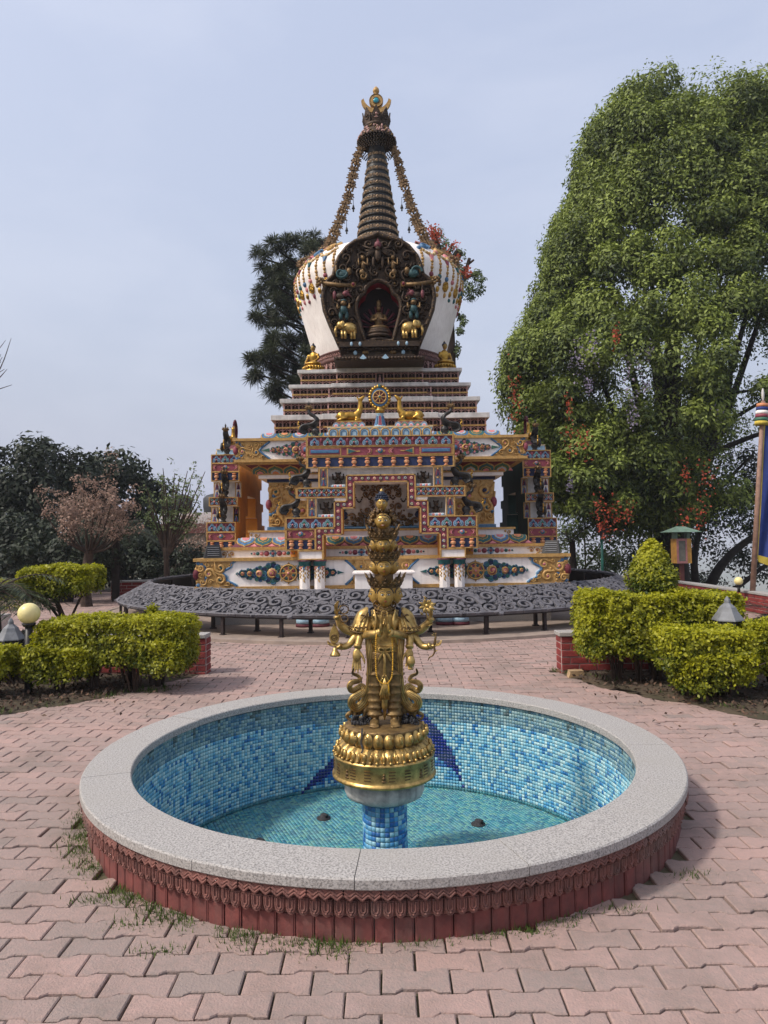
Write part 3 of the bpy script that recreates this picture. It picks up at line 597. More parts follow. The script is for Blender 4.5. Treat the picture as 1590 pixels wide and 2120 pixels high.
def hand(b, w, d, n, L, curl=.25, sg=1, spread=.085):
    w = Vector(w); d = Vector(d).normalized(); n = Vector(n); n = (n - d * n.dot(d)).normalized(); sd_ = d.cross(n)
    rot = Matrix((sd_, n, d)).transposed()
    b.ell(w + d * .27 * L, (.19 * L, .09 * L, .30 * L), 'brass', 12, 8, rot)
    for i, ln in enumerate((.40, .49, .46, .36)):
        p = w + d * .50 * L + sd_ * (i - 1.5) * spread * L * sg; q = (d + sd_ * (i - 1.5) * .10 * sg).normalized(); pts = [p - q * .06 * L, p]; 
        for k in range(3):
            q = (q + n * curl * (.5 + .3 * k)).normalized(); p = p + q * ln * L / 3; pts.append(p)
        b.tube(pts, [.045 * L, .047 * L, .045 * L, .04 * L, .026 * L], 8, 'brass')
    p = w + d * .16 * L - sd_ * .13 * L * sg; q = (d * .75 - sd_ * .55 * sg + n * .3).normalized(); b.tube([p, p + q * .18 * L, p + q * .30 * L + d * .06 * L, p + q * .36 * L + d * .16 * L], [.06 * L, .055 * L, .048 * L, .03 * L], 8, 'brass')
def arm(pts, rad, hw=None, bangle=True, **hk):
    b = MB(); Q = smooth(pts, 5); b.tube(Q, lerpl(rad, len(Q)), 14, 'brass')
    if bangle: 
        t = (Q[-1] - Q[-3]).normalized(); b.tube([Q[-2] - t * .012, Q[-2] - t * .004, Q[-2] + t * .004], [rad[-1] * 1.35, rad[-1] * 1.45, rad[-1] * 1.3], 12, 'brassdark')
    if hk: hand(b, Q[-1], **hk)
    return b
# praying pair
for s in (-1, 1):
    b = arm([S(X0 + s * 42, 1296, -.02), S(X0 + s * 41, 1313, -.045), S(X0 + s * 26, 1313, -.12), S(X0 + s * 8, 1310, -.165)], [.034, .03, .026, .019], d=(-s * .06, -.12, 1), n=(-s, -.15, 0), L=.132, curl=.0, sg=s, spread=.07); organic(b, 'arm', .0036, it=2)
for s in (-1, 1):   # raised outer pair
    ex = 1.0
    if s < 0: pts = [S(748, 1300), S(726, 1307), S(708, 1297, -.01), S(701, 1284, -.02), S(697, 1274, -.025)]
    else: pts = [S(845, 1300), S(866, 1305), S(880, 1296, -.01), S(889, 1286, -.02), S(892, 1278, -.025)]
    b = arm(pts, [.03, .03, .026, .022, .018], d=(s * .05 - .02, -.1, 1), n=(-s * .8, -.5, 0), L=.10, curl=.35, sg=s); organic(b, 'arm', .0036, it=2)
    pts = [S(X0 + s * 46, 1303), S(X0 + s * 62, 1320, -.01), S(X0 + s * 76, 1336, -.03)] + ([S(705, 1339, -.05), S(699, 1336, -.06)] if s < 0 else [S(886, 1339, -.05), S(893, 1336, -.06)])
    b = arm(pts, [.028, .026, .022, .02, .017], d=(s, -.15, .15), n=(0, -.6, 1), L=.085, curl=.75, sg=s); organic(b, 'arm', .0036, it=2)
    pts = [S(X0 + s * 48, 1303, -.02), S(X0 + s * 52, 1322, -.05), S(X0 + s * (57 if s < 0 else 51), 1343, -.08)]
    b = arm(pts, [.028, .025, .019], d=(s * .02 - .02, -.15, -1), n=(0, -1, .0), L=.15 if s < 0 else .135, curl=.06 if s < 0 else .35, sg=-s); organic(b, 'arm', .0036, it=2)
    # flared sleeve with embroidered hem
    b = MB(); P = smooth([S(X0 + s * 30, 1263), S(X0 + s * 42, 1276, -.005), S(X0 + s * 47, 1294, -.01), S(X0 + s * 48.5, 1307, -.012)], 4); b.tube(P, lerpl([.03, .052, .06, .068], len(P)), 22, 'brass', .95, ref=(0, 1, 0))
    for k in range(9):
        t = PI * (.0 + k / 8); b.tube([S(X0 + s * 36, 1270, 0) + Vector((.045 * math.cos(t), -.045 * math.sin(t), 0)), S(X0 + s * 48.5, 1305, -.012) + Vector((.070 * math.cos(t), -.068 * math.sin(t), 0))], [.005, .010], 6, 'brass')
    organic(b, 'sleeve', .005, it=3)
    b = MB(); e = S(X0 + s * 48.5, 1306, -.012)
    b.tube([e + Vector((.069 * math.cos(t), .067 * math.sin(t), -.004 * math.sin(3 * t))) for t in np.linspace(0, 2 * PI, 25)], .005, 7, 'brassdark', ref=(0, 0, 1))
    for k in range(7):
        t = -PI * (k + .5) / 7; o = e + Vector((.068 * math.cos(t), .068 * math.sin(t), .022)); 
        for q in range(6): b.ell(o + Vector((.009 * math.cos(q), 0, .009 * math.sin(q))), .0055, 'brassdark', 6, 4)
    b.tube([S(X0 + s * 30, 1262, -.05), S(X0 + s * 46, 1283, -.07), S(X0 + s * 60, 1300, -.04)], .004, 6, 'brassdark'); b.tube([S(X0 + s * 27, 1280, -.08), S(X0 + s * 46, 1272, -.06), S(X0 + s * 53, 1275, -.03)], .0045, 6, 'brassdark')
    b.tube([S(X0 + s * 24, 1258, -.02), S(X0 + s * 32, 1262, -.055), S(X0 + s * 30, 1276, -.08)], .009, 7, 'blueblack', .6)
    b.build('sleeve_hem', statue)
    b = MB(); e = S(X0 + s * 17.5, 1251, -.045)   # ear ring and tassel
    b.tube([e + Vector((.017 * math.cos(t), 0, .02 * math.sin(t))) for t in np.linspace(0, 2 * PI, 17)], .006, 7, 'brassdark'); b.ell(e + Vector((s * .002, -.004, -.03)), (.011, .009, .016), 'brassdark'); b.build('earring', statue)
b = MB()   # necklace, chest jewel and shawl edges
for r_, z_, k in ((.052, 1259, 22), (.062, 1265, 26), (.07, 1271, 28)):
    for i in range(k):
        t = -PI * (i + .5) / k; o = S(X0, z_, -.035); b.ell(o + Vector((r_ * math.cos(t), .055 * math.sin(t) - .02 * (1 - abs(math.cos(t))), -.022 * (1 - abs(math.cos(t))) + .02)), .0052, 'brassdark', 6, 4)
for s in (-1, 1): b.tube(smooth([S(X0 + s * 22, 1262, -.06), S(X0 + s * 18, 1285, -.095), S(X0 + s * 22, 1310, -.09), S(X0 + s * 25, 1332, -.06)], 5), .008, 7, 'brass', .6)
b.build('necklace', statue)
# held emblems
b = MB(); fr = Fr(S(692, 1320, -.07)); pts = [(0, .088), (.02, .052), (.031, .018), (.03, -.012), (.02, -.032), (0, -.04), (-.02, -.032), (-.03, -.012), (-.031, .018), (-.02, .052)]
b.poly(fr, pts[::-1], -.006, .006, 'brass', .1); b.ringr(fr, 0, 0, .018, .003, .004, .012, 'brassdark'); b.dome(fr, 0, 0, .006, .004, .008, 'brass', 8)
for k in range(8): b.ribbon(fr, [(0, 0), (.017 * math.cos(k * PI / 4), .017 * math.sin(k * PI / 4))], .0018, .004, .01, 'brassdark')
b.lathe([(.001, .052), (.012, .05), (.013, .035), (.02, .028), (.026, .016), (.032, .01), (.033, 0), (.0, 0)], S(694, 1358, -.07), 16, 'brass'); b.build('wheel_emblem', statue)
b = MB(); o = S(884, 1254, -.06); b.ell(o, .014, 'brass')
for rr, k, z_ in ((.045, 9, .0), (.055, 8, .02)):
    for i in range(k):
        t = 2 * PI * (i + z_ * 20) / k; d = Vector((math.cos(t), -.25, math.sin(t) * .85)); b.tube([o + d * .008, o + d * rr * .6, o + d * rr], [.005, .011, .002], 8, 'brass', .5)
b.tube(smooth([o, S(882, 1268, -.05), S(886, 1278, -.05), S(890, 1285, -.05)], 4), .005, 7, 'brass')
for px, py in ((873, 1273), (876, 1262), (895, 1262), (880, 1240)): b.tube([S(px + 3, py, -.05), S(px, py - 2, -.05), S(px - 3, py - 6, -.05)], [.003, .008, .001], 7, 'brass', .5)
b.tube([S(890, 1294, -.03) + Vector((.016 * math.cos(t), .016 * math.sin(t), .008 * math.cos(t))) for t in np.linspace(0, 2 * PI, 17)], .004, 6, 'brass', ref=(0, 0, 1)); b.build('lotus_flower', statue)
b = MB()   # bead ring held in the raised hand
for cx_, cy_, rr in ((712, 1262, 9), (712.5, 1281, 8)):
    for i in range(22):
        t = 2 * PI * i / 22; b.ell(S(cx_ + rr * math.cos(t), cy_ + rr * .95 * math.sin(t), -.05), .0046, 'brassdark', 7, 5)
b.build('bead_ring', statue)
b = MB(); Q = smooth([S(903, 1309, -.06), S(902, 1318, -.07), S(900, 1330, -.07), S(899, 1340, -.07), S(900, 1348, -.07), S(896, 1357, -.07), S(889, 1361, -.07), S(886, 1368, -.06)], 4); b.tube(Q, lerpl([.003, .006, .008, .007, .006, .005, .004, .002], len(Q)), 8, 'brassdark')
for px, py in ((894, 1314), (908, 1332), (906, 1346), (893, 1337), (897, 1311)): b.tube([S(901, py + 3, -.07), S(px, py, -.075)], [.004, .002], 6, 'brass')
b.build('bow', statue)
b = MB(); o = S(850, 1369, -.11); b.lathe([(.012, .035), (.018, .03), (.026, .012), (.029, -.008), (.022, -.026), (.01, -.035), (.015, -.042), (.017, -.05), (.0, -.051)], o, 16, 'brass'); b.build('vase', statue)
# heads
def face(b, c, w, d, h, yaw=0., kind='calm', nu=44, nv=32):
    rot = Matrix.Rotation(yaw, 3, 'Z'); c = Vector(c)
    def fn(q, p):
        fr_ = max(0., -q.y)
        p.x *= 1 + .16 * (1 - abs(q.x)) * (abs(q.z) > .0) * min(1, abs(q.z) * 1.4)
        if q.z < 0: p.x *= 1 - .14 * q.z ** 2
        f = fr_ ** 1.5
        p.y -= d * f * (.13 * math.exp(-(q.x / .11) ** 2 - ((q.z + .02) / .20) ** 2) + .17 * math.exp(-(q.x / .15) ** 2 - ((q.z + .20) / .09) ** 2))
        p.y += d * f * .085 * sum(math.exp(-((q.x - e) / .19) ** 2 - ((q.z - .06) / .11) ** 2) for e in (-.36, .36))
        p.y -= d * f * .045 * sum(math.exp(-((q.x - e) / .22) ** 2 - ((q.z - .24) / .07) ** 2) for e in (-.34, .34))
        p.y -= d * f * (.06 * math.exp(-(q.x / .22) ** 2 - ((q.z + .42) / .06) ** 2) + .06 * math.exp(-(q.x / .18) ** 2 - ((q.z + .54) / .06) ** 2) + .06 * math.exp(-(q.x / .2) ** 2 - ((q.z + .80) / .1) ** 2))
        p.y -= d * f * .03 * sum(math.exp(-((q.x - e) / .2) ** 2 - ((q.z + .25) / .18) ** 2) for e in (-.45, .45))
        return p
    b.ell(c, (w, d, h), 'facegold', nu, nv, rot, fn)
    def on(x, z, out=0.):
        y = -math.sqrt(max(.02, 1 - x * x - z * z)); return c + rot @ Vector((x * w * (1 - .10 * z * z if z < 0 else 1), y * d - out, z * h))
    for s in (-1, 1):
        k = 1.35 if kind == 'fierce' else 1.
        b.ell(on(s * .36, .055, -.001 * w * 20 * .02), (w * .19 * k, d * .07, h * .062 * k), 'eyewhite', 10, 6, rot)
        b.ell(on(s * .35, .055, d * .035), (w * .07 * k, d * .05, h * .052 * k), 'blueblack', 8, 6, rot)
        b.tube([on(s * (.16 + .40 * t / 6), .10 + .035 * math.sin(PI * t / 6), d * .045) for t in range(7)], h * .02, 6, 'blueblack')
        b.tube([on(s * (.10 + .52 * t / 6), .205 + .12 * math.sin(PI * (.12 + .75 * t / 6)) + (.06 * t / 6 if kind == 'fierce' else 0), d * .03) for t in range(7)], h * (.024 if kind != 'fierce' else .035), 6, 'blueblack')
        b.ell(on(s * .98, .0), (w * .1, d * .12, h * .32), 'facegold', 8, 8, rot)
    b.tube([on(-.20, -.475, d * .05), on(-.08, -.465, d * .09), on(0, -.48, d * .10), on(.08, -.465, d * .09), on(.20, -.475, d * .05)], [h * .012, h * .028, h * .024, h * .028, h * .012], 7, 'lip')
    b.tube([on(-.15, -.525, d * .05), on(0, -.545, d * .10), on(.15, -.525, d * .05)], [h * .012, h * .034, h * .012], 7, 'lip')
    if kind == 'fierce':
        b.ell(on(0, -.53, d * .06), (w * .30, d * .08, h * .10), 'lip', 10, 6, rot); b.ell(on(0, -.51, d * .11), (w * .18, d * .05, h * .04), 'eyewhite', 10, 6, rot)
        b.ell(on(0, .42, d * .02), (w * .06, d * .05, h * .1), 'blueblack', 8, 6, rot)
    else: b.ell(on(0, .38, d * .01), (w * .05, d * .04, h * .035), 'brass', 8, 6, rot)
    b.tube([on(math.cos(t) * .93, .10 + .62 * math.sin(t), .004) for t in np.linspace(PI * .02, PI * .98, 15)], h * .04, 6, 'blueblack')
def crown(c, r0, r1, h, n=11, big=1.25):
    b = MB(); YK = 1.2; b.tube([c + Vector((r0 * math.cos(t), r0 * YK * math.sin(t), 0)) for t in np.linspace(0, 2 * PI, 33)], .0075, 8, 'brassdark', ref=(0, 0, 1))
    b.tube([c + Vector((r0 * 1.03 * math.cos(t), r0 * YK * 1.03 * math.sin(t), .013)) for t in np.linspace(0, 2 * PI, 33)], .005, 6, 'brassdark', ref=(0, 0, 1))
    for i in range(n):
        t = -PI / 2 + 2 * PI * i / n; o = Vector((math.cos(t), math.sin(t) * YK, 0)); U = Vector((-math.sin(t), math.cos(t), 0)); k = big if abs(abs(math.cos(t)) - 1) < .25 else 1.
        W = (o * (r1 - r0) + Vector((0, 0, h))).normalized() * h * 1.12 * k; f_ = Fr(c + o * r0, U, W, o); w = 2 * PI * r0 / n * .56
        b.poly(f_, [(-w, .0), (-w * 1.1, .3), (-w * .75, .42), (-w * .85, .62), (-w * .4, .66), (0, 1.05), (w * .4, .66), (w * .85, .62), (w * .75, .42), (w * 1.1, .3), (w, 0)][::-1], -.003, .003, 'brassdark')
        b.dome(f_, 0, .32, w * .5, .003, .009, 'brassdark', 8, .22); b.dome(f_, -w * .55, .14, w * .3, .003, .007, 'brassdark', 7, .12); b.dome(f_, w * .55, .14, w * .3, .003, .007, 'brassdark', 7, .12); b.dome(f_, 0, .7, w * .2, .003, .006, 'brassdark', 6, .14)
    return b.build('crown', statue)
b = MB(); b.tube([S(X0, 1250, .02), S(X0 - 2, 1190, .03), S(X0 - 4, 1140, .03), S(X0 - 5, 1085, .03), S(X0 - 6, 1050, .02)], [.055, .06, .055, .05, .03], 16, 'brassdark'); b.build('head_core', statue)
for (px, pt, pb_, w) in ((X0 + 1.5, 1207, 1253, .053), (X0 - 1, 1155, 1190, .047), (X0 - 3, 1112, 1143, .044)):
    h = (S(px, pt).z - S(px, pb_).z) / 2; cz = S(px, (pt + pb_) / 2, 0)
    for dx, dyy, yaw in ((0, -.062, 0.), (-1, .0, R(-74)), (1, .0, R(74))):
        b = MB(); face(b, cz + Vector((dx * w * .98, dyy, 0)), w * (1.0 if dx == 0 else .86), w * (1.12 if dx == 0 else .95), h * (1.06 if dx == 0 else .98), yaw); b.build('head', statue)
    crown(S(px, pt + (6 if pt > 1200 else 3), 0) + Vector((0, -.022, 0)), w * 1.66, w * 2.3, .066)
b = MB(); c = S(X0 - 4, 1079, -.02); face(b, c, .047, .052, .052, 0, 'fierce'); b.build('head', statue)
b = MB()
for i in range(30):
    t = random.uniform(-.35, PI + .35); rr = random.uniform(.055, .082); o = c + Vector((rr * math.cos(t), random.uniform(.0, .04), rr * .85 * math.sin(t) - .01)); b.ell(o, (.011, .011, .014), 'brassdark', 8, 6); b.tube([o, o + Vector((math.cos(t) * .02, 0, math.sin(t) * .02 + .012))], [.008, .001], 6, 'brassdark')
b.build('hair', statue)
b = MB(); c = S(X0 - 6, 1043, -.01); face(b, c, .035, .04, .045); b.build('head', statue)
b = MB(); b.ell(c + Vector((0, .012, .022)), (.04, .044, .04), 'blueblack', 16, 10); b.ell(c + Vector((0, .01, .062)), (.022, .022, .02), 'blueblack', 12, 8)
for j in range(4):
    for i in range(14):
        t = 2 * PI * i / 14 + j * .2; rr = .041 * math.cos(j * .38); b.ell(c + Vector((rr * math.cos(t), .012 + rr * 1.05 * math.sin(t), .028 + .04 * math.sin(j * .38))), .0065, 'blueblack', 6, 4)
b.lathe([(.011, .076), (.012, .084), (.006, .092), (.0, .1)], c + Vector((0, .01, 0)), 10, 'brass'); b.build('hair', statue)
b = MB(); c = S(X0 - 5, 1060, -.02)
for i in range(34): b.ell(c + Vector((random.uniform(-.055, .055), random.uniform(-.03, .03), random.gauss(0, .008))), .008, 'brassdark', 6, 4)
b.build('collar', statue)
# yellow beads hung over the praying hands
Q = smooth([S(p[0], p[1], -.185 + .05 * (i in (0, 10)) + (.03 if 2 < i < 8 else 0)) for i, p in enumerate(((784, 1305), (779, 1318), (778, 1345), (778, 1375), (780, 1400), (787, 1412), (796, 1416), (806, 1411), (812, 1395), (813, 1350), (811, 1320), (807, 1306)))], 14)
b = MB(); last = None
for q in Q:
    if last is None or (q - last).length > .0086: b.ell(q, .0052, 'yellowbead', 7, 5); last = q
b.tube([S(803, 1414, -.155), S(805, 1424, -.15), S(805, 1435, -.15)], [.003, .005, .004], 6, 'yellowbead')
b.build('prayer_beads', label='long string of yellow beads hung over the praying hands of the statue', cat='beads')
for nm, xs_ in (('left', (728, 768)), ('right', (832, 868))):
    b = MB(); 
    for i in range(70):
        px = random.uniform(*xs_); o = S(px, 1495, random.uniform(-.06, .09)); 
        if math.hypot(o.x - FC.x, o.y - FC.y) > .225: continue
        o.z = .378 + abs(random.gauss(0, .018)); b.ell(o, (random.uniform(.006, .012), .009, random.uniform(.006, .016)), 'soot', 6, 5)
    b.build('sooty_figurines', label='heap of small sooty black figurines on the %s of the statue feet' % nm, cat='figurines')
b = MB(); Q = smooth([S(749, 1508, -.21), S(748, 1525, -.255), S(747, 1540, -.262), S(750, 1552, -.30), S(747, 1560, -.31)], 5); b.tube(Q, .003, 5, 'soot'); b.tube([q + Vector((.006, -.002, 0)) for q in Q], .0025, 5, 'soot'); b.build('cord', label='thin dark cord hanging over the brass lotus petals', cat='cord')
# ------------------------------------------------------------------ stupa
stupa = thing('stupa', SC, 'white domed stupa with stepped painted base and dark ringed spire', 'stupa')
def stupa_part(b, name, **k): return b.build(name, stupa, **k)
def sq(b, h, z0, z1, m, h2=None):
    h2 = h if h2 is None else h2; x, y = SC.x, SC.y
    b.add([(x - h, y - h, z0), (x + h, y - h, z0), (x + h, y + h, z0), (x - h, y + h, z0), (x - h2, y - h2, z1), (x + h2, y - h2, z1), (x + h2, y + h2, z1), (x - h2, y + h2, z1)],
          [(3, 2, 1, 0), (4, 5, 6, 7), (0, 1, 5, 4), (1, 2, 6, 5), (2, 3, 7, 6), (3, 0, 4, 7)], m)
def face_fr(h, side=0, z=0., tilt=None):
    "frame on a side of the square body: 0 front, 1 right, 3 left"
    a = side * PI / 2; U = Vector((math.cos(a), math.sin(a), 0)); N = Vector((math.sin(a), -math.cos(a), 0)); W = Vector((0, 0, 1)); O = Vector((SC.x, SC.y, z)) + N * h
    if tilt: W = (W * math.cos(tilt) - N * math.sin(tilt)); N = (N * math.cos(tilt) + Vector((0, 0, 1)) * math.sin(tilt))
    return Fr(O, U, W, N)
def petal2(b, fr, u, w, wd, h, c1, c2='pinkp', hh=.02, flip=False):
    k = -1 if flip else 1; base = [(-.5, 1), (-.52, .72), (-.44, .42), (-.27, .24), (-.1, .14), (0, 0), (.1, .14), (.27, .24), (.44, .42), (.52, .72), (.5, 1)]
    for s, m, z in ((1., 'goldpaint', .35), (.90, c1, .6), (.62, 'goldpaint', .75), (.55, 'pale_blue' if c1 != 'teal' else 'leafgreen', .85), (.40, c2, 1.)):
        pts = [(u + p[0] * wd * s, w + (h * (1 - (1 - p[1]) * s) if k > 0 else h * (1 - p[1]) * s)) for p in base]
        b.poly(fr, pts if k > 0 else pts[::-1], 0, hh * z, m, .03)
def cloud(b, fr, u, w, s, c1):
    base = [(-.5, .12), (-.5, .42), (-.40, .60), (-.24, .66), (-.14, .88), (0, 1.), (.14, .88), (.24, .66), (.40, .60), (.5, .42), (.5, .12), (.38, 0), (.22, .02), (.14, .16), (.2, .32), (.08, .46), (0, .5), (-.08, .46), (-.2, .32), (-.14, .16), (-.22, .02), (-.38, 0)]
    for k, m, z in ((1., 'pale_blue', .008), (.86, c1, .014), (.66, 'pale_blue', .018), (.56, 'navy' if c1 == 'sky_blue' else 'leafgreen', .022)):
        b.poly(fr, [(u + x * s * k, w + s * .46 + (y - .5) * s * .92 * k) for x, y in base][::-1], 0, z, m)
    for q in (-1, 1): b.spiral(fr, u + q * s * .25, w + s * .27, s * .15, 1.2, PI / 2, q, s * .035, .014, .03, 'pale_blue', 14)
    b.dome(fr, u, w + s * .36, s * .13, .01, .025, 'magenta', 8); b.dome(fr, u, w + s * .36, s * .07, .03, .012, 'pinkp', 7)
def crescent(b, fr, u, w, r, sg):
    for k, m, z in ((1., 'goldpaint', .012), (.8, 'magenta', .02), (.55, 'pinkp', .026)):
        n = 12; o = [(u + sg * r * math.cos(t) * k, w + r * math.sin(t) * k) for t in np.linspace(R(-118), R(118), n)]; i_ = [(u + sg * (r * .28 + r * .62 * math.cos(t)) * k if False else u + sg * (-.25 * r + r * .62 * math.cos(t)) * k, w + r * .80 * math.sin(t) * k) for t in np.linspace(R(112), R(-112), n)]
        pts = o + i_; b.poly(fr, pts[::-1] if sg > 0 else pts, 0, z, m)
def orb(b, fr, u, w, r):
    b.dome(fr, u, w, r, 0, .016, 'goldpaint', 14); b.dome(fr, u, w, r * .8, .012, .016, 'sky_blue', 14); b.dome(fr, u - r * .15, w + r * .22, r * .42, .02, .014, 'pinkp', 8); b.dome(fr, u + r * .2, w - r * .25, r * .38, .02, .014, 'teal', 8)
    for s in (-1, 1): b.poly(fr, [(u + s * r * 1.0, w - r * .35), (u + s * r * 1.55, w), (u + s * r * 1.0, w + r * .35)][::s], 0, .014, 'goldpaint')
def vase_mesh(h):
    b = MB(); k = h; b.lathe([(.0, .0), (.26 * k, .0), (.26 * k, .10 * k), (.14 * k, .16 * k), (.15 * k, .24 * k), (.30 * k, .40 * k), (.33 * k, .56 * k), (.26 * k, .68 * k), (.16 * k, .72 * k), (.15 * k, .78 * k), (.28 * k, .84 * k), (.30 * k, .94 * k), (.2 * k, 1.0 * k), (0, 1. * k)], (0, 0, 0), 12, 'salmon', -PI, 0.); 
    for z in (.40, .56): b.lathe([(.31 * k, z * k), (.345 * k, z * k + .02 * k), (.31 * k, z * k + .04 * k)], (0, 0, 0), 12, 'cream', -PI, 0.)
    return b.mesh('vase')
def spiral_fill(b, fr, u0, u1, w0, w1, rs, m, rnd, bead=(), wdk=.2, h=.035, back=None, keep=None, tries=500):
    circ = []
    for r in rs:
        for _ in range(tries):
            u, w = rnd.uniform(u0 + r, u1 - r) if u1 - u0 > 2 * r else (u0 + u1) / 2, rnd.uniform(w0 + r, w1 - r) if w1 - w0 > 2 * r else (w0 + w1) / 2
            if keep and not keep(u, w, r): continue
            if all(math.hypot(u - a, w - c) > (r + d) * .95 for a, c, d in circ): circ.append((u, w, r))
    if back: b.fbox(fr, u0, u1, w0, w1, -.01, .004, back)
    for i, (u, w, r) in enumerate(circ):
        if r > rs[-1] * 1.01 or len(rs) == 1:
            sg = rnd.choice((-1, 1)); a0 = rnd.uniform(0, 2 * PI); b.spiral(fr, u, w, r * .86, 1.35, a0, sg, r * wdk, 0, h * (.7 + .6 * rnd.random()), m, 18, (u + 1.5 * r * math.cos(a0 - sg * .5), w + 1.5 * r * math.sin(a0 - sg * .5)))
            b.dome(fr, u, w, r * .30, .004, h * .9, rnd.choice(bead) if bead and r > rs[0] * .7 else m, 8)
        else: b.dome(fr, u, w, r * .9, 0, h * .7, m, 7)
    return circ
def scroll_flower(b, fr, L, R0, s, cols=('teal', 'navy'), n=4):
    "row of shrinking scrolls running out to a tip"
    rnd = random.Random(5); u = 0.; r = R0
    for k in range(n):
        for j in range(11):
            t = 2 * PI * j / 11; rr = r * rnd.uniform(.75, 1.05); b.dome(fr, s * (u + rr * math.cos(t)), rr * math.sin(t), r * .40, 0, .022, cols[(j + k) % 2], 8)
            b.ringr(fr, s * (u + rr * math.cos(t)), rr * math.sin(t), r * .27, r * .06, .012, .03, 'leafgreen' if j % 2 else 'sky_blue', 8, t - 1.2, t + 1.6)
        b.dome(fr, s * u, 0, r * .62, .012, .03, 'goldpaint', 14); b.dome(fr, s * u, 0, r * .5, .02, .034, ('magenta', 'pinkp')[k % 2], 14)
        b.spiral(fr, s * u, 0, r * .5, 1.1, PI * .3 * s, s, r * .12, .03, .06, 'goldpaint', 16); b.dome(fr, s * (u + r * .12), r * .05, r * .28, .03, .028, ('pinkp', 'magenta')[k % 2], 9)
        u += r * 1.55; r *= .74
    b.poly(fr, [(s * u, .035), (s * L, 0), (s * u, -.035)][::s], 0, .02, cols[0])
def wheel8(b, fr, u, w, r):
    b.dome(fr, u, w, r, 0, .02, 'teal', 20); b.ringr(fr, u, w, r * .88, r * .09, .01, .045, 'goldpaint', 24); b.dome(fr, u, w, r * .72, .016, .018, 'salmon', 20)
    for k in range(8):
        t = k * PI / 4; b.ribbon(fr, [(u + r * .2 * math.cos(t), w + r * .2 * math.sin(t)), (u + r * .8 * math.cos(t), w + r * .8 * math.sin(t))], r * .06, .02, .045, 'goldpaint'); b.dome(fr, u + r * .55 * math.cos(t + .39), w + r * .55 * math.sin(t + .39), r * .17, .02, .02, ('magenta', 'teal')[k % 2], 7)
        b.poly(fr, [(u + r * 1.0 * math.cos(t - .12), w + r * math.sin(t - .12)), (u + r * 1.2 * math.cos(t), w + r * 1.2 * math.sin(t)), (u + r * math.cos(t + .12), w + r * math.sin(t + .12))], 0, .02, 'goldpaint')
    b.dome(fr, u, w, r * .24, .02, .04, 'goldpaint', 12); b.dome(fr, u, w, r * .15, .045, .02, 'pinkp', 10)
def boss(b, fr, u, w, r, petal='sky_blue', lim=None):
    if lim:
        u = math.copysign(lim, u)
        for k in range(18):
            t = 2 * PI * k / 18
            if abs(u + r * math.cos(t)) < lim - .02: b.dome(fr, u + r * math.cos(t), w + r * 1.05 * math.sin(t), r * .2, 0, .02, petal, 8)
        b.ringr(fr, u, w, r * .74, r * .09, 0, .02, 'goldpaint', 10, *((PI / 2, 1.5 * PI) if u > 0 else (-PI / 2, PI / 2)))
        b.ell(fr.p(u, w, 0), (r * .34, r * .34, r * .55), 'magenta', 14, 10); return
    for k in range(14):
        t = 2 * PI * k / 14; b.dome(fr, u + r * .8 * math.cos(t), w + r * .8 * math.sin(t), r * .24, 0, .03, petal, 8)
    b.dome(fr, u, w, r * .66, .01, .04, 'goldpaint', 14); b.dome(fr, u, w, r * .55, .02, .09, 'magenta', 14)

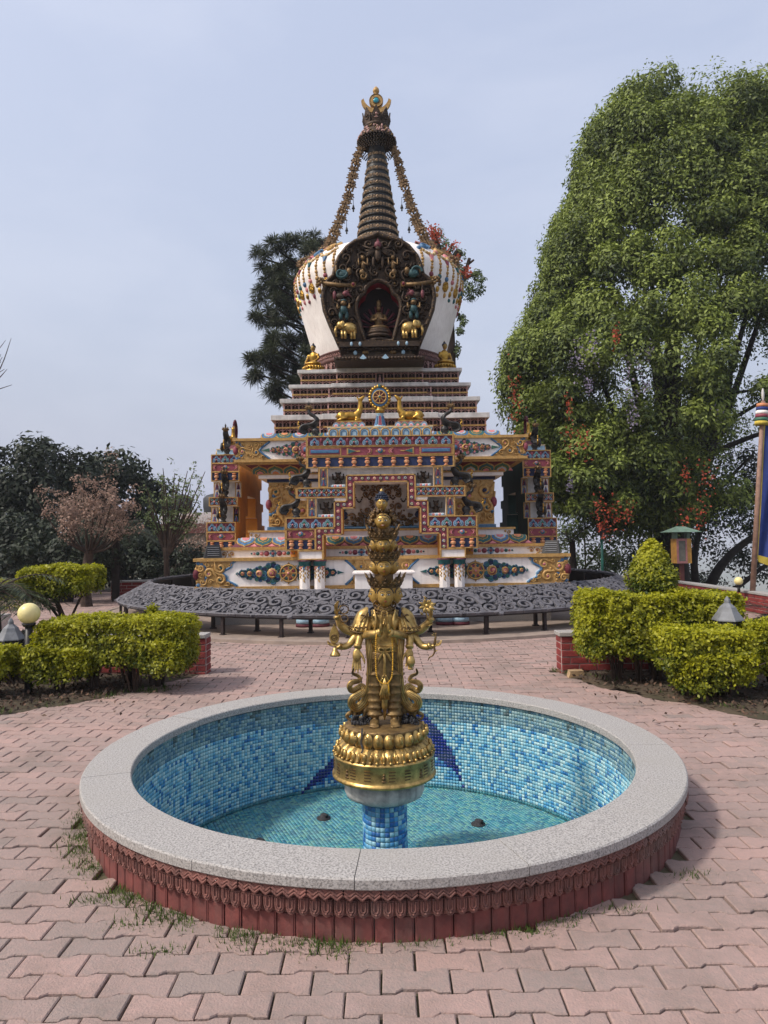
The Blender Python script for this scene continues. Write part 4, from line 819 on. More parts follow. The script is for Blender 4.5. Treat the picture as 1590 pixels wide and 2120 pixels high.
b = MB(); sq(b, 3.1, 0.03, .70, 'granite'); stupa_part(b, 'footing')
b = MB(); sq(b, 3.36, .74, 1.21, 'white'); stupa_part(b, 'plinth')
b = MB(); sq(b, 3.39, .685, .745, 'goldpaint'); stupa_part(b, 'gold_edge'); b = MB(); sq(b, 3.41, 1.205, 1.262, 'goldpaint'); stupa_part(b, 'gold_edge')
rnd = random.Random(3)
for side in (0, 1, 3):
    f0 = face_fr(3.36, side, .975)
    for s in (-1, 1):
        if side and ((side == 1 and s > 0) or (side == 3 and s < 0)): continue
        b = MB(); lo, hi = (2.62, 3.36)
        def keep(u, w, r, s=s): return abs(u) - r * .4 > 2.64 + .26 * (1 - min(1, abs(abs(w) - .0) / .2) if abs(w) < .2 else 0) * 1. - .0 or abs(w) > .16 and abs(u) > 2.68
        spiral_fill(b, f0, *((lo, hi) if s > 0 else (-hi, -lo)), -.225, .225, (.11, .075, .05, .03), 'goldpaint', rnd, ('sky_blue', 'teal', 'pinkp', 'navy'), .3, .04, None, lambda u, w, r: abs(u) - r > 2.70 + .20 * max(0, 1 - (w / .2) ** 2) - .06)
        edge = [(s * (2.66 + .22 * max(0, 1 - (abs(w) / .215) ** 1.3) + (.03 * math.sin(w * 40))), w) for w in np.linspace(-.225, .225, 19)]
        b.poly(f0, (edge + [(s * 3.36, .225), (s * 3.36, -.225)])[::-s], -.01, .008, 'goldpaint'); b.ribbon(f0, edge, .022, .0, .03, 'sky_blue'); b.ribbon(f0, [(u - s * .03, w) for u, w in edge], .01, 0, .018, 'pale_blue')
        boss(b, f0, s * 3.36, 0, .19, lim=3.36); stupa_part(b, 'corner_relief')
        if side == 0:
            f1 = f0.sub(s * 1.69, .0); b = MB(); wheel8(b, f1, 0, 0, .17); stupa_part(b, 'wheel_relief')
            b = MB(); scroll_flower(b, f1.sub(s * .30, 0), .66, .15, s); stupa_part(b, 'scroll_relief'); b = MB(); scroll_flower(b, f1.sub(-s * .30, 0), .70, .14, -s); stupa_part(b, 'scroll_relief')
    if side == 0:
        b = MB(); spiral_fill(b, f0, -.6, .6, -.225, .225, (.1, .07, .045, .03), 'goldpaint', rnd, ('sky_blue', 'pinkp'), .2, .04, None, lambda u, w, r: abs(u) + r * .8 < .46 + .2 * (abs(w) / .22) ** 1.4)
        cb = [(.46 + .2 * (abs(w) / .22) ** 1.4, w) for w in np.linspace(-.225, .225, 15)]; b.poly(f0, cb + [(-u, w) for u, w in cb[::-1]], -.01, .006, 'goldpaint')
        for s in (-1, 1): b.ribbon(f0, [(s * u, w) for u, w in cb], .022, 0, .03, 'sky_blue')
        stupa_part(b, 'corner_relief')
# second step: white band with jewels
b = MB(); sq(b, 3.0, 1.262, 1.40, 'white'); stupa_part(b, 'step'); b = MB(); sq(b, 3.04, 1.398, 1.452, 'goldpaint'); stupa_part(b, 'gold_edge')
for s in (-1, 1):
    f0 = face_fr(3.0, 0, 1.33); b = MB(); spiral_fill(b, f0, *((2.72, 3.0) if s > 0 else (-3.0, -2.72)), -.06, .06, (.055, .03, .018), 'goldpaint', rnd, ('magenta',), .2, .025); stupa_part(b, 'corner_relief')
    for cu in (2.03 * s, .38 * s):
        b = MB(); 
        for k in range(8): b.dome(f0, cu + .05 * math.cos(k * PI / 4), .05 * math.sin(k * PI / 4), .022, 0, .02, 'pale_blue' if k % 2 else 'sky_blue', 7)
        b.dome(f0, cu, 0, .03, .01, .03, 'magenta', 8); b.build('jewel', stupa)
        for q in (-1, 1):
            for k, (d, r, m) in enumerate(((.12, .05, 'magenta'), (.21, .038, 'pinkp'), (.285, .034, 'teal'), (.35, .024, 'pinkp'), (.40, .018, 'teal'))):
                b = MB(); b.dome(f0, cu + q * d, 0, r, 0, .03, m, 10); stupa_part(b, 'jewel')
def lotus_row(h0, z0, h1, z1, n, name, cols=('sky_blue', 'teal'), flip=False, sides=(0,)):
    b = MB(); sq(b, h0, z0, z1, 'maroon', h1); stupa_part(b, name + '_bed'); t = math.atan2(h0 - h1, z1 - z0); L = math.hypot(h0 - h1, z1 - z0)
    for side in sides:
        f0 = face_fr(h0, side, z0, t); w = 2 * max(h0, h1) / n
        for i in range(n):
            u = -max(h0, h1) + w * (i + .5); k = 1 - abs(u) / max(h0, h1) * (1 - min(h0, h1) / max(h0, h1)) * .5
            b = MB(); petal2(b, f0, u * k, 0, w * .98, L * .98, cols[i % 2], ('pinkp', 'salmon')[i % 2], .03, flip); stupa_part(b, 'petal')
            b = MB(); b.poly(f0, [(u * k + w * .5 - w * .2, .0), (u * k + w * .5, L * .34), (u * k + w * .5 + w * .2, 0)][::-1], 0, .016, 'pinkp', .1); stupa_part(b, 'small_petal')
lotus_row(2.86, 1.452, 2.66, 1.615, 16, 'lotus')
b = MB(); sq(b, 2.55, 1.61, 1.735, 'white'); stupa_part(b, 'step'); b = MB(); sq(b, 2.58, 1.733, 1.772, 'goldpaint'); stupa_part(b, 'gold_edge')
b = MB(); f0 = face_fr(2.55, 0, 1.675)
for s in (-1, 1):
    spiral_fill(b, f0, *((2.36, 2.55) if s > 0 else (-2.55, -2.36)), -.055, .055, (.05, .03), 'goldpaint', rnd, (), .2, .02)
stupa_part(b, 'corner_relief')
for s in (-1, 1):
    for k in range(6): 
        b = MB(); b.dome(f0, s * (1.25 + .08 * k), 0, .034 - .002 * k, 0, .025, ('magenta', 'teal')[k % 2], 8); stupa_part(b, 'jewel')
b = MB(); sq(b, 2.23, 1.77, 2.79, 'white'); stupa_part(b, 'body'); b = MB(); sq(b, 2.26, 1.772, 1.84, 'sky_blue'); stupa_part(b, 'blue_band'); b = MB(); sq(b, 2.26, 2.73, 2.79, 'navy'); stupa_part(b, 'blue_band')
for s in (-1, 1):
    f0 = face_fr(2.23, 0, 2.285); b = MB(); rg = (1.38, 2.23) if s > 0 else (-2.23, -1.38)
    spiral_fill(b, f0, *rg, -.44, .44, (.17, .12, .08, .05, .03), 'goldpaint', rnd, ('teal', 'pinkp', 'navy', 'magenta'), .3, .05, 'goldpaint'); boss(b, f0, s * 2.23, 0, .19, lim=2.23); stupa_part(b, 'gold_relief')
    f0 = face_fr(2.23, 1 if s > 0 else 3, 2.285); b = MB(); spiral_fill(b, f0, -2.23, 2.23, -.44, .44, (.2, .13, .08), 'goldpaint', rnd, (), .3, .05, 'goldpaint', None, 120); stupa_part(b, 'gold_relief')
# wall behind the gate: dark bronze hangings
b = MB(); f0 = face_fr(2.23, 0, 2.25); b.fbox(f0, -.9, .9, -.44, .44, 0, .01, 'slabgrey')
for (u, w, r) in spiral_fill(b, f0, -.42, .42, .12, .42, (.08, .055, .038, .025), 'cbronze', rnd, ('brassdark',), .26, .05): pass
for s in (-1, 1):
    for k in range(4):
        q = [(s * (.12 + .2 * k + .22 * t), .36 - .10 * k * t - .25 * math.sin(PI * t)) for t in np.linspace(0, 1, 13)]
        for u, w in q: b.dome(f0, u, w, .019, 0, .03, 'bronze', 6)
    spiral_fill(b, f0, *((.12, .8) if s > 0 else (-.8, -.12)), -.43, .12, (.09, .06, .04, .025), 'cbronze', rnd, ('bronze', 'brassdark'), .28, .05, None, lambda u, w, r: w + .43 < (.82 - abs(u)) * .85, 300)
    for k in range(26): b.dome(f0, s * rnd.uniform(.15, .6), -.42 + rnd.random() * .25, .03, .04, .04, 'brassdark', 7)
    b.dome(f0, s * .78, .0, .1, 0, .06, 'teal', 10, .16); b.dome(f0, s * .78, -.2, .13, 0, .05, 'navy', 10, .1)
b.fbox(f0, -.9, .9, -.46, -.43, 0, .2, 'sky_blue'); stupa_part(b, 'wall_hanging')
b = MB(); sq(b, 2.40, 2.79, 2.86, 'white'); stupa_part(b, 'cornice'); b = MB(); sq(b, 2.43, 2.858, 2.89, 'goldpaint'); stupa_part(b, 'gold_edge')
lotus_row(2.40, 2.89, 2.62, 3.04, 16, 'corbel', ('teal', 'leafgreen'), True, (0,))
b = MB(); sq(b, 2.74, 3.035, 3.07, 'goldpaint'); stupa_part(b, 'gold_edge'); b = MB(); sq(b, 2.80, 3.068, 3.12, 'goldpaint'); stupa_part(b, 'gold_edge'); b = MB(); sq(b, 2.77, 3.118, 3.475, 'white'); stupa_part(b, 'frieze'); b = MB(); sq(b, 2.82, 3.473, 3.525, 'goldpaint'); stupa_part(b, 'gold_edge')
for s in (-1, 1):
    f0 = face_fr(2.77, 0, 3.296); b = MB(); spiral_fill(b, f0, *((2.1, 2.77) if s > 0 else (-2.77, -2.1)), -.17, .17, (.09, .06, .04, .025), 'goldpaint', rnd, ('sky_blue', 'pinkp'), .2, .04, None, lambda u, w, r: abs(u) - r > 2.16 + .17 * max(0, 1 - (w / .16) ** 2) - .04)
    edge = [(s * (2.11 + .2 * max(0, 1 - (abs(w) / .165) ** 1.3)), w) for w in np.linspace(-.172, .172, 15)]; b.poly(f0, (edge + [(s * 2.77, .172), (s * 2.77, -.172)])[::-s], -.01, .008, 'goldpaint'); b.ribbon(f0, edge, .02, 0, .03, 'sky_blue'); boss(b, f0, s * 2.77, 0, .15, lim=2.77); stupa_part(b, 'corner_relief')
    b = MB(); 
    for k in range(14): b.dome(f0, s * 1.42 + .12 * math.cos(k * PI / 7), .12 * math.sin(k * PI / 7), .038, 0, .025, 'pinkp', 7)
    b.dome(f0, s * 1.42, 0, .1, .01, .03, 'magenta', 12); b.dome(f0, s * 1.42, 0, .055, .03, .04, 'sky_blue', 10); scroll_flower(b, f0.sub(s * 1.62, 0), .66, .12, s, ('leafgreen', 'pinkp')); stupa_part(b, 'scroll_relief')
lotus_row(2.47, 3.525, 2.24, 3.69, 15, 'lotus')
# tiers of small niches
def niche_mesh(w, h):
    b = MB(); f = Fr((0, 0, 0)); b.fbox(f, -w / 2, w / 2, 0, h, -.035, -.03, 'nichedark')
    for s in (-1, 1): b.fbox(f, s * w * .5 - w * .09, s * w * .5 + w * .09, 0, h, -.03, .006, 'niche_rose')
    arch = [(-w * .43, h * .60), (-w * .33, h * .70), (-w * .2, h * .74), (-w * .1, h * .84), (0, h * .94), (w * .1, h * .84), (w * .2, h * .74), (w * .33, h * .70), (w * .43, h * .60)]
    b.poly(f, ([(w * .43, h), (-w * .43, h)] + arch), -.03, -.004, 'nichebrown'); b.ribbon(f, arch, w * .035, -.006, .006, 'niche_rose')
    b.fbox(f, -w * .43, w * .43, 0, h * .10, -.03, 0, 'nichebrown')
    b.ell((0, .018, h * .19), (w * .24, .016, h * .09), 'nichebrown', 8, 5); b.ell((0, .02, h * .38), (w * .13, .014, h * .18), 'nichebrown', 8, 5); b.ell((0, .018, h * .62), (w * .075, .012, h * .1), 'niche_rose', 7, 5)
    return b.mesh('niche')
TIERS = [(2.19, 3.69, 3.975, 4.08, 28), (2.03, 4.08, 4.355, 4.44, 26), (1.87, 4.44, 4.695, 4.765, 24), (1.71, 4.765, 5.04, 5.112, 22)]
for hs, z0, z1, z2, n in TIERS:
    h = hs - .075; b = MB(); sq(b, h - .04, z0, z1, 'nichedark'); stupa_part(b, 'tier_core')
    b = MB(); sq(b, hs, z1, z2, 'slabgrey'); b.box(SC.x - hs * .53, SC.x + hs * .53, SC.y - hs - .055, SC.y, z1 - .004, z2 + .005, 'slabgrey'); stupa_part(b, 'tier_slab', bevel=.008)
    b = MB(); zz = (z0 + z1) / 2
    for q in (0, 1, 3): f0 = face_fr(h + .004, q, zz); b.fbox(f0, -h - .01, h + .01, -.016, .016, -.05, .014, 'goldpaint')
    b.fbox(face_fr(h + .05, 0, zz), -hs * .52, hs * .52, -.016, .016, -.05, .014, 'goldpaint'); stupa_part(b, 'gold_edge')
    w = 2 * h / n; rh = (z1 - z0) / 2 - .012; nm = niche_mesh(w, rh)
    for row in (0, 1):
        for i in range(n):
            u = -h + w * (i + .5); fwd = .046 if abs(u) < hs * .52 else 0.
            put('niche', nm, stupa, TR(SC.x + u, SC.y - h - fwd, z0 + row * ((z1 - z0) / 2 + .010)))
    b = MB(); b.box(SC.x - hs * .53, SC.x + hs * .53, SC.y - h - .012, SC.y - h + .1, z0, z1, 'nichebrown'); stupa_part(b, 'tier_core')
b = MB(); f0 = face_fr(1.71 - .075 + .05, 0, 4.775); b.fbox(f0, -.09, .09, 0, .25, -.02, .02, 'niche_rose'); b.fbox(f0, -.065, .065, .01, .235, .02, .022, 'nichedark'); b.M = None
for dz, r in ((.05, (.05, .03, .03)), (.11, (.03, .025, .05)), (.18, (.018, .02, .025))): b.ell(f0.p(0, dz, .035), r, 'niche_rose', 9, 6)
stupa_part(b, 'large_niche')
# drum with niches, dome
dc = Vector((SC.x, SC.y, 0))
b = MB(); b.lathe([(1.50, 5.11), (1.50, 5.42)], dc, 64, 'nichedark'); b.lathe([(1.56, 5.11), (1.56, 5.17), (1.5, 5.18)], dc, 64, 'niche_rose'); b.lathe([(1.5, 5.40), (1.56, 5.42), (1.58, 5.47), (1.555, 5.48), (1.555, 5.60), (1.575, 5.61), (1.56, 5.64), (1.47, 5.65)], dc, 64, 'nichebrown'); stupa_part(b, 'drum')
nm = niche_mesh(.15, .23)
for i in range(-26, 27): a = i * .1; put('drum_niche', nm, stupa, Matrix.Translation(dc) @ Matrix.Rotation(a, 4, 'Z') @ Matrix.Translation((0, -1.535, 5.18)))
b = MB()
for i in range(-44, 45):
    a = i * .036; f_ = Fr((SC.x + 1.555 * math.sin(a), SC.y - 1.555 * math.cos(a), 5.54), (math.cos(a), math.sin(a), 0), (0, 0, 1), (math.sin(a), -math.cos(a), 0)); b.spiral(f_, 0, 0, .024, 1.2, i, 1 if i % 2 else -1, .006, 0, .018, 'niche_rose', 9); b.dome(f_, .02, .035, .012, 0, .015, 'niche_rose', 6)
stupa_part(b, 'drum_frieze')
DP = [(1.47, 5.63), (1.54, 5.85), (1.64, 6.2), (1.755, 6.6), (1.855, 6.95), (1.93, 7.25), (1.945, 7.4), (1.92, 7.52), (1.84, 7.66), (1.68, 7.82), (1.45, 7.97), (1.12, 8.10), (.8, 8.18), (.5, 8.22)]
DQ = smooth([(r, 0, z) for r, z in DP], 4)
b = MB(); b.lathe([(q.x, q.z) for q in DQ], dc, 96, 'white'); stupa_part(b, 'dome')
def dome_r(z): return float(np.interp(z, [p[1] for p in DP], [p[0] for p in DP]))
def dome_fr(a, z):
    r = dome_r(z); dr = (dome_r(z + .03) - dome_r(z - .03)) / .06; N = Vector((math.sin(a), -math.cos(a), -dr)).normalized(); U = Vector((math.cos(a), math.sin(a), 0)); W = N.cross(U); W = W if W.z > 0 else -W
    return Fr((SC.x + r * math.sin(a), SC.y - r * math.cos(a), z), U, W, N)
gems = ('magenta', 'teal', 'sky_blue', 'pinkp', 'goldpaint')
for i in range(-15, 16):
    if abs(i) < 4: continue
    a = i * .125; b = MB(); z = 7.62; 
    for k in range(7): b.dome(dome_fr(a, z), 0, 0, .028 + .014 * (k % 2), 0, .04, 'goldpaint', 7); z -= .066
    b.dome(dome_fr(a, z), 0, 0, .055, 0, .05, gems[i % 5], 9); z -= .12
    if i % 2: 
        f_ = dome_fr(a, z - .03)
        for q in range(5): b.ringr(f_, .03 * math.cos(q * 1.26), .05 * math.sin(q * 1.26), .05, .014, 0, .04, 'gilt', 9)
        b.dome(f_, 0, 0, .04, 0, .05, 'gilt', 8); b.dome(dome_fr(a, z - .2), .03, 0, .035, 0, .04, gems[(i + 2) % 5], 8, .06)
    else:
        b.dome(dome_fr(a + .02, z), 0, 0, .04, 0, .04, gems[(i + 1) % 5], 8, .06); b.dome(dome_fr(a, z - .13), .0, 0, .05, 0, .04, 'gilt', 8, .07)
        b.dome(dome_fr(a, z - .25), .02, 0, .045, 0, .035, gems[(i + 3) % 5], 8)
    stupa_part(b, 'jewel_string')
for i in range(-8, 8):
    if i in (-2, -1, 0, 1): continue
    b = MB(); a0 = i * .25 + .0
    for t in np.linspace(0, 1, 13): b.dome(dome_fr(a0 + .25 * t, 7.72 - .14 * math.sin(PI * t)), 0, 0, .042, 0, .045, 'goldpaint' if int(t * 12) % 3 else 'cream', 7)
    f_ = dome_fr(a0 + .125, 7.80); b.spiral(f_, 0, 0, .14, 1.3, 0, 1, .03, 0, .06, ('goldpaint', 'pinkp', 'sky_blue')[i % 3], 16); b.dome(dome_fr(a0, 7.70), 0, 0, .06, 0, .06, gems[i % 5], 9); b.poly(dome_fr(a0 + .125, 7.5), [(-.05, .05), (0, -.1), (.05, .05)][::-1], 0, .04, gems[(i + 1) % 4]); stupa_part(b, 'jewel_swag')
for i in range(-9, 10):
    if abs(i) < 3: continue
    b = MB(); a0 = i * .21; f_ = dome_fr(a0, 7.92); b.ribbon(f_, [(-.12, -.05), (-.05, .04), (.05, -.02), (.14, .06)], .035, 0, .05, 'goldpaint'); b.ribbon(f_, [(-.1, .06), (0, .0), (.1, .08)], .02, 0, .06, gems[i % 4]); stupa_part(b, 'scroll_relief')
# dark shrine front on the dome
SHZ = 6.28; shY = SC.y - 2.2
outer = [(0, 1.46), (.10, 1.40), (.22, 1.36), (.45, 1.30), (.62, 1.18), (.78, .98), (.86, .78), (.90, .60), (1.02, .50), (1.10, .30), (1.115, .12), (1.08, -.10), (.99, -.34), (.89, -.58), (.82, -.78), (0, -.78)]
inner = [(0, .50), (.05, .49), (.16, .44), (.25, .36), (.29, .24), (.38, .17), (.44, .06), (.455, -.06), (.43, -.2), (.39, -.34), (.36, -.46), (.33, -.56), (.31, -.64), (.29, -.70), (.28, -.745), (0, -.745)]
def full(L): return L + [(-x, z) for x, z in L[::-1] if x > 1e-6]
fo, fi = full(outer), full(inner); f0 = Fr((SC.x, shY, SHZ)); n = len(fo)
b = MB(); A = [f0.p(u, w, 0) for u, w in fo]; B = [f0.p(u, w, 0) for u, w in fi]; C = [f0.p(u, w, -.95) for u, w in fo]; D = [f0.p(u * .96, w, -.40) for u, w in fi]
b.add(A + B + C + D, [(i, (i + 1) % n, n + (i + 1) % n, n + i)[::-1] for i in range(n)] + [(i, 2 * n + i, 2 * n + (i + 1) % n, (i + 1) % n) for i in range(n)], 'bronze'); stupa_part(b, 'shrine_front')
b = MB(); b.add(B + D, [(i, (i + 1) % n, n + (i + 1) % n, n + i) for i in range(n)], 'crimson'); b.add(D, [tuple(range(n))], 'nichedark'); 
for k in range(-9, 10):
    t = k * .17; b.tube([f0.p(.12 * math.sin(t), -.35 + .1 * math.cos(t), -.36), f0.p(.42 * math.sin(t), -.35 + .42 * math.cos(t), -.30)], .022, 6, 'maroon' if k % 2 else 'nichedark')
stupa_part(b, 'shrine_niche')
b = MB(); b.ribbon(f0, fo + fo[:1], .05, -.01, .08, 'bronze'); b.ribbon(f0, fi[:-1] + fi[-1:] + fi[:1], .045, -.01, .07, 'bronze')
for L, r, d in ((fo, .016, .07), (fi, .013, .06)):
    for i in range(len(L)):
        a_, c_ = L[i], L[(i + 1) % len(L)]; m = max(1, int(math.hypot(c_[0] - a_[0], c_[1] - a_[1]) / .07))
        for k in range(m): b.dome(f0, a_[0] + (c_[0] - a_[0]) * k / m, a_[1] + (c_[1] - a_[1]) * k / m, r, d, .02, 'brassdark', 6)
stupa_part(b, 'shrine_border')
def in_ring(u, w, r): return inside(u, w, [(x * .93, z * .94) for x, z in fo]) and not inside(u, w, [(x * 1.22 + .0, z * 1.16) for x, z in fi])
b = MB(); spiral_fill(b, f0, -1.05, 1.05, -.7, 1.35, (.11, .075, .05, .035, .022), 'bronze', rnd, ('brassdark', 'cbronze'), .26, .09, None, in_ring, 420); stupa_part(b, 'shrine_scrollwork')
def lump(b, f_, parts):
    for (u, w, h, ru, rw, rh, m) in parts: b.ell(f_.p(u, w, h), (ru, rh, rw), m, 9, 6)
b = MB(); lump(b, f0.sub(0, 1.1, .06), [(0, -.12, .04, .07, .14, .06, 'bronze'), (0, .08, .06, .075, .075, .06, 'dred'), (0, .0, .07, .05, .05, .05, 'bronze'), (-.09, -.26, .03, .035, .12, .04, 'bronze'), (.09, -.26, .03, .035, .12, .04, 'bronze')])
for s in (-1, 1):
    for k in range(4): b.tube([f0.p(s * .06, 1.08, .08), f0.p(s * (.16 + .02 * k), 1.12 - .05 * k, .09), f0.p(s * (.32 - .03 * k), 1.2 - .09 * k, .06)], [.03, .028, .008], 7, 'bronze')
b.poly(f0.sub(0, 1.22, .1), [(-.07, -.04), (0, .09), (.07, -.04)][::-1], 0, .04, 'dred'); stupa_part(b, 'winged_guardian')
for s in (-1, 1):
    f1 = f0.sub(s * .30, .68, .05); b = MB(); lump(b, f1, [(0, .1, .03, .05, .1, .05, 'brassdark'), (0, .25, .04, .045, .05, .045, 'brassdark'), (s * .02, -.04, .03, .06, .07, .05, 'brassdark')]); b.spiral(f1, s * .0, -.12, .08, 1.2, 1, s, .03, 0, .07, 'brassdark', 14)
    for q in (-1, 1): b.tube([f1.p(0, .16, .05), f1.p(q * .09, .1, .06), f1.p(q * .09, .24, .06)], [.022, .02, .014], 7, 'brassdark')
    stupa_part(b, 'serpent_figure')
    f1 = f0.sub(s * .70, .58, .05); b = MB(); lump(b, f1, [(0, .03, .03, .12, .09, .06, 'dteal'), (-s * .12, .08, .04, .06, .08, .05, 'brassdark'), (s * .14, .12, .03, .03, .1, .04, 'brassdark')]); b.spiral(f1, s * .05, .05, .13, 1., 0, s, .03, .02, .09, 'dteal', 14); stupa_part(b, 'sea_monster')
    b = MB(); f1 = f0.sub(0, .36, .06); b.tube([f1.p(s * .50, .02, 0), f1.p(s * .8, .03, .0), f1.p(s * 1.12, .08, .0)], .05, 8, 'brassdark'); 
    for k in range(12): b.ell(f1.p(s * 1.16 + .07 * math.cos(k), .09 + .07 * math.sin(k * 1.9), .02 * (k % 3)), .035, 'brassdark', 7, 5)
    boss(b, f1.sub(s * .5, .02, .03), 0, 0, .06, 'brassdark'); stupa_part(b, 'crossbar')
    f1 = f0.sub(s * .76, .12, .06); b = MB(); lump(b, f1, [(0, .04, .03, .10, .07, .05, 'bronze'), (-s * .10, .08, .05, .06, .06, .05, 'dred'), (s * .12, .06, .03, .04, .09, .04, 'dred'), (0, -.06, .03, .07, .04, .04, 'bronze')]); 
    for k in range(4): b.tube([f1.p(-s * .1, .1, .06), f1.p(-s * (.16 + .02 * k), .16 - .05 * k, .07)], [.02, .006], 6, 'dred')
    stupa_part(b, 'dragon_figure')
    f1 = f0.sub(s * .70, -.17, .06); b = MB(); lump(b, f1, [(0, .05, .04, .085, .09, .06, 'dteal'), (0, .17, .06, .065, .06, .06, 'brassdark'), (-s * .06, -.06, .03, .04, .09, .04, 'dteal'), (s * .06, -.06, .03, .04, .09, .04, 'dteal'), (0, .23, .05, .06, .03, .05, 'dteal')])
    for q in (-1, 1): b.tube([f1.p(q * .07, .1, .05), f1.p(q * .12, .06, .09), f1.p(q * .12, .17, .07)], [.03, .025, .018], 7, 'brassdark')
    stupa_part(b, 'rider_figure')
    f1 = f0.sub(s * .62, -.56, .10); b = MB(); lump(b, f1, [(-s * .02, .06, .02, .16, .115, .085, 'brass'), (s * .15, .11, .05, .075, .08, .07, 'brass'), (s * .10, .11, .12, .05, .07, .012, 'brass')])
    b.tube([f1.p(s * .22, .08, .05), f1.p(s * .25, -.02, .06), f1.p(s * .22, -.12, .06)], [.035, .026, .016], 8, 'brass')
    for d in (-.13, -.07, .05, .11): b.tube([f1.p(s * d, .0, .03 + .03 * (d > 0)), f1.p(s * d, -.16, .03 + .03 * (d > 0))], [.032, .026], 8, 'brass')
    b.tube([f1.p(-s * .15, .08, .02), f1.p(-s * .17, -.04, .02)], .012, 6, 'gilt'); stupa_part(b, 'elephant_figure')
b = MB(); c = (SC.x, shY + .17, SHZ)     # seated image inside
for z, r in ((-.70, .24), (-.62, .27), (-.585, .22), (-.55, .26), (-.50, .23)): b.lathe([(.01, -.03), (r, -.03), (r * 1.03, 0), (r, .03), (.01, .03)], (c[0], c[1], SHZ + z), 20, 'bronze')
b.ell((c[0], c[1] - .03, SHZ - .43), (.21, .14, .06), 'brassdark', 14, 8); b.tube([(c[0], c[1], SHZ - .46), (c[0], c[1], SHZ - .30), (c[0], c[1], SHZ - .16), (c[0], c[1], SHZ - .09)], [.10, .09, .115, .04], 14, 'brassdark', .7); b.ell((c[0], c[1] - .01, SHZ - .02), (.05, .055, .065), 'brassdark', 12, 8); b.lathe([(.05, .03), (.055, .08), (.045, .14), (.02, .16), (.0, .17)], (c[0], c[1], SHZ), 10, 'brassdark')
for s in (-1, 1): b.tube([(c[0] + s * .11, c[1], SHZ - .16), (c[0] + s * .15, c[1] - .05, SHZ - .28), (c[0] + s * .03, c[1] - .15, SHZ - .27)], [.04, .035, .025], 9, 'brassdark')
b.build('seated_image', label='small dark bronze seated image inside the red shrine niche of the dome', cat='statue')
b = MB()    # stepped foot of the shrine
for hw, z0, z1, d in ((.80, 5.40, 5.50, .14), (.74, 5.34, 5.40, .06), (.66, 5.26, 5.34, .0), (.72, 5.19, 5.26, .06), (.90, 5.114, 5.19, .16)): b.box(SC.x - hw, SC.x + hw, shY - d, SC.y - 1.3, z0, z1, 'bronze')
for k in range(-13, 14): b.ell((SC.x + k * .065, shY - .17, 5.16), (.035, .03, .035), 'bronze', 7, 5)
for k in range(-11, 12): b.ell((SC.x + k * .065, shY - .08, 5.37), (.03, .025, .03), 'bronze', 7, 5)
for u in (-.55, -.38, .38, .55): b.ell((SC.x + u, shY - .15, 5.45), (.028, .02, .045), 'pale_blue', 8, 6)
for u in (-.48, .48): b.ell((SC.x + u, shY - .05, 5.30), (.04, .03, .05), 'pale_blue', 8, 6); 
for u in (-.3, -.25, .25, .3): b.ell((SC.x + u, shY - .05, 5.30), .045, 'brassdark', 8, 6)
for u in (-.32, .12): b.poly(Fr((SC.x + u, shY - .17, 5.17)), [(-.07, -.02), (0, .06), (.07, -.02), (0, -.04)][::-1], 0, .03, 'pale_blue')
stupa_part(b, 'shrine_foot')
# spire of thirteen rings
b = MB(); b.lathe([(.50, 8.15), (.47, 8.4), (.17, 10.9), (.17, 11.0)], dc, 32, 'black'); stupa_part(b, 'spire_core')
for i in range(13):
    t = i / 13; z = 8.28 + 2.42 * t; r = .53 - .335 * (i / 12.6); h = .135 - .02 * t; b = MB(); b.lathe([(r - .06, z - .01), (r, z), (r + .012, z + .012), (r, z + .024), (r - .006, z + h - .02), (r + .004, z + h - .012), (r - .01, z + h), (r - .07, z + h + .01)], dc, 40, 'black')
    m = max(10, int(2 * PI * r / .075))
    for k in range(m):
        a = 2 * PI * (k + .0) / m; f_ = Fr((SC.x + r * math.sin(a), SC.y - r * math.cos(a), z), (math.cos(a), math.sin(a), 0), (0, 0, 1), (math.sin(a), -math.cos(a), 0))
        if math.cos(a) < -.2: continue
        if k % 4 == 0: b.dome(f_, 0, h * .52, h * .34, -.01, .035, 'copper', 9); b.dome(f_, 0, h * .52, h * .2, .022, .015, 'cbronze', 6)
        else:
            q = h * .26; b.fbox(f_, -.026, .026, h * .70, h * .78, -.01, .012, 'copper'); b.ribbon(f_, [(-.02, h * .7), (-.022, h * .35), (-.004, h * .28), (.0, h * .6)], .006, -.008, .012, 'copper'); b.ribbon(f_, [(.022, h * .7), (.02, h * .26)], .006, -.008, .012, 'copper')
    stupa_part(b, 'spire_ring')
# parasol with lattice skirt, crown, moon, sun and jewel
b = MB(); b.lathe([(.17, 10.85), (.2, 10.92), (.22, 11.0), (.25, 11.08)], dc, 24, 'black'); b.lathe([(.28, 11.20), (.36, 11.10), (.43, 10.99), (.46, 10.92), (.44, 10.93), (.40, 11.0), (.25, 11.1)], dc, 36, 'bronze')
for k in range(150):
    a = rnd.uniform(0, 2 * PI); t = rnd.random(); r = .29 + .17 * t; b.ell((SC.x + r * math.sin(a), SC.y - r * math.cos(a), 11.22 - .27 * t ** 1.1), .026, 'niche_rose' if rnd.random() < .45 else 'brassdark', 6, 4)
stupa_part(b, 'parasol')
b = MB()
for k in range(40):
    a = 2 * PI * k / 40
    for j in range(7): b.ell((SC.x + (.46 - .012 * j) * math.sin(a + .05 * (j % 2)), SC.y - (.46 - .012 * j) * math.cos(a + .05 * (j % 2)), 10.92 - .042 * j), (.017, .017, .022), 'bronze', 5, 4)
stupa_part(b, 'lattice_skirt')
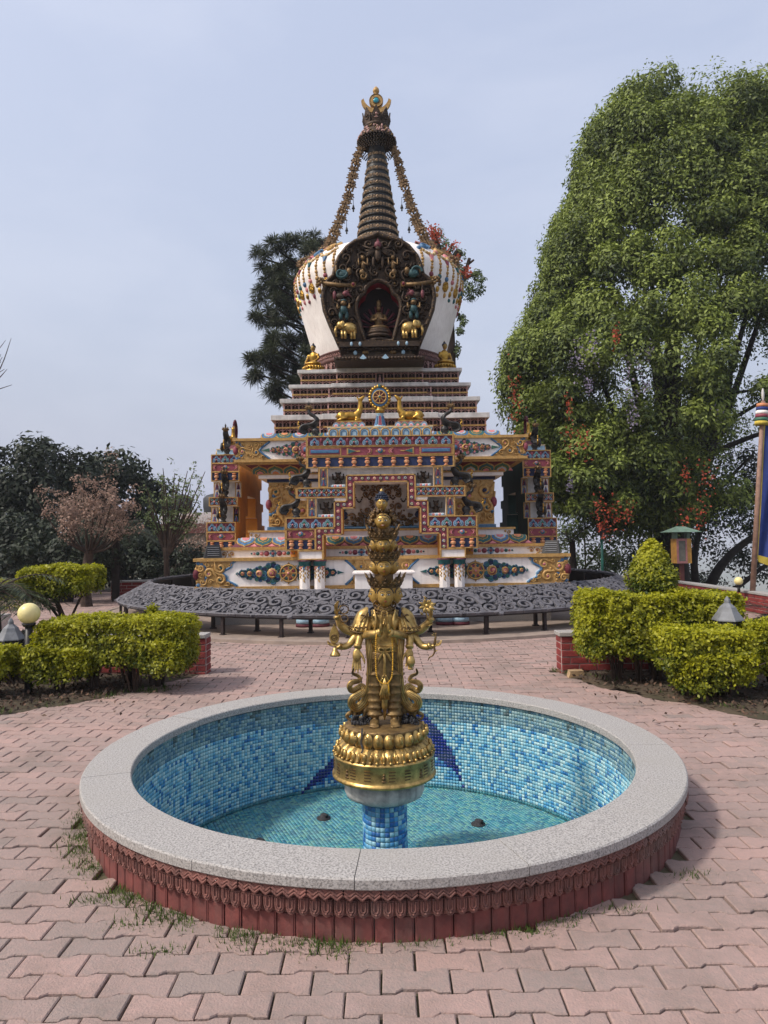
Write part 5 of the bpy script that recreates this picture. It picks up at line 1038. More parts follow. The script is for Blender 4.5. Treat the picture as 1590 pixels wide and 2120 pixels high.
b = MB(); b.lathe([(.27, 11.18), (.29, 11.22), (.31, 11.26), (.30, 11.30), (.25, 11.32), (.26, 11.5), (.1, 11.52)], dc, 28, 'bronze')
for k in range(8):
    a = 2 * PI * k / 8; f_ = Fr((SC.x + .28 * math.sin(a), SC.y - .28 * math.cos(a), 11.30), (math.cos(a), math.sin(a), 0), Vector((math.sin(a) * .12, -math.cos(a) * .12, 1)).normalized(), (math.sin(a), -math.cos(a), 0))
    b.poly(f_, [(-.09, 0), (-.105, .16), (-.05, .27), (0, .36), (.05, .27), (.105, .16), (.09, 0)][::-1], -.015, .015, 'bronze'); b.ringr(f_, 0, .14, .06, .014, .012, .03, 'bronze', 12); b.dome(f_, 0, .15, .035, .012, .03, 'niche_rose' if k == 0 else 'bronze', 8); b.dome(f_, 0, .08, .05, .012, .02, 'niche_rose' if k == 0 else 'bronze', 8, .02)
stupa_part(b, 'crown')
f_ = Fr((SC.x, SC.y - .02, 11.90)); b = MB(); n_ = 18; o = [(.355 * math.cos(t), .06 + .34 * math.sin(t)) for t in np.linspace(R(185), R(355), n_)]; i_ = [(.30 * math.cos(t), .13 + .30 * math.sin(t)) for t in np.linspace(R(350), R(190), n_)]
b.poly(f_, o + i_, -.04, .04, 'goldpaint'); stupa_part(b, 'crescent_moon')
b = MB(); f_ = Fr((SC.x, SC.y - .02, 11.92)); b.poly(f_, [(.165 * math.cos(t), .165 * math.sin(t)) for t in np.linspace(0, 2 * PI, 29)[:-1]], -.045, .045, 'goldpaint'); b.ringr(f_, 0, 0, .155, .012, .04, .055, 'brassdark', 24); b.ringr(f_, 0, 0, .075, .012, .04, .06, 'brassdark', 18); b.dome(f_, 0, 0, .068, .045, .03, 'turq', 16); stupa_part(b, 'sun_disc')
b = MB(); b.lathe([(.05, 12.08), (.05, 12.10), (.03, 12.12), (.07, 12.15), (.078, 12.19), (.065, 12.24), (.03, 12.28), (.0, 12.31)], dc, 20, 'goldpaint'); stupa_part(b, 'jewel_finial')
# ornate chains from the parasol down to the dome
def leaf2(b, f_, u, w, r, ang, m):
    base = [(0, -.1), (.5, -.45), (.7, -.2), (1.1, -.35), (1.0, .0), (1.5, .1), (1.0, .25), (1.1, .55), (.6, .4), (.3, .6), (0, .15)]
    c_, s_ = math.cos(ang), math.sin(ang); b.poly(f_, [(u + r * (x * c_ - y * s_), w + r * (x * s_ + y * c_)) for x, y in base], -.02, .02, m)
for s in (-1, 1):
    P = smooth([(SC.x + s * .37, SC.y - .12, 10.80), (SC.x + s * .52, SC.y - .16, 10.25), (SC.x + s * .72, SC.y - .20, 9.45), (SC.x + s * .98, SC.y - .24, 8.72), (SC.x + s * 1.22, SC.y - .28, 8.22), (SC.x + s * 1.45, SC.y - .30, 8.05), (SC.x + s * 1.78, SC.y - .32, 7.86)], 24); garl = MB(); acc = 0; k = 0
    garl.tube(P, .022, 6, 'black'); chain = garl.build('garland', stupa)
    for i in range(1, len(P)):
        acc += (P[i] - P[i - 1]).length
        if acc < .075: continue
        acc = 0; k += 1; t = (P[i] - P[i - 1]).normalized(); a = math.atan2(t.z, t.x); w = .10 + .05 * i / len(P); f_ = Fr(P[i]); b = MB()
        if k % 6 == 0:
            for q in range(9): b.ell(f_.p(w * .75 * math.cos(q * .7), w * .75 * math.sin(q * .7), .04), w * .27, 'niche_rose' if False else 'cbronze', 7, 5)
            b.ell(f_.p(0, 0, .07), w * .32, 'cbronze', 8, 6); b.build('floret', chain)
        else:
            for q in (-1, 1): leaf2(b, f_, q * .02 * math.sin(a), 0, w * rnd.uniform(.85, 1.1), a + q * R(rnd.uniform(55, 95)), 'cbronze'); leaf2(b, f_.sub(0, 0, .025), 0, 0, w * .6, a + q * R(rnd.uniform(20, 50)), 'cbronze')
            b.build('leaf', chain)
    for (tx, tz) in ((.62, 9.30), (.78, 8.78), (.99, 8.25)):
        x = SC.x + s * (tx - .06); b = MB(); b.tube([(x + s * .14, SC.y - .25, tz + .16), (x, SC.y - .27, tz + .17), (x, SC.y - .27, tz)], .007, 5, 'black'); b.lathe([(.0, .0), (.018, -.005), (.028, -.05), (.04, -.085), (.0, -.085)], (x, SC.y - .27, tz), 10, 'black'); b.ell((x, SC.y - .27, tz - .13), (.022, .022, .03), 'black', 7, 5); b.build('bell', label='small dark bell hanging %s of the spire, %s on its chain' % ('left' if s < 0 else 'right', {9.30: 'highest', 8.78: 'middle', 8.25: 'lowest'}[tz]), cat='bell', group='bells on the spire chains')
# ------------------------------------------------------------------ gates
GD = .60      # depth of a gate
def gate_core(m_in):
    b = MB(); g = 'goldpaint'
    def bx(x0, x1, z0, z1, m='white', d0=0., d1=GD):
        for s in (-1, 1): b.box(min(s * x0, s * x1), max(s * x0, s * x1), d0, d1, z0, z1, m)
    bx(1.04, 1.49, 1.215, 1.385); bx(1.04, 1.70, 1.385, 1.76); bx(.70, 1.698, 1.76, 1.97); bx(.70, .83, 1.662, 2.24); bx(.4852, 1.50, 2.31, 2.50); bx(.486, .61, 2.13, 2.312); bx(.484, .612, 2.50, 2.71); b.box(-.61, .61, .001, GD - .001, 2.59, 2.708, 'white')
    b.box(-1.31, 1.31, 0, GD, 2.845, 3.42, 'white'); b.box(-1.0, 1.0, .12, GD - .02, 2.708, 2.846, 'slabgrey')
    bx(.83, 1.31, 1.97, 2.31, 'slabgrey', .30, GD - .01); bx(.612, 1.10, 2.50, 2.845, 'slabgrey', .30, GD - .012); bx(.61, .83, 2.13, 2.312, 'white', 0.001, GD - .003)
    # painted inner side
    for x0, x1, z0, z1 in ((1.04, 1.70, 1.22, 1.97), (.70, 1.04, 1.66, 1.97), (.70, 1.31, 1.97, 2.31), (.70, 1.50, 2.31, 2.50), (.485, .70, 2.13, 2.50), (.485, 1.10, 2.50, 2.845), (.485, 1.31, 2.845, 3.42)): bx(x0, x1, z0, z1, m_in, GD + .001, GD + .004)
    b.box(-.485, .485, GD + .001, GD + .004, 2.59, 3.42, m_in)
    for s in (-1, 1):   # painted reveals of the opening
        for x, z0, z1 in ((1.04, 1.22, 1.66), (.70, 1.66, 2.13), (.485, 2.13, 2.59)): b.box(min(s * x, s * (x - .003)), max(s * x, s * (x - .003)), .03, GD, z0, z1, m_in)
    return b.mesh('gate')
def frame_rect(b, f_, u0, u1, w0, w1, t=.02, h=.022):
    for a in ((u0, u1, w0, w0 + t), (u0, u1, w1 - t, w1), (u0, u0 + t, w0 + t, w1 - t), (u1 - t, u1, w0 + t, w1 - t)): b.fbox(f_, *a, -.005, h, 'goldpaint')
PIECES = []     # (name, mesh, local matrix) shared by the gates, 'end' ones for every gate
FRONT = []
def piece(L, b, name): L.append((name, b.mesh(name), Matrix.Identity(4)))
def panel_rows(L, f_, u0, u1, rows, n, middle):
    "cloud row / emblem row / vase row, from the top down"
    (c0_, c1_), (e0, e1), (v0, v1) = rows
    if c0_ is not None:
        b = MB(); b.fbox(f_, u0, u1, c0_, c1_, -.004, .006, 'maroon'); frame_rect(b, f_, u0, u1, c0_, c1_); piece(L, b, 'cloud_panel'); w = (u1 - u0 - .04) / n; h = c1_ - c0_ - .045
        for i in range(n): b = MB(); cloud(b, f_, u0 + .02 + w * (i + .5), c0_ + .022, min(w * .95, h * 1.08), ('sky_blue', 'teal')[i % 2]); b.dome(f_, u0 + .02 + w * i + .001, c0_ + .03 + h * .6, w * .10, .005, .02, 'magenta', 7, h * .3); piece(L, b, 'cloud')
    b = MB(); b.fbox(f_, u0, u1, e0, e1, -.004, .006, 'magenta'); frame_rect(b, f_, u0, u1, e0, e1); piece(L, b, 'emblem_panel'); middle(L, f_, (u0 + u1) / 2, (e0 + e1) / 2, u0, u1)
    b = MB(); b.fbox(f_, u0, u1, v0, v1, -.004, .004, 'navy'); frame_rect(b, f_, u0, u1, v0, v1); piece(L, b, 'vase_panel')
    return (u0, u1, v0, v1, n)
def mid_small(L, f_, cu, cw, u0, u1):
    r = .055; k = (u1 - u0) / 2 - .085
    b = MB(); crescent(b, f_, cu - k, cw, r, -1); piece(L, b, 'moon'); b = MB(); crescent(b, f_, cu + k, cw, r, 1); piece(L, b, 'moon'); b = MB(); orb(b, f_, cu, cw, .056); piece(L, b, 'orb')
def mid_wide(L, f_, cu, cw, u0, u1):
    b = MB(); orb(b, f_, cu, cw, .058); piece(L, b, 'orb')
    for s in (-1, 1):
        b = MB(); crescent(b, f_, cu + s * .21, cw, .06, -s if False else s * -1); piece(L, b, 'moon')
        b = MB(); 
        for k, m, z in ((1., 'goldpaint', .014), (.66, 'teal', .022)): b.poly(f_, [(cu + s * (.60 - .08 * (1 - k)), cw - .06 * k), (cu + s * (.60 - .08 * (1 - k)), cw + .06 * k), (cu + s * (.42 + .05 * (1 - k)), cw)][::s], 0, z, m)
        b.fbox(f_, min(cu + s * .36, cu + s * .43), max(cu + s * .36, cu + s * .43), cw - .01, cw + .01, 0, .014, 'goldpaint'); piece(L, b, 'pennant')
        b = MB(); a, c = sorted((cu + s * .70, cu + s * 1.285)); b.fbox(f_, a, c, cw - .07, cw + .07, 0, .012, 'goldpaint'); b.fbox(f_, a + .018, c - .018, cw - .052, cw + .052, .012, .016, 'magenta'); b.fbox(f_, a + .04, c - .04, cw - .03, cw + .03, .016, .028, 'sky_blue', .008); piece(L, b, 'bar_emblem')
def flower_band(L, f_, u0, u1, w0, w1, n):
    b = MB(); b.fbox(f_, u0, u1, w0, w1, -.004, .005, 'maroon'); frame_rect(b, f_, u0, u1, w0, w1); piece(L, b, 'flower_panel'); w = (u1 - u0 - .04) / n; h = w1 - w0 - .045
    for i in range(n):
        b = MB(); cu = u0 + .02 + w * (i + .5); cw = (w0 + w1) / 2
        for a in (45, 135, 225, 315):
            t = math.atan2(math.sin(R(a)) * h, math.cos(R(a)) * w); r = math.hypot(w, h) / 2 * .9; c_, s_ = math.cos(t), math.sin(t)
            for k, m, z in ((1., 'cream', .012), (.8, ('teal', 'sky_blue')[(i + (a > 180)) % 2], .018)): b.poly(f_, [(cu + r * (.52 + (x - .52) * k) * c_ - y * k * r * s_, cw + r * (.52 + (x - .52) * k) * s_ + y * k * r * c_) for x, y in ((.08, 0), (.35, -.20), (.7, -.2), (1, 0), (.7, .2), (.35, .20))], 0, z, m)
        b.dome(f_, cu, cw, .022, .01, .025, 'pinkp', 8); b.dome(f_, cu + w / 2, cw, .016, .005, .018, 'goldpaint', 7); piece(L, b, 'flower')
def small_pillar(L, f_, u0, u1, w0, w1):
    b = MB(); b.fbox(f_, u0, u1, w0, w1, -.14, .0, 'white'); frame_rect(b, f_, u0, u1, w0, w1, .018, .016); c = (u0 + u1) / 2; h = w1 - w0; w = (u1 - u0)
    for k in range(2):
        z = w0 + .03 + k * h * .46; b.poly(f_, [(c - w * .3, z), (c + w * .3, z), (c + w * .12, z + h * .3), (c, z + h * .38), (c - w * .12, z + h * .3)], 0, .012, ('sky_blue', 'magenta')[k]); b.poly(f_, [(c - w * .14, z), (c + w * .14, z), (c, z + h * .3)], .01, .02, 'magenta' if k == 0 else 'navy'); b.dome(f_, c, z + h * .34, w * .13, 0, .025, 'goldpaint', 8)
    piece(L, b, 'small_pillar')
def lion(L, f_, u, w, k=1.):
    b = MB(); b.fbox(f_, u - .14 * k, u + .14 * k, w, w + .05, -.25, -.02, 'white')
    for q in range(5): b.dome(f_, u - .11 * k + q * .055 * k, w + .02, .026, -.02, .015, 'pinkp' if q % 2 else 'pale_blue', 7)
    o = f_.sub(u, w + .05, -.13); lump(b, o, [(0, .075, 0, .055 * k, .075, .05, 'bronze'), (0, .17, .03, .05 * k, .05, .045, 'bronze'), (-.045 * k, .03, .03, .025, .05, .03, 'bronze'), (.045 * k, .03, .03, .025, .05, .03, 'bronze'), (-.04, .215, .02, .016, .02, .016, 'bronze'), (.04, .215, .02, .016, .02, .016, 'bronze')])
    for s in (-1, 1): b.tube([o.p(s * .05 * k, .1, .02), o.p(s * .1 * k, .1, .03), o.p(s * .11 * k, .2, .02)], [.02, .018, .012], 7, 'bronze')
    piece(L, b, 'guardian_lion')
G0 = Fr((0, 0, 0)); VA = []
VA.append((G0, panel_rows(FRONT, G0, -1.31, 1.31, ((3.225, 3.42), (3.045, 3.235), (2.845, 3.055)), 11, mid_wide)))
for s in (-1, 1):
    a = (1.17, 1.70) if s > 0 else (-1.70, -1.17); VA.append((G0, panel_rows(FRONT, G0, *a, ((None, None), (1.58, 1.765), (1.385, 1.59)), 3, mid_small)))
    a = (.83, 1.70) if s > 0 else (-1.70, -.83); f_ = G0; b = MB(); b.fbox(f_, *a, 1.755, 1.97, -.004, .006, 'maroon'); frame_rect(b, f_, *a, 1.755, 1.97); piece(FRONT, b, 'cloud_panel')
    for i in range(4): b = MB(); cloud(b, f_, a[0] + .02 + (.83 / 4) * (i + .5), 1.777, .18, ('sky_blue', 'teal')[i % 2]); piece(FRONT, b, 'cloud')
    flower_band(FRONT, G0, *((.61, 1.50) if s > 0 else (-1.50, -.61)), 2.31, 2.50, 5)
    small_pillar(FRONT, G0, *((1.15, 1.31) if s > 0 else (-1.31, -1.15)), 1.97, 2.31); small_pillar(FRONT, G0, *((.94, 1.10) if s > 0 else (-1.10, -.94)), 2.50, 2.845)
    lion(FRONT, G0, s * .985, 1.97); lion(FRONT, G0, s * .765, 2.50, .9)
    b = MB(); frame_rect(b, G0, *((1.04, 1.49) if s > 0 else (-1.49, -1.04)), 1.215, 1.385); piece(FRONT, b, 'gold_frame')
# strip of studs round the opening
PTH = [(1.105, 1.42), (1.105, 1.72), (.765, 1.72), (.765, 2.185), (.5475, 2.185), (.5475, 2.65)]
b = MB()
for s in (-1, 1):
    for (x0, x1, z0, z1) in ((1.04, 1.17, 1.385, 1.78), (.70, 1.04, 1.66, 1.78), (.70, .83, 1.78, 2.245), (.485, .70, 2.13, 2.245), (.485, .61, 2.245, 2.71)): b.fbox(G0, min(s * x0, s * x1), max(s * x0, s * x1), z0, z1, -.004, .007, 'magenta')
    for line in ([(1.04, 1.225), (1.04, 1.66), (.70, 1.66), (.70, 2.13), (.485, 2.13), (.485, 2.59), (0, 2.59)], [(1.17, 1.385), (1.17, 1.78), (.83, 1.78), (.83, 2.245), (.61, 2.245), (.61, 2.71), (0, 2.71)]):
        for p, q in zip(line, line[1:]): b.fbox(G0, min(s * p[0], s * q[0]) - .012, max(s * p[0], s * q[0]) + .012, min(p[1], q[1]) - .012, max(p[1], q[1]) + .012, -.004, .0245, 'goldpaint')
b.fbox(G0, -.485, .485, 2.59, 2.71, -.004, .007, 'magenta'); piece(FRONT, b, 'stud_band')
studs = []
for s in (-1, 1):
    for p, q in zip(PTH, PTH[1:]):
        L_ = math.hypot(q[0] - p[0], q[1] - p[1]); m = max(1, round(L_ / .108))
        for k in range(m): t = k / m; studs.append((s * (p[0] + (q[0] - p[0]) * t), p[1] + (q[1] - p[1]) * t))
studs += [(u, 2.65) for u in np.linspace(-.5475, .5475, 11)]
for k, (u, w) in enumerate(studs): b = MB(); b.dome(G0, u, w, .034, 0, .03, ('pinkp', 'sky_blue', 'teal')[(k * 2) % 3], 10); b.ringr(G0, u, w, .017, .005, .028, .038, 'cream', 8); piece(FRONT, b, 'stud')
# ornament of the narrow ends
for s in (-1, 1):
    fe = lambda x: Fr((s * x, .3, 0), (0, s, 0), (0, 0, 1), (s, 0, 0))
    VA.append((fe(1.70), panel_rows(PIECES, fe(1.70), -.3, .3, ((1.76, 1.97), (1.58, 1.77), (1.385, 1.59)), 3, mid_small)))
    VA.append((fe(1.31), panel_rows(PIECES, fe(1.31), -.3, .3, ((3.225, 3.42), (3.045, 3.235), (2.845, 3.055)), 3, mid_small)))
    flower_band(PIECES, fe(1.50), -.3, .3, 2.31, 2.50, 3)
    for u in (-.3, .16): small_pillar(PIECES, fe(1.31), u, u + .14, 1.97, 2.31); small_pillar(PIECES, fe(1.10), u, u + .14, 2.50, 2.845)
# arched lappets and lotus seat on the roof of a gate
b = MB(); b.box(-.93, .93, .03, .5, 3.42, 3.57, 'pale_blue')
for i in range(10):
    u = -.93 + .186 * (i + .5); f_ = Fr((0, .03, 3.42)); pts = [(u - .075, 0), (u - .075, .075)] + [(u + .075 * math.cos(t), .075 + .06 * math.sin(t)) for t in np.linspace(PI, 0, 7)[1:-1]] + [(u + .075, .075), (u + .075, 0)]
    b.poly(f_, pts[::-1], 0, .02, 'pale_blue'); b.ribbon(f_, pts, .013, .01, .032, 'goldpaint'); b.ribbon(f_, [(u + (x - u) * .6, z * .72) for x, z in pts], .007, .018, .03, 'sky_blue')
b.box(-.95, .95, .02, .52, 3.568, 3.59, 'cream')
for s in (-1, 1):
    for q in (-1, 1):
        pass
piece(PIECES, b, 'lappet_row')
b = MB()
for s in (-1, 1):
    f_ = Fr((s * .56, .08, 3.59), W=Vector((0, .45, 1)).normalized(), N=Vector((0, -1, .45)).normalized()); b.add([(s * .56 + x * k, .26 + y * k2, z) for (z, k, k2) in ((3.588, 1, 1), (3.69, .72, .72)) for x, y in ((-.33, -.19), (.33, -.19), (.33, .19), (-.33, .19))], [(4, 5, 6, 7), (0, 1, 5, 4), (1, 2, 6, 5), (2, 3, 7, 6), (3, 0, 4, 7)], 'maroon')
    for i in range(5): petal2(b, f_, (-.26 + .13 * i) * .9, 0, .125, .115, ('sky_blue', 'teal')[i % 2], 'pinkp', .025, True)
    b.box(s * .56 - .22, s * .56 + .22, .14, .38, 3.688, 3.705, 'goldpaint')
piece(PIECES, b, 'lotus_seat')
vm = vase_mesh(.15)
cores = {'ochre': gate_core('ochre'), 'green_wall': gate_core('green_wall')}
GM = {}
for key, rz, off, cm in (('front', 0., (0, -3.62), 'ochre'), ('left', -PI / 2, (-3.60, 0), 'ochre'), ('right', PI / 2, (3.60, 0), 'green_wall')):
    M = Matrix.Translation((SC.x + off[0], SC.y + off[1], 0)) @ Matrix.Rotation(rz, 4, 'Z'); GM[key] = M
    gate = put('gate', cores[cm], stupa, M, label={'front': 'painted stepped gate facing the fountain', 'left': 'left side gate with an orange inner face', 'right': 'right side gate with a dark green inner face'}[key])
    for name, me, L in (FRONT if key == 'front' else []) + PIECES: put(name, me, gate, M @ L)
    for f_, (u0, u1, v0, v1, n) in VA:
        if key != 'front' and abs(f_.N.y) > .5: continue
        w = (u1 - u0 - .04) / n
        for i in range(n):
            p = f_.p(u0 + .02 + w * (i + .5), v0 + .025, .0); a = math.atan2(f_.U.y, f_.U.x); put('vase', vm, gate, M @ Matrix.Translation(p) @ Matrix.Rotation(a, 4, 'Z'))
# pillars carrying the front gate
for x in (-1.38, -1.115, 1.115, 1.38):
    px = SC.x + x; py = SC.y - 3.52; b = MB(); b.lathe([(.097, .26), (.097, 1.20)], (px, py, 0), 8, 'white', R(22.5), R(382.5), sm=False); p_ = b.build('pillar', stupa)
    b = MB(); b.lathe([(.0, .034), (.17, .034), (.17, .07), (.15, .09)], (px, py, 0), 20, 'maroon'); b.lathe([(.15, .09), (.165, .10), (.16, .16), (.145, .17)], (px, py, 0), 20, 'pale_blue'); b.lathe([(.145, .17), (.165, .18), (.165, .25), (.1, .28)], (px, py, 0), 20, 'salmon'); b.build('pillar_base', p_)
    b = MB(); b.lathe([(.1, 1.10), (.11, 1.11), (.112, 1.17), (.125, 1.18), (.125, 1.213), (.1, 1.214)], (px, py, 0), 16, 'teal'); b.lathe([(.128, 1.19), (.132, 1.2), (.128, 1.208)], (px, py, 0), 16, 'magenta')
    for k in range(8):
        a = k * PI / 4; f_ = Fr((px + .0905 * math.sin(a), py - .0905 * math.cos(a), 1.1), (math.cos(a), math.sin(a), 0), (0, 0, 1), (math.sin(a), -math.cos(a), 0)); L_ = .30 if k % 2 == 0 else .22
        for j in range(7): t = j / 7; ww = .034 * (1 - t) + .006; b.dome(f_, ww * (.6 if j % 2 else -.6), -L_ * t, .015, 0, .014, 'gilt', 6); b.dome(f_, -ww * (.6 if j % 2 else -.6), -L_ * t - .02, .012, 0, .012, 'gilt', 6)
        b.poly(f_, [(-.036, .0), (.036, 0), (0, -.08)][::-1], 0, .006, ('sky_blue', 'pinkp')[k % 2])
    b.build('capital', p_)
b = MB(); b.box(SC.x - .46, SC.x + .52, SC.y - 4.15, SC.y - 3.5, .03, 1.0, 'white'); b.box(SC.x - .50, SC.x + .56, SC.y - 4.19, SC.y - 3.46, .52, .60, 'white'); b.box(SC.x - .50, SC.x + .56, SC.y - 4.19, SC.y - 3.46, .97, 1.01, 'white'); b.build('altar_block', label='plain white altar block in front of the stupa plinth', cat='altar', bevel=.008)

# ------------------------------------------------------------------ figures on the stupa
def finial_parts():
    b = MB(); b.lathe([(.0, 0), (.07, 0), (.07, .02), (.045, .04), (.06, .06), (.08, .10), (.07, .14), (.04, .155), (.05, .17), (0, .172)], (.07, 0, 0), 12, 'black'); base = b.mesh('urn')
    b = MB()
    for k in range(5):
        o = (k - 2) * .026; P = smooth([(-.10 + .01 * k, o, .05 + .02 * k), (-.20 + .02 * k, o, .10 + .01 * k), (-.16 + .03 * k, o, .20), (.0 + .01 * k, o, .23 - .012 * k), (.09 + .012 * (k % 3), o, .30), (.05, o * .8, .38), (-.03, o * .7, .43), (-.045, o * .6, .50)], 5); b.tube(P, lerpl([.012, .026, .028, .03, .032, .03, .026, .022], len(P)), 8, 'black')
    body = b.mesh('tail')
    b = MB(); b.lathe([(.0, .48), (.05, .49), (.062, .52), (.04, .55), (.03, .57), (.0, .58)], (-.045, 0, 0), 10, 'brassdark')
    for k in range(6): a = k * PI / 3; b.ell((-.045 + .06 * math.cos(a), .06 * math.sin(a), .535), .022, 'brassdark', 7, 5); b.tube([(-.045 + .05 * math.cos(a), .05 * math.sin(a), .54), (-.045 + .06 * math.cos(a), .06 * math.sin(a), .59)], [.012, .003], 6, 'brassdark')
    b.tube([(-.045, 0, .57), (-.045, 0, .62), (-.045, 0, .66)], [.015, .02, .002], 7, 'black'); cr = b.mesh('crest')
    b = MB(); b.tube(smooth([(-.19, 0, .10), (-.235, 0, .16), (-.215, 0, .21), (-.245, 0, .25), (-.22, 0, .29)], 4), [.014] * 8 + [.012] * 8 + [.005], 7, 'gilt'); b.ell((-.235, 0, .23), .02, 'gilt', 7, 5); hk = b.mesh('hook')
    return (('urn', base), ('tail', body), ('crest', cr), ('hook', hk))
FP = finial_parts()
def finial(M, label):
    root = bpy.data.objects.new('serpent_finial', None); link(root, None, M); props(root, label, 'finial', 'serpent finials on the gates')
    for nm, me in FP: put(nm, me, root, M)
for key, gate_w in (('front', 'front'), ('left', 'left side'), ('right', 'right side')):
    for s in (-1, 1):
        if key == 'left' and s < 0 or key == 'right' and s > 0: continue
        for x, z, lev in ((1.24, 3.425, 'roof corner'), (1.41, 2.503, 'middle ledge'), (1.60, 1.975, 'lowest ledge')):
            sx = Matrix.Diagonal((-s * -1. if s < 0 else -1., 1, 1, 1)); M = GM[key] @ Matrix.Translation((s * x, .14 if key == 'front' else .3, z)) @ Matrix.Diagonal((1. if s < 0 else -1., 1., 1., 1.))
            side = ' on its %s side' % ('left' if s < 0 else 'right') if key == 'front' else ''
            finial(M, 'black serpent tail finial on the %s of the %s gate%s' % (lev, gate_w, side))
def deer(M, label):
    b = MB(); b.M = None
    b.ell((0, 0, .10), (.20, .085, .09), 'gilt', 16, 10); b.ell((-.14, 0, .10), (.10, .095, .095), 'gilt', 14, 10); b.ell((.13, 0, .11), (.09, .075, .085), 'gilt', 14, 10)
    P = smooth([(.14, 0, .13), (.19, 0, .20), (.205, 0, .30), (.20, 0, .38)], 5); b.tube(P, lerpl([.075, .055, .042, .038], len(P)), 12, 'gilt')
    b.tube([(.18, 0, .375), (.215, 0, .41), (.26, 0, .455), (.285, 0, .475)], [.036, .042, .027, .016], 10, 'gilt')
    for s in (-1, 1):
        b.tube([(.185, s * .025, .405), (.15, s * .055, .44), (.125, s * .065, .455)], [.01, .018, .003], 8, 'gilt', .5); b.tube([(.12, s * .06, .06), (.22, s * .07, .025), (.10, s * .075, .012)], [.03, .026, .016], 9, 'gilt'); b.tube([(-.16, s * .08, .08), (-.06, s * .10, .05), (-.18, s * .11, .015), (-.22, s * .1, .012)], [.05, .04, .02, .014], 9, 'gilt')
    b.tube([(-.23, 0, .11), (-.26, 0, .08)], [.02, .008], 7, 'gilt'); me = b.mesh('deer_body')
    root = bpy.data.objects.new('deer_statue', None); link(root, None, M); props(root, label, 'statue', 'gilded deer on the gate roofs'); o = put('deer_body', me, root, M)
    r = o.modifiers.new('cast', 'REMESH'); r.mode = 'VOXEL'; r.voxel_size = .011; r.use_smooth_shade = True; sm_ = o.modifiers.new('soften', 'SMOOTH'); sm_.iterations = 3
    b = MB(); b.box(-.24, .22, -.11, .11, -.012, .006, 'gilt'); put('base_plate', b.mesh('base_plate'), root, M)
for key, gate_w in (('front', 'front'), ('left', 'left side'), ('right', 'right side')):
    for s in (-1, 1):
        if key == 'left' and s < 0 or key == 'right' and s > 0: continue
        M = GM[key] @ Matrix.Translation((s * .56, .26, 3.718)) @ Matrix.Diagonal((1. if s < 0 else -1., 1., 1., 1.)); side = (' left of the wheel' if s < 0 else ' right of the wheel') if key == 'front' else ''
        deer(M, 'gilded deer lying with raised head on the %s gate%s' % (gate_w, side))
    M = GM[key]; root = bpy.data.objects.new('wheel_emblem', None); Mr = M @ Matrix.Translation((0, .24, 3.59)); link(root, None, Mr); props(root, 'golden eight spoked wheel on top of the %s gate' % gate_w if key == 'front' else 'wheel seen edge on atop the %s gate' % gate_w, 'wheel', 'wheels on the gate roofs')
    b = MB(); b.lathe([(.13, 0), (.135, .02), (.10, .06), (.07, .18), (.06, .24), (.08, .26), (.0, .27)], (0, 0, 0), 14, 'pale_blue')
    for k in range(8): a = k * PI / 4; f_ = Fr((.105 * math.sin(a), -.105 * math.cos(a), .03), (math.cos(a), math.sin(a), 0), Vector((-math.sin(a) * .25, math.cos(a) * .25, 1)).normalized(), (math.sin(a), -math.cos(a), 0)); b.poly(f_, [(-.035, 0), (.035, 0), (.018, .19), (-.018, .19)], -.01, .015, ('magenta', 'sky_blue')[k % 2])
    b.lathe([(.05, .26), (.085, .29), (.09, .33), (.06, .36), (.05, .38)], (0, 0, 0), 14, 'gilt'); put('stem', b.mesh('stem'), root, Mr)
    b = MB(); f_ = Fr((0, -.03, .565)); b.poly(f_, [(.15 * math.cos(t), .17 * math.sin(t)) for t in np.linspace(0, 2 * PI, 25)[:-1]], -.05, .0, 'sky_blue' if key == 'front' else 'maroon'); b.ringr(f_, 0, 0, .118, .014, 0, .025, 'goldpaint', 24); b.dome(f_, 0, 0, .105, 0, .012, 'maroon', 20); b.dome(f_, 0, 0, .04, .01, .03, 'goldpaint', 12); b.dome(f_, 0, 0, .022, .038, .015, 'teal', 9)
    for k in range(8): t = k * PI / 4; b.ribbon(f_, [(.03 * math.cos(t), .03 * math.sin(t)), (.11 * math.cos(t), .11 * math.sin(t))], .009, .008, .028, 'goldpaint')
    put('wheel_disc', b.mesh('wheel_disc'), root, Mr)
    b = MB()
    for k in range(22): t = 2 * PI * k / 22; b.ell((.178 * math.cos(t), 0 - .01, .565 + .20 * math.sin(t)), (.034, .026, .034), 'gilt' if key == 'front' else 'maroon', 8, 6); b.tube([(.19 * math.cos(t), 0, .565 + .21 * math.sin(t)), (.215 * math.cos(t + .06), 0, .565 + .245 * math.sin(t + .06))], [.016, .004], 6, 'gilt' if key == 'front' else 'maroon')
    b.ell((0, -.03, .77), (.03, .02, .035), 'teal', 8, 6); put('flame_rim', b.mesh('flame_rim'), root, Mr)
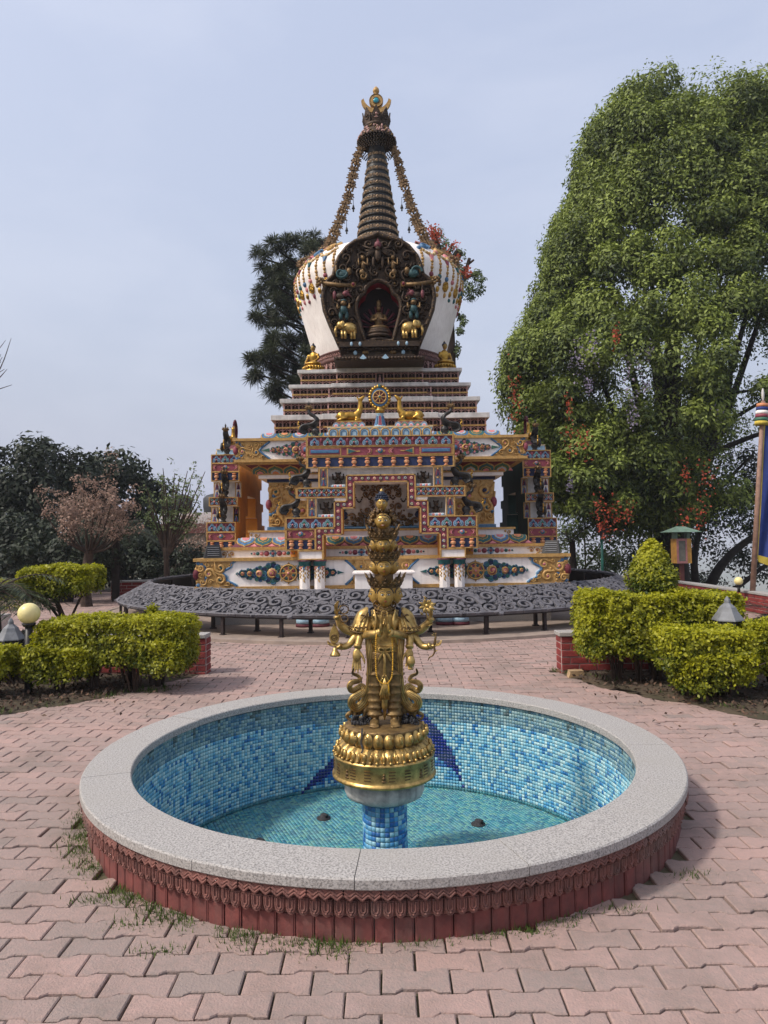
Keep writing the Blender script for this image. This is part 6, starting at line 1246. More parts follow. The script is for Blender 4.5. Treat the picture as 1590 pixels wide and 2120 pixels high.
def seated(M, label):
    root = bpy.data.objects.new('seated_statue', None); link(root, None, M); props(root, label, 'statue', 'gilded seated statues beside the dome')
    b = MB(); b.lathe([(.0, 0), (.27, 0), (.28, .03), (.24, .06), (.22, .08), (.25, .10), (.26, .14), (.23, .15), (0, .15)], (0, 0, 0), 24, 'gilt', sy=.8)
    for k in range(22): a = 2 * PI * k / 22; b.ell((.26 * math.cos(a), .21 * math.sin(a), .09), (.03, .03, .05), 'gilt', 7, 5)
    put('lotus_base', b.mesh('lotus_base'), root, M)
    b = MB(); b.ell((0, -.03, .20), (.235, .16, .06), 'gilt', 16, 8); b.tube([(0, .02, .17), (0, .03, .27), (0, .03, .40), (0, .03, .47), (0, .02, .53)], [.11, .095, .125, .105, .036], 16, 'gilt', .65)
    for s in (-1, 1): b.tube([(s * .12, .02, .45), (s * .16, .0, .34), (s * (.12 if s > 0 else .15), -.10, .25), (s * (.02 if s > 0 else .14), -.14, .23)], [.042, .036, .03, .022], 10, 'gilt')
    me = b.mesh('figure'); o = put('figure', me, root, M); r = o.modifiers.new('cast', 'REMESH'); r.mode = 'VOXEL'; r.voxel_size = .011; r.use_smooth_shade = True; sm_ = o.modifiers.new('soften', 'SMOOTH'); sm_.iterations = 3
    b = MB(); face(b, (0, .0, .605), .056, .062, .078, 0, 'calm', 24, 18); put('head', b.mesh('head'), root, M)
    b = MB(); b.ell((0, .02, .645), (.062, .066, .055), 'blueblack', 14, 8); b.ell((0, .02, .705), (.03, .03, .03), 'blueblack', 10, 6); b.ell((0, .02, .74), .012, 'gilt', 7, 5); put('hair', b.mesh('hair'), root, M)
for px, s, rz in ((648, -1, R(-24)), (922, 1, R(24))):
    p = at(px, 762, SC.y - 1.48); seated(Matrix.Translation((p.x, SC.y - 1.44, 5.114)) @ Matrix.Rotation(rz, 4, 'Z') @ Matrix.Scale(.86, 4), 'gilded seated statue with dark hair at the %s foot of the dome' % ('left' if s < 0 else 'right'))
for s in (-1, 1):   # flood lamps on the plinth corners
    px, py = SC.x + s * 3.12, SC.y - 3.15; b = MB(); M = Matrix.Translation((px, py, 1.266)) @ Matrix.Rotation(R(-20) * s, 4, 'Z'); b.M = M; b.add([(-.16, -.13, 0), (.16, -.13, 0), (.16, .13, 0), (-.16, .13, 0), (-.09, -.02, .24), (.13, -.02, .24), (.13, .1, .24), (-.09, .1, .24)], [(3, 2, 1, 0), (4, 5, 6, 7), (0, 1, 5, 4), (1, 2, 6, 5), (2, 3, 7, 6), (3, 0, 4, 7)], 'black')
    f_ = Fr((0, -.075, .12), (1, 0, 0), Vector((0, .11, .24)).normalized(), Vector((0, -.24, .11)).normalized())
    for k in range(5): b.fbox(f_, -.10, .11, -.09 + .04 * k, -.08 + .04 * k, -.01, .012, 'leadgrey')
    b.build('flood_lamp', label='dark boxy flood lamp on the %s corner of the plinth' % ('left' if s < 0 else 'right'), cat='lamp')

# ------------------------------------------------------------------ carved railing round the stupa
railing = thing('carved_railing', (RC.x, RC.y, .04), 'ring of dark grey carved scrollwork panels on iron legs around the stupa', 'railing')
NP = 56; RO, RI, ZO, ZI = 6.0, 5.32, .37, .735; da = 2 * PI / NP; sl_ = math.hypot(RO - RI, ZI - ZO)
Wv = Vector((0, RO - RI, ZI - ZO)).normalized(); Nv = Vector((0, -(ZI - ZO), RO - RI)).normalized()
fr = Fr((0, -RO, ZO), (1, 0, 0), Wv, Nv); wo, wi = RO * math.tan(da / 2), RI * math.tan(da / 2)
pm = []; sm_ = []
b = MB(); b.add([fr.p(-wo, 0, -.02), fr.p(wo, 0, -.02), fr.p(wi, sl_, -.02), fr.p(-wi, sl_, -.02), fr.p(-wo, 0, -.05), fr.p(wo, 0, -.05), fr.p(wi, sl_, -.05), fr.p(-wi, sl_, -.05)], [(0, 1, 2, 3), (7, 6, 5, 4), (0, 4, 5, 1), (1, 5, 6, 2), (2, 6, 7, 3), (3, 7, 4, 0)], 'raildark'); plate = b.mesh('panel')
for v in range(3):
    rv = random.Random(40 + v); b = MB(); circ = []; lim = lambda u, w, r: abs(u) + r * .9 < wo + (wi - wo) * w / sl_ + .02
    for r in (.16, .11, .075, .05, .034):
        for _ in range(200):
            u, w = rv.uniform(-wo, wo), rv.uniform(r * .8, sl_ - r * .8)
            if lim(u, w, r) and all(math.hypot(u - a, w - c) > (r + d) * .90 for a, c, d in circ): circ.append((u, w, r))
    for u, w, r in circ:
        sg = rv.choice((-1, 1)); a0 = rv.uniform(0, 2 * PI); N_ = 20; pth = [(u + 1.35 * r * math.cos(a0 - sg * .55), w + 1.35 * r * math.sin(a0 - sg * .55))] + [(u + r * .9 * (1 - .8 * t) * math.cos(a0 + sg * 1.45 * 2 * PI * t), w + r * .9 * (1 - .8 * t) * math.sin(a0 + sg * 1.45 * 2 * PI * t)) for t in np.linspace(0, 1, N_)]
        b.flatband(fr, pth, [.004] + [max(.010, r * .20 * (1 - .5 * t)) for t in np.linspace(0, 1, N_)], -.025, .012 + .008 * rv.random(), 'railgrey')
        for k in range(5): a = a0 + sg * rv.uniform(.5, 5.5); q = (u + r * .95 * math.cos(a), w + r * .95 * math.sin(a)); b.flatband(fr, [(q[0] + .5 * r * t * math.cos(a + sg * 1.2 * t), q[1] + .5 * r * t * math.sin(a + sg * 1.2 * t)) for t in np.linspace(0, 1, 6)], [r * .16, r * .26, r * .30, r * .28, r * .2, r * .03], -.025, .010 + .008 * rv.random(), 'railgrey')
    b.flatband(fr, [(-wo, .016), (wo, .016)], .018, -.03, .016, 'railgrey'); b.flatband(fr, [(-wi, sl_ - .014), (wi, sl_ - .014)], .014, -.03, .014, 'railgrey'); sm_.append(b.mesh('scrollwork'))
for i in range(NP):
    M = Matrix.Translation((RC.x, RC.y, 0)) @ Matrix.Rotation(da * (i + .5), 4, 'Z'); p_ = put('panel', plate, railing, M); put('scrollwork', sm_[i % 3], p_, M)
b = MB(); b.tube([(5.95 * math.cos(t), 5.95 * math.sin(t), ZO - .035) for t in np.linspace(0, 2 * PI, 65)], .022, 6, 'legdark', ref=(0, 0, 1)); b.tube([(5.34 * math.cos(t), 5.34 * math.sin(t), ZI - .06) for t in np.linspace(0, 2 * PI, 65)], .022, 6, 'legdark', ref=(0, 0, 1)); b.build('iron_ring', railing, loc=Vector((RC.x, RC.y, 0)))
b = MB(); b.box(-.026, .026, -.026, .026, .0, 1, 'legdark'); b.box(-.045, .045, -.045, .045, 0, .03, 'legdark'); lm = b.mesh('leg')
for i in range(34):
    a = 2 * PI * (i + .5) / 34
    for r, z in ((5.92, ZO - .02), (5.36, ZI - .05)): aa = a + (.05 if r < 5.5 else 0); put('leg', lm, railing, Matrix.Translation((RC.x + r * math.sin(aa), RC.y - r * math.cos(aa), .03)) @ Matrix.Rotation(aa, 4, 'Z') @ Matrix.Diagonal((1, 1, z - .03, 1)))
# ------------------------------------------------------------------ hedges and clipped shrubs
def hedge_leaves(x0, x1, y0, y1, z0, z1, n, rnd_=.16, ragged=.12, seed=1, shape='box'):
    g = np.random.default_rng(seed); c = np.array([(x0 + x1) / 2, (y0 + y1) / 2, (z0 + z1) / 2]); h = np.array([(x1 - x0) / 2, (y1 - y0) / 2, (z1 - z0) / 2])
    if shape == 'cone':
        t = g.random(n) ** .7; a = g.uniform(0, 2 * PI, n); prof = np.interp(t, [0, .12, .45, .85, 1], [.0, .28, .66, 1.0, .92]); rr = prof * (1 + .05 * np.sin(5 * a + 9 * t))
        P = np.column_stack([c[0] + h[0] * rr * np.cos(a), c[1] + h[1] * rr * np.sin(a), z1 - (z1 - z0) * t]); N = np.column_stack([np.cos(a), np.sin(a), np.full(n, .5)])
    else:
        A = np.array([h[1] * h[2], h[0] * h[2], h[0] * h[1] * 1.2]); ax = g.choice(3, n, p=A / A.sum()); sg = np.where(g.random(n) < .5, -1., 1.); sg = np.where(ax == 2, np.where(g.random(n) < .82, 1., -1.), sg)
        q = g.uniform(-1, 1, (n, 3)); q[np.arange(n), ax] = sg; N = np.zeros((n, 3)); N[np.arange(n), ax] = sg
        # round the edges: superellipsoid
        L = (np.abs(q) ** 7).sum(1) ** (1 / 7.); q = q / L[:, None]; P = c + q * h
    cell = np.floor(P / .075).astype(int); hsh = np.abs(np.sin(cell[:, 0] * 12.9898 + cell[:, 1] * 78.233 + cell[:, 2] * 37.719) * 43758.5453) % 1.0; P = P - N * (.075 * hsh ** 2.5)[:, None]
    w = .013 * (np.sin(P[:, 0] * 9 + P[:, 2] * 6) + np.sin(P[:, 1] * 11 + P[:, 0] * 5) + np.sin(P[:, 2] * 13 + 1.7 * P[:, 0] * 4)); P = P + N * w[:, None] * (rnd_ / .16)
    P += N * (-np.abs(g.normal(0, .05, n)))[:, None] + N * (.02 * (g.random(n) < .12) * g.random(n))[:, None]; low = P[:, 2] < z0 + .35 * (z1 - z0); P[low, 2] += ragged * np.sin(P[low, 0] * 6.1) * .35 + g.normal(0, .035, low.sum())
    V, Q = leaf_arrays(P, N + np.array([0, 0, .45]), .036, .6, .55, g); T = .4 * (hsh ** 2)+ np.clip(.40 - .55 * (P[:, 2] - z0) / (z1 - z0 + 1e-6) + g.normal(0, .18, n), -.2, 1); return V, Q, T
def hedge(name, label, boxes, stems, group=None, cat='hedge', extra=None):
    xs = [b_[0] for b_ in boxes] + [b_[1] for b_ in boxes]; root = thing(name, ((min(xs) + max(xs)) / 2, boxes[0][2], 0), label, cat, group)
    Vs, Qs, Ts = [], [], []; o = 0
    for k, bx_ in enumerate(boxes):
        V, Q, T = hedge_leaves(*bx_[:6], int(bx_[6] * 1.25), seed=sum(map(ord, label)) % 9999 + k, shape=bx_[7] if len(bx_) > 7 else 'box'); Vs.append(V); Qs.append(Q + o); Ts.append(T); o += len(V)
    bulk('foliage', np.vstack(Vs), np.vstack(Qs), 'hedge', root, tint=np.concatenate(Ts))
    for k, bx_ in enumerate(boxes):     # dark twiggy inside
        b = MB(); 
        for _ in range(26 if len(bx_) < 8 else 0):
            u = [random.uniform(bx_[i] * .85 + bx_[i + 1] * .15, bx_[i] * .15 + bx_[i + 1] * .85) for i in (0, 2)]; b.tube([(u[0] + random.gauss(0, .08), u[1], bx_[4] - .05), (u[0], u[1], (bx_[4] + bx_[5]) / 2), (u[0] + random.gauss(0, .1), u[1] + random.gauss(0, .06), bx_[5] - .06)], [.009, .007, .004], 5, 'bark')
        b.build('twigs', root, kind='stuff')
    for (x, y, r, ztop) in stems:
        b = MB()
        for _ in range(7):
            dx, dy = random.gauss(0, .06), random.gauss(0, .05); b.tube(smooth([(x + dx * .4, y + dy * .4, -.02), (x + dx, y + dy, ztop * .5), (x + dx * 2.6, y + dy * 2, ztop)], 4), [r * random.uniform(.4, .8)] * 5 + [r * .4] * 4, 6, 'bark')
        b.build('stem', root)
    if extra: extra(root)
    return root
def hs(x0, x1, y0, y1, z0, z1, n, *a): return (x0, x1, y0, y1, z0, z1, n, *a)
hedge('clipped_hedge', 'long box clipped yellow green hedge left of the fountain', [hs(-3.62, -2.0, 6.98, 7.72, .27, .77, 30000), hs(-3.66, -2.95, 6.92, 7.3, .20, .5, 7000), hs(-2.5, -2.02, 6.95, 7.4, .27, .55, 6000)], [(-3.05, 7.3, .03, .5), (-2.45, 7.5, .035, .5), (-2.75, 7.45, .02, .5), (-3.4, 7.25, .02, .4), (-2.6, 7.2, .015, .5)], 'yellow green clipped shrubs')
hedge('clipped_hedge', 'small yellow green bush cut off by the left edge of the picture', [hs(-4.2, -3.72, 6.7, 7.2, .2, .52, 7000)], [(-3.95, 6.95, .02, .3)], 'yellow green clipped shrubs')
hedge('topiary', 'table shaped clipped shrub on a thin stem behind the left hedge', [hs(-4.62, -3.70, 8.6, 9.3, .90, 1.27, 15000)], [], 'yellow green clipped shrubs', 'shrub',
      lambda root: [(lambda b: (b.tube(smooth([(-4.08, 8.95, 0), (-4.1, 8.95, .35), (-4.16, 8.95, .6), (-4.3, 8.95, .95)], 4), lerpl([.05, .045, .04, .02], 13), 8, 'bark'), b.tube(smooth([(-4.12, 8.95, .45), (-4.0, 8.95, .7), (-3.85, 8.9, .98)], 4), .016, 7, 'bark'), b.tube(smooth([(-4.14, 8.95, .5), (-4.35, 9.0, .75), (-4.45, 8.95, .98)], 4), .018, 7, 'bark'), b.build('stem', root)))(MB())])
hedge('shrub_sprig', 'small round sprig rising above the left hedge', [hs(-2.62, -2.46, 7.5, 7.66, .72, .86, 700, 'cone')], [(-2.54, 7.58, .008, .74)], 'yellow green clipped shrubs', 'shrub')
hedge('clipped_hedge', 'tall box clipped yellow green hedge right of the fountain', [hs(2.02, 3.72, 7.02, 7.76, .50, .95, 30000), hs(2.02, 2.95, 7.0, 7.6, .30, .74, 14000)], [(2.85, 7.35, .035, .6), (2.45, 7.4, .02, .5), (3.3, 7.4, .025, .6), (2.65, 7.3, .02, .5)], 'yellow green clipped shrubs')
hedge('topiary', 'cone shaped clipped shrub rising out of the right hedge', [hs(2.62, 3.20, 7.25, 7.83, 1.03, 1.50, 13000, 'cone')], [(2.9, 7.55, .022, 1.12)], 'yellow green clipped shrubs', 'shrub')
hedge('clipped_hedge', 'low rounded yellow green bush in front of the tall right hedge', [hs(2.58, 3.38, 6.25, 6.85, .30, .66, 18000), hs(2.66, 3.35, 6.2, 6.7, .17, .45, 8000)], [(3.05, 6.6, .03, .4), (2.85, 6.6, .02, .35), (3.2, 6.6, .02, .35)], 'yellow green clipped shrubs')
hedge('clipped_hedge', 'yellow green bush cut off by the right edge of the picture', [hs(3.45, 4.1, 6.5, 7.0, .25, .69, 12000)], [(3.75, 6.75, .025, .35)], 'yellow green clipped shrubs')

# ------------------------------------------------------------------ brick walls
def brick_mesh(l, w, h, rock):
    b = MB(); c = .006; x, y, z = l / 2, w / 2, h / 2; q = [rock * random.random() for _ in range(4)]
    b.add([(-x, -y, -z), (x, -y, -z), (x, y, -z), (-x, y, -z), (-x, -y, z), (x, -y, z), (x, y, z), (-x, y, z), (-x + c, -y - .004 - q[0], -z + c), (x - c, -y - .004 - q[1], -z + c), (x - c, -y - .004 - q[2], z - c), (-x + c, -y - .004 - q[3], z - c)],
          [(3, 2, 1, 0), (4, 5, 6, 7), (1, 2, 6, 5), (2, 3, 7, 6), (3, 0, 4, 7), (0, 1, 9, 8), (1, 5, 10, 9), (5, 4, 11, 10), (4, 0, 8, 11), (8, 9, 10, 11)], 'brickred'); return b.mesh('brick')
def brick_wall(name, label, pts, h, bl, bh, th=.2, coping=.045, rock=.006, only=None, ends=False):
    root = thing(name, (pts[0][0], pts[0][1], 0), label, 'wall'); bms = [brick_mesh(bl - .010, .03, bh - .010, rock) for _ in range(4)]; nc = int((h - coping) / bh); short = brick_mesh(bl * .45, .03, bh - .010, rock)
    for (p, q) in zip(pts, pts[1:]):
        d = Vector((q[0] - p[0], q[1] - p[1], 0)); L = d.length; d.normalize(); nrm = Vector((d.y, -d.x, 0)); a = math.atan2(d.y, d.x); M0 = Matrix.Translation((p[0], p[1], 0)) @ Matrix.Rotation(a, 4, 'Z')
        b = MB(); b.M = M0; b.box(0, L, .004, th, -.05, h - coping, 'mortar'); b.build('mortar_core', root)
        b = MB(); b.M = M0; b.box(-.025, L + .0, -.025, th + .025, h - coping + .001, h, 'granite'); b.build('coping', root, bevel=.006)
        for r in range(nc + 1):
            z = (h - coping) - bh * (r + .5) + .001
            if z < -.03: continue
            off = (bl / 2 if r % 2 else 0); k = 0; x = -off + bl / 2
            while x - bl / 2 < L - .02:
                x0_ = max(x - bl / 2, 0); x1_ = min(x + bl / 2, L)
                if only is None or only(p[0] + d.x * x, p[1] + d.y * x): put('brick', bms[(k * 7 + r * 3) % 4], root, M0 @ Matrix.Translation(((x0_ + x1_) / 2, .014 + random.gauss(0, .0015), z)) @ Matrix.Diagonal(((x1_ - x0_) / bl, 1, 1, 1)))
                x += bl; k += 1
        if ends:
            Me = M0 @ Matrix.Translation((0 if ends < 0 else L, th / 2 + .006, 0)) @ Matrix.Rotation(R(-90) if ends < 0 else R(90), 4, 'Z')
            for r in range(nc + 1):
                z = (h - coping) - bh * (r + .5) + .001
                if z > -.03: put('brick', bms[r % 4], root, Me @ Matrix.Translation((0, .012, z)) @ Matrix.Diagonal(((th - .012) / bl, 1, 1, 1)))
    return root
brick_wall('brick_wall', 'low red brick planter wall behind the left hedge', [(-5.6, 8.12), (-2.1, 8.12)], .46, .20, .078, ends=1)
brick_wall('brick_wall', 'low red brick planter wall behind the right hedge', [(1.98, 7.86), (5.2, 7.86)], .46, .20, .078, ends=-1)
brick_wall('boundary_wall', 'red brick boundary wall with pale coping along the right terrace edge', [(7.55, 17.5), (7.5, 14.5), (7.35, 11.6), (7.0, 8.5)][::1], .40, .24, .075, th=.22)
brick_wall('boundary_wall', 'far end of the brick boundary wall behind the cone shrub', [(5.4, 23.6), (6.7, 22.3), (7.4, 20.2), (7.55, 17.5)], .40, .24, .075, th=.22)
brick_wall('brick_wall', 'short red brick wall with grey top beyond the left end of the railing', [(-7.75, 19.6), (-5.6, 20.2)], .52, .28, .09, th=.4)
brick_wall('brick_pier', 'red brick pier at the left edge beyond the globe lamp', [(-6.4, 10.2), (-5.72, 10.2)], .50, .20, .078, th=.4)

# ------------------------------------------------------------------ lamps, lanterns, posts, flag, shrine box
def globe(px, py, Y, r, label, zb=0.):
    c = at(px, py, Y); t = thing('globe_lamp', (c.x, Y, zb), label, 'lamp', 'globe lamps'); b = MB(); b.ell(c, r, 'globe', 28, 18); b.build('globe', t)
    b = MB(); b.lathe([(.05, -r * 1.25), (.06, -r * 1.1), (.07, -r * .92), (.04, -r * .9)], c, 16, 'black'); b.build('collar', t); b = MB(); b.tube([(c.x, Y, zb - .02), (c.x, Y, c.z - r * 1.1)], r * .34, 12, 'black'); b.build('post', t)
globe(60, 1270, 7.08, .107, 'pale yellow globe lamp on a black post at the left hedge'); globe(1529, 1203, 14.3, .085, 'pale globe lamp on the coping of the right boundary wall', .40)
def lantern(x, y, z, label, k=.15):
    t = thing('lantern', (x, y, 0), label, 'lantern', 'garden lanterns'); b = MB()
    b.lathe([(k, z), (k * .98, z + .012), (k * .62, z + .09), (k * .5, z + .13), (k * .2, z + .17), (.03, z + .18), (.028, z + .2), (.012, z + .23), (0, z + .24)], (x, y, 0), 6, 'leadgrey', R(30), R(390), sm=False); b.build('roof', t)
    b = MB(); 
    for i in range(6): a = R(30 + 60 * i); b.tube([(x + .68 * k * math.cos(a), y + .68 * k * math.sin(a), z - .24), (x + .8 * k * math.cos(a), y + .8 * k * math.sin(a), z)], .011, 6, 'black')
    b.lathe([(.8 * k, z - .25), (.8 * k, z - .23), (.05, z - .22)], (x, y, 0), 6, 'black', R(30), R(390), sm=False); b.build('frame', t); b = MB(); b.lathe([(.6 * k, z - .23), (.7 * k, z - .005)], (x, y, 0), 6, 'glasspane', R(30), R(390), sm=False); b.build('glass', t); b = MB(); b.tube([(x, y, -.02), (x, y, z - .23)], .045, 10, 'black'); b.build('post', t)
p = at(1507, 1284, 6.93); lantern(p.x, 6.93, p.z, 'grey roofed lantern between the two right hedges'); p = at(22, 1324, 7.7); lantern(p.x, 7.7, p.z, 'grey roofed lantern in the shade at the left edge')
def lamp_post(px, ytop, Y, label, zb=-.3):
    c = at(px, ytop, Y); t = thing('lamp_post', (c.x, Y, zb), label, 'lamp post', 'green lamp posts'); b = MB(); b.tube([(c.x, Y, zb), (c.x, Y, c.z - .22)], [.05, .04], 12, 'polegreen'); b.build('pole', t)
    b = MB(); b.lathe([(.05, -.24), (.06, -.2), (.17, -.06), (.2, -.04), (.2, 0), (.0, .03)], c, 16, 'tankblack'); b.build('lamp_head', t)
lamp_post(1245, 1094, 21.5, 'green lamp post beyond the railing on the right'); lamp_post(323, 1118, 23.5, 'green lamp post beyond the railing on the left', -.1)
t = thing('shrine_box', (8.3, 19.2, -.2), 'yellow and pink shrine box with green roof on a post under the big tree', 'shrine box'); c = at(1411, 1166, 19.2); Z = c.z
b = MB(); b.box(c.x - .05, c.x + .05, 19.15, 19.25, -.5, Z, 'housered'); b.build('post', t); b = MB(); b.box(c.x - .2, c.x + .2, 19.0, 19.4, Z, Z + .68, 'boxyellow'); b.build('cabinet', t)
b = MB(); f_ = Fr((c.x - .06, 18.995, Z)); frame = [(-.15, .13, .0, .06), (-.15, .13, .62, .68), (-.15, -.10, .06, .62), (.09, .13, .06, .62)]
for q in frame: b.fbox(f_, *q, 0, .03, 'boxpink')
b.build('door_frame', t); b = MB(); b.fbox(f_, -.10, .09, .06, .62, 0, .012, 'glasspane'); b.build('pane', t)
b = MB(); 
for x in (-.17, .17): b.box(c.x + x - .04, c.x + x + .04, 19.1, 19.3, Z + .68, Z + .86, 'roofgreen')
b.build('roof_post', t); b = MB(); b.add([(c.x - .42, 18.8, Z + .86), (c.x + .42, 18.8, Z + .86), (c.x + .42, 19.6, Z + .86), (c.x - .42, 19.6, Z + .86), (c.x - .12, 19.2, Z + 1.02), (c.x + .12, 19.2, Z + 1.02)], [(0, 1, 5, 4), (1, 2, 5), (2, 3, 4, 5), (3, 0, 4), (3, 2, 1, 0)], 'roofgreen'); b.build('roof', t)
t = thing('flag_pole', at(1558, 1222, 14.4), 'tall leaning wooden pole with striped drum and blue prayer flag', 'flag'); b = MB(); a0 = at(1558, 1226, 14.4); a1 = at(1580, 830, 14.4); b.tube([a0, (a0 + a1) / 2, a1], [.055, .05, .04], 10, 'polewood'); b.build('pole', t)
b = MB(); c = at(1576, 880, 14.4); ax = (a1 - a0).normalized()
for k, m in enumerate(('flagyellow', 'leafgreen', 'magenta', 'white', 'flagblue', 'salmon')): b.tube([c + ax * (.075 * k), c + ax * (.075 * k + .073)], [.135 - .004 * k, .13 - .004 * k], 18, m)
b.build('striped_drum', t); b = MB(); b.ell(a1 + Vector((0, 0, .13)), (.03, .03, .14), 'slabgrey', 10, 8); b.build('finial', t)
b = MB(); n_ = 26; vs = []
for i in range(n_ + 1):
    s = i / n_; pz = c + (a0 - a1) * (.68 * s) * 1.; w = .42 - .08 * s
    for j in range(9): q = j / 8; vs.append(pz + Vector((.03 + w * q, .10 * math.sin(q * 7 + s * 5) * q - .02, -.1 * q * s + .03 * math.sin(s * 9 + q * 4))))
b.add(vs, [(i * 9 + j, i * 9 + j + 1, (i + 1) * 9 + j + 1, (i + 1) * 9 + j) for i in range(n_) for j in range(1, 8)], 'flagblue', True); b.add(vs, [(i * 9 + j, i * 9 + j + 1, (i + 1) * 9 + j + 1, (i + 1) * 9 + j) for i in range(n_) for j in (0,)], 'flagyellow', True)
b.add([vs[-9] , vs[-1], vs[-1] + Vector((.12, 0, -.22)), vs[-9] + Vector((.05, 0, -.16))], [(0, 1, 2, 3)], 'flagyellow', True); b.add([vs[6], vs[8], vs[8] + Vector((.15, -.02, -.7)), vs[7] + Vector((.05, -.02, -.4))], [(0, 1, 2, 3)], 'flagyellow'); b.build('banner', t)
b = MB(); c = at(1192, 1397, 7.65); b.M = Matrix.Translation((c.x, 7.65, .0)) @ Matrix.Rotation(R(12), 4, 'Z'); b.add([(x * (1 - .2 * (z > 0)), y, z) for z in (0, .06, .075) for x, y in ((-.11, -.05), (.08, -.06), (.11, .03), (-.08, .06))], [(0, 1, 5, 4), (1, 2, 6, 5), (2, 3, 7, 6), (3, 0, 4, 7), (4, 5, 9, 8), (5, 6, 10, 9), (6, 7, 11, 10), (7, 4, 8, 11), (8, 9, 10, 11)], 'logwood'); b.build('log', label='split piece of firewood at the corner of the right planter wall', cat='log')

# ------------------------------------------------------------------ cycads and palms
def cycad(name, label, c, n, L, m, zmin=.1, seed=1, leaf=.16, stem=None, up=.55, cat='palm', aset=None):
    g = random.Random(seed); root = thing(name, (c[0], c[1], 0), label, cat); c = Vector(c); P = []; Nn = []; D = []; b = MB()
    for i in range(n):
        a = g.choice(aset) + g.gauss(0, .25) if aset else 2 * PI * i / n + g.gauss(0, .15); e = g.uniform(.1, 1.) * up; d = Vector((math.cos(a), math.sin(a), 0)); pts = []; l = L * g.uniform(.8, 1.1)
        for k in range(15): t = k / 14; pts.append(c + d * l * t * (1 - .12 * t) + Vector((0, 0, l * (e * 1.5 * t - (.35 + .5 * e) * t * t))))
        b.tube(pts, lerpl([.014, .008, .003], 15), 5, 'bark')
        for k in range(1, 15):
            for f2 in range(3):
                q = pts[k - 1].lerp(pts[k], f2 / 3); t_ = (pts[k] - pts[k - 1]).normalized(); sd2 = t_.cross(Vector((0, 0, 1))).normalized()
                for s in (-1, 1): P.append(q); D.append(sd2 * s * .8 + t_ * .65 + Vector((0, 0, -.1 + g.gauss(0, .12))))
    P = np.array([tuple(p) for p in P]); D = np.array([tuple(d.normalized()) for d in D]); up_ = np.tile([0, 0, 1.], (len(P), 1)) + RNG.normal(0, .3, (len(P), 3)); B = np.cross(D, up_); B /= np.linalg.norm(B, axis=1)[:, None]; s = leaf * RNG.uniform(.8, 1.15, (len(P), 1)); V = np.stack([P - B * .006, P + D * s * .55 - B * .007, P + D * s, P + D * s * .55 + B * .007], 1).reshape(-1, 3)
    bulk('fronds', V, np.arange(len(V)).reshape(-1, 4), m, root, tint=RNG.random(len(P))); b.build('frond_stalks', root)
    b = MB(); b.lathe([(.1, -.02), (.12, c.z * .5), (.09, c.z)], (c.x, c.y, 0), 12, 'barkdark'); b.build('trunk', root)
p = at(-18, 1222, 8.6); cycad('cycad', 'cycad with stiff arching fronds reaching in from the left edge', (p.x, 8.6, p.z - .05), 44, 1.0, 'frond', seed=4, up=.5, leaf=.2)
p = at(15, 1330, 7.9); cycad('cycad', 'small dark cycad in the shade below the globe lamp', (p.x, 7.9, .32), 16, .42, 'frond_dark', seed=5, leaf=.13, up=.9)
p = at(1655, 1290, 9.2); cycad('cycad', 'cycad fronds reaching in from the right edge before the boundary wall', (p.x, 9.2, p.z), 24, .95, 'frond_dark', seed=6, up=.5, leaf=.22)
p = at(240, 1085, 19); cycad('fan_palm', 'drooping grey green palm beside the pale blossom tree', (p.x, 19, p.z - .2), 22, 1.3, 'frond', seed=7, up=.5, leaf=.34)
p = at(1185, 1120, 23); cycad('fan_palm', 'thin palm leaves standing behind the right side gate', (p.x, 23, p.z), 9, 1.3, 'frond_dark', seed=8, up=.8, leaf=.3)

# ------------------------------------------------------------------ trees
def clump_leaves(cl, n, size, seed, aspect=.5, droop=.5, jit=.5):
    "leaves over the upper side of every clump (x, y, z, radius)"
    g = np.random.default_rng(seed); cl = np.asarray(cl); k = len(cl); idx = np.repeat(np.arange(k), n); m = len(idx)
    d = g.normal(0, 1, (m, 3)); d[:, 2] = np.abs(d[:, 2]) * 1.1 - .45; d /= np.linalg.norm(d, axis=1)[:, None]; r = g.random(m) ** .25; r *= 1 + .22 * np.sin(d[:, 0] * 7 + idx) * np.sin(d[:, 1] * 6 + idx * 2)
    P = cl[idx, :3] + d * (cl[idx, 3] * r)[:, None] * np.array([1, 1, 1.05]); hang = np.clip(-(d[:, 2]) + .1, 0, 1) * cl[idx, 3] * g.random(m) * .7; P[:, 2] -= hang
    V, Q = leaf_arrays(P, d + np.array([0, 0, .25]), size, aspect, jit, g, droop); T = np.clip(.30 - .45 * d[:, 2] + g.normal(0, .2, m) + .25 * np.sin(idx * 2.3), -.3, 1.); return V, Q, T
def tree(name, label, base, trunk, clumps, n, size, m, seed, group=None, bark='bark', aspect=.5, droop=.5, extra=None, cat='tree', jit=.5):
    root = thing(name, base, label, cat, group); b = MB()
    for pts, rad in trunk: Q = smooth(pts, 5); b.tube(Q, lerpl(rad, len(Q)), 9, bark)
    b.build('trunk', root)
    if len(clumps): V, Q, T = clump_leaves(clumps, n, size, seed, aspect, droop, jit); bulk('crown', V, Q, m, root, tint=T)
    if extra: extra(root)
    return root
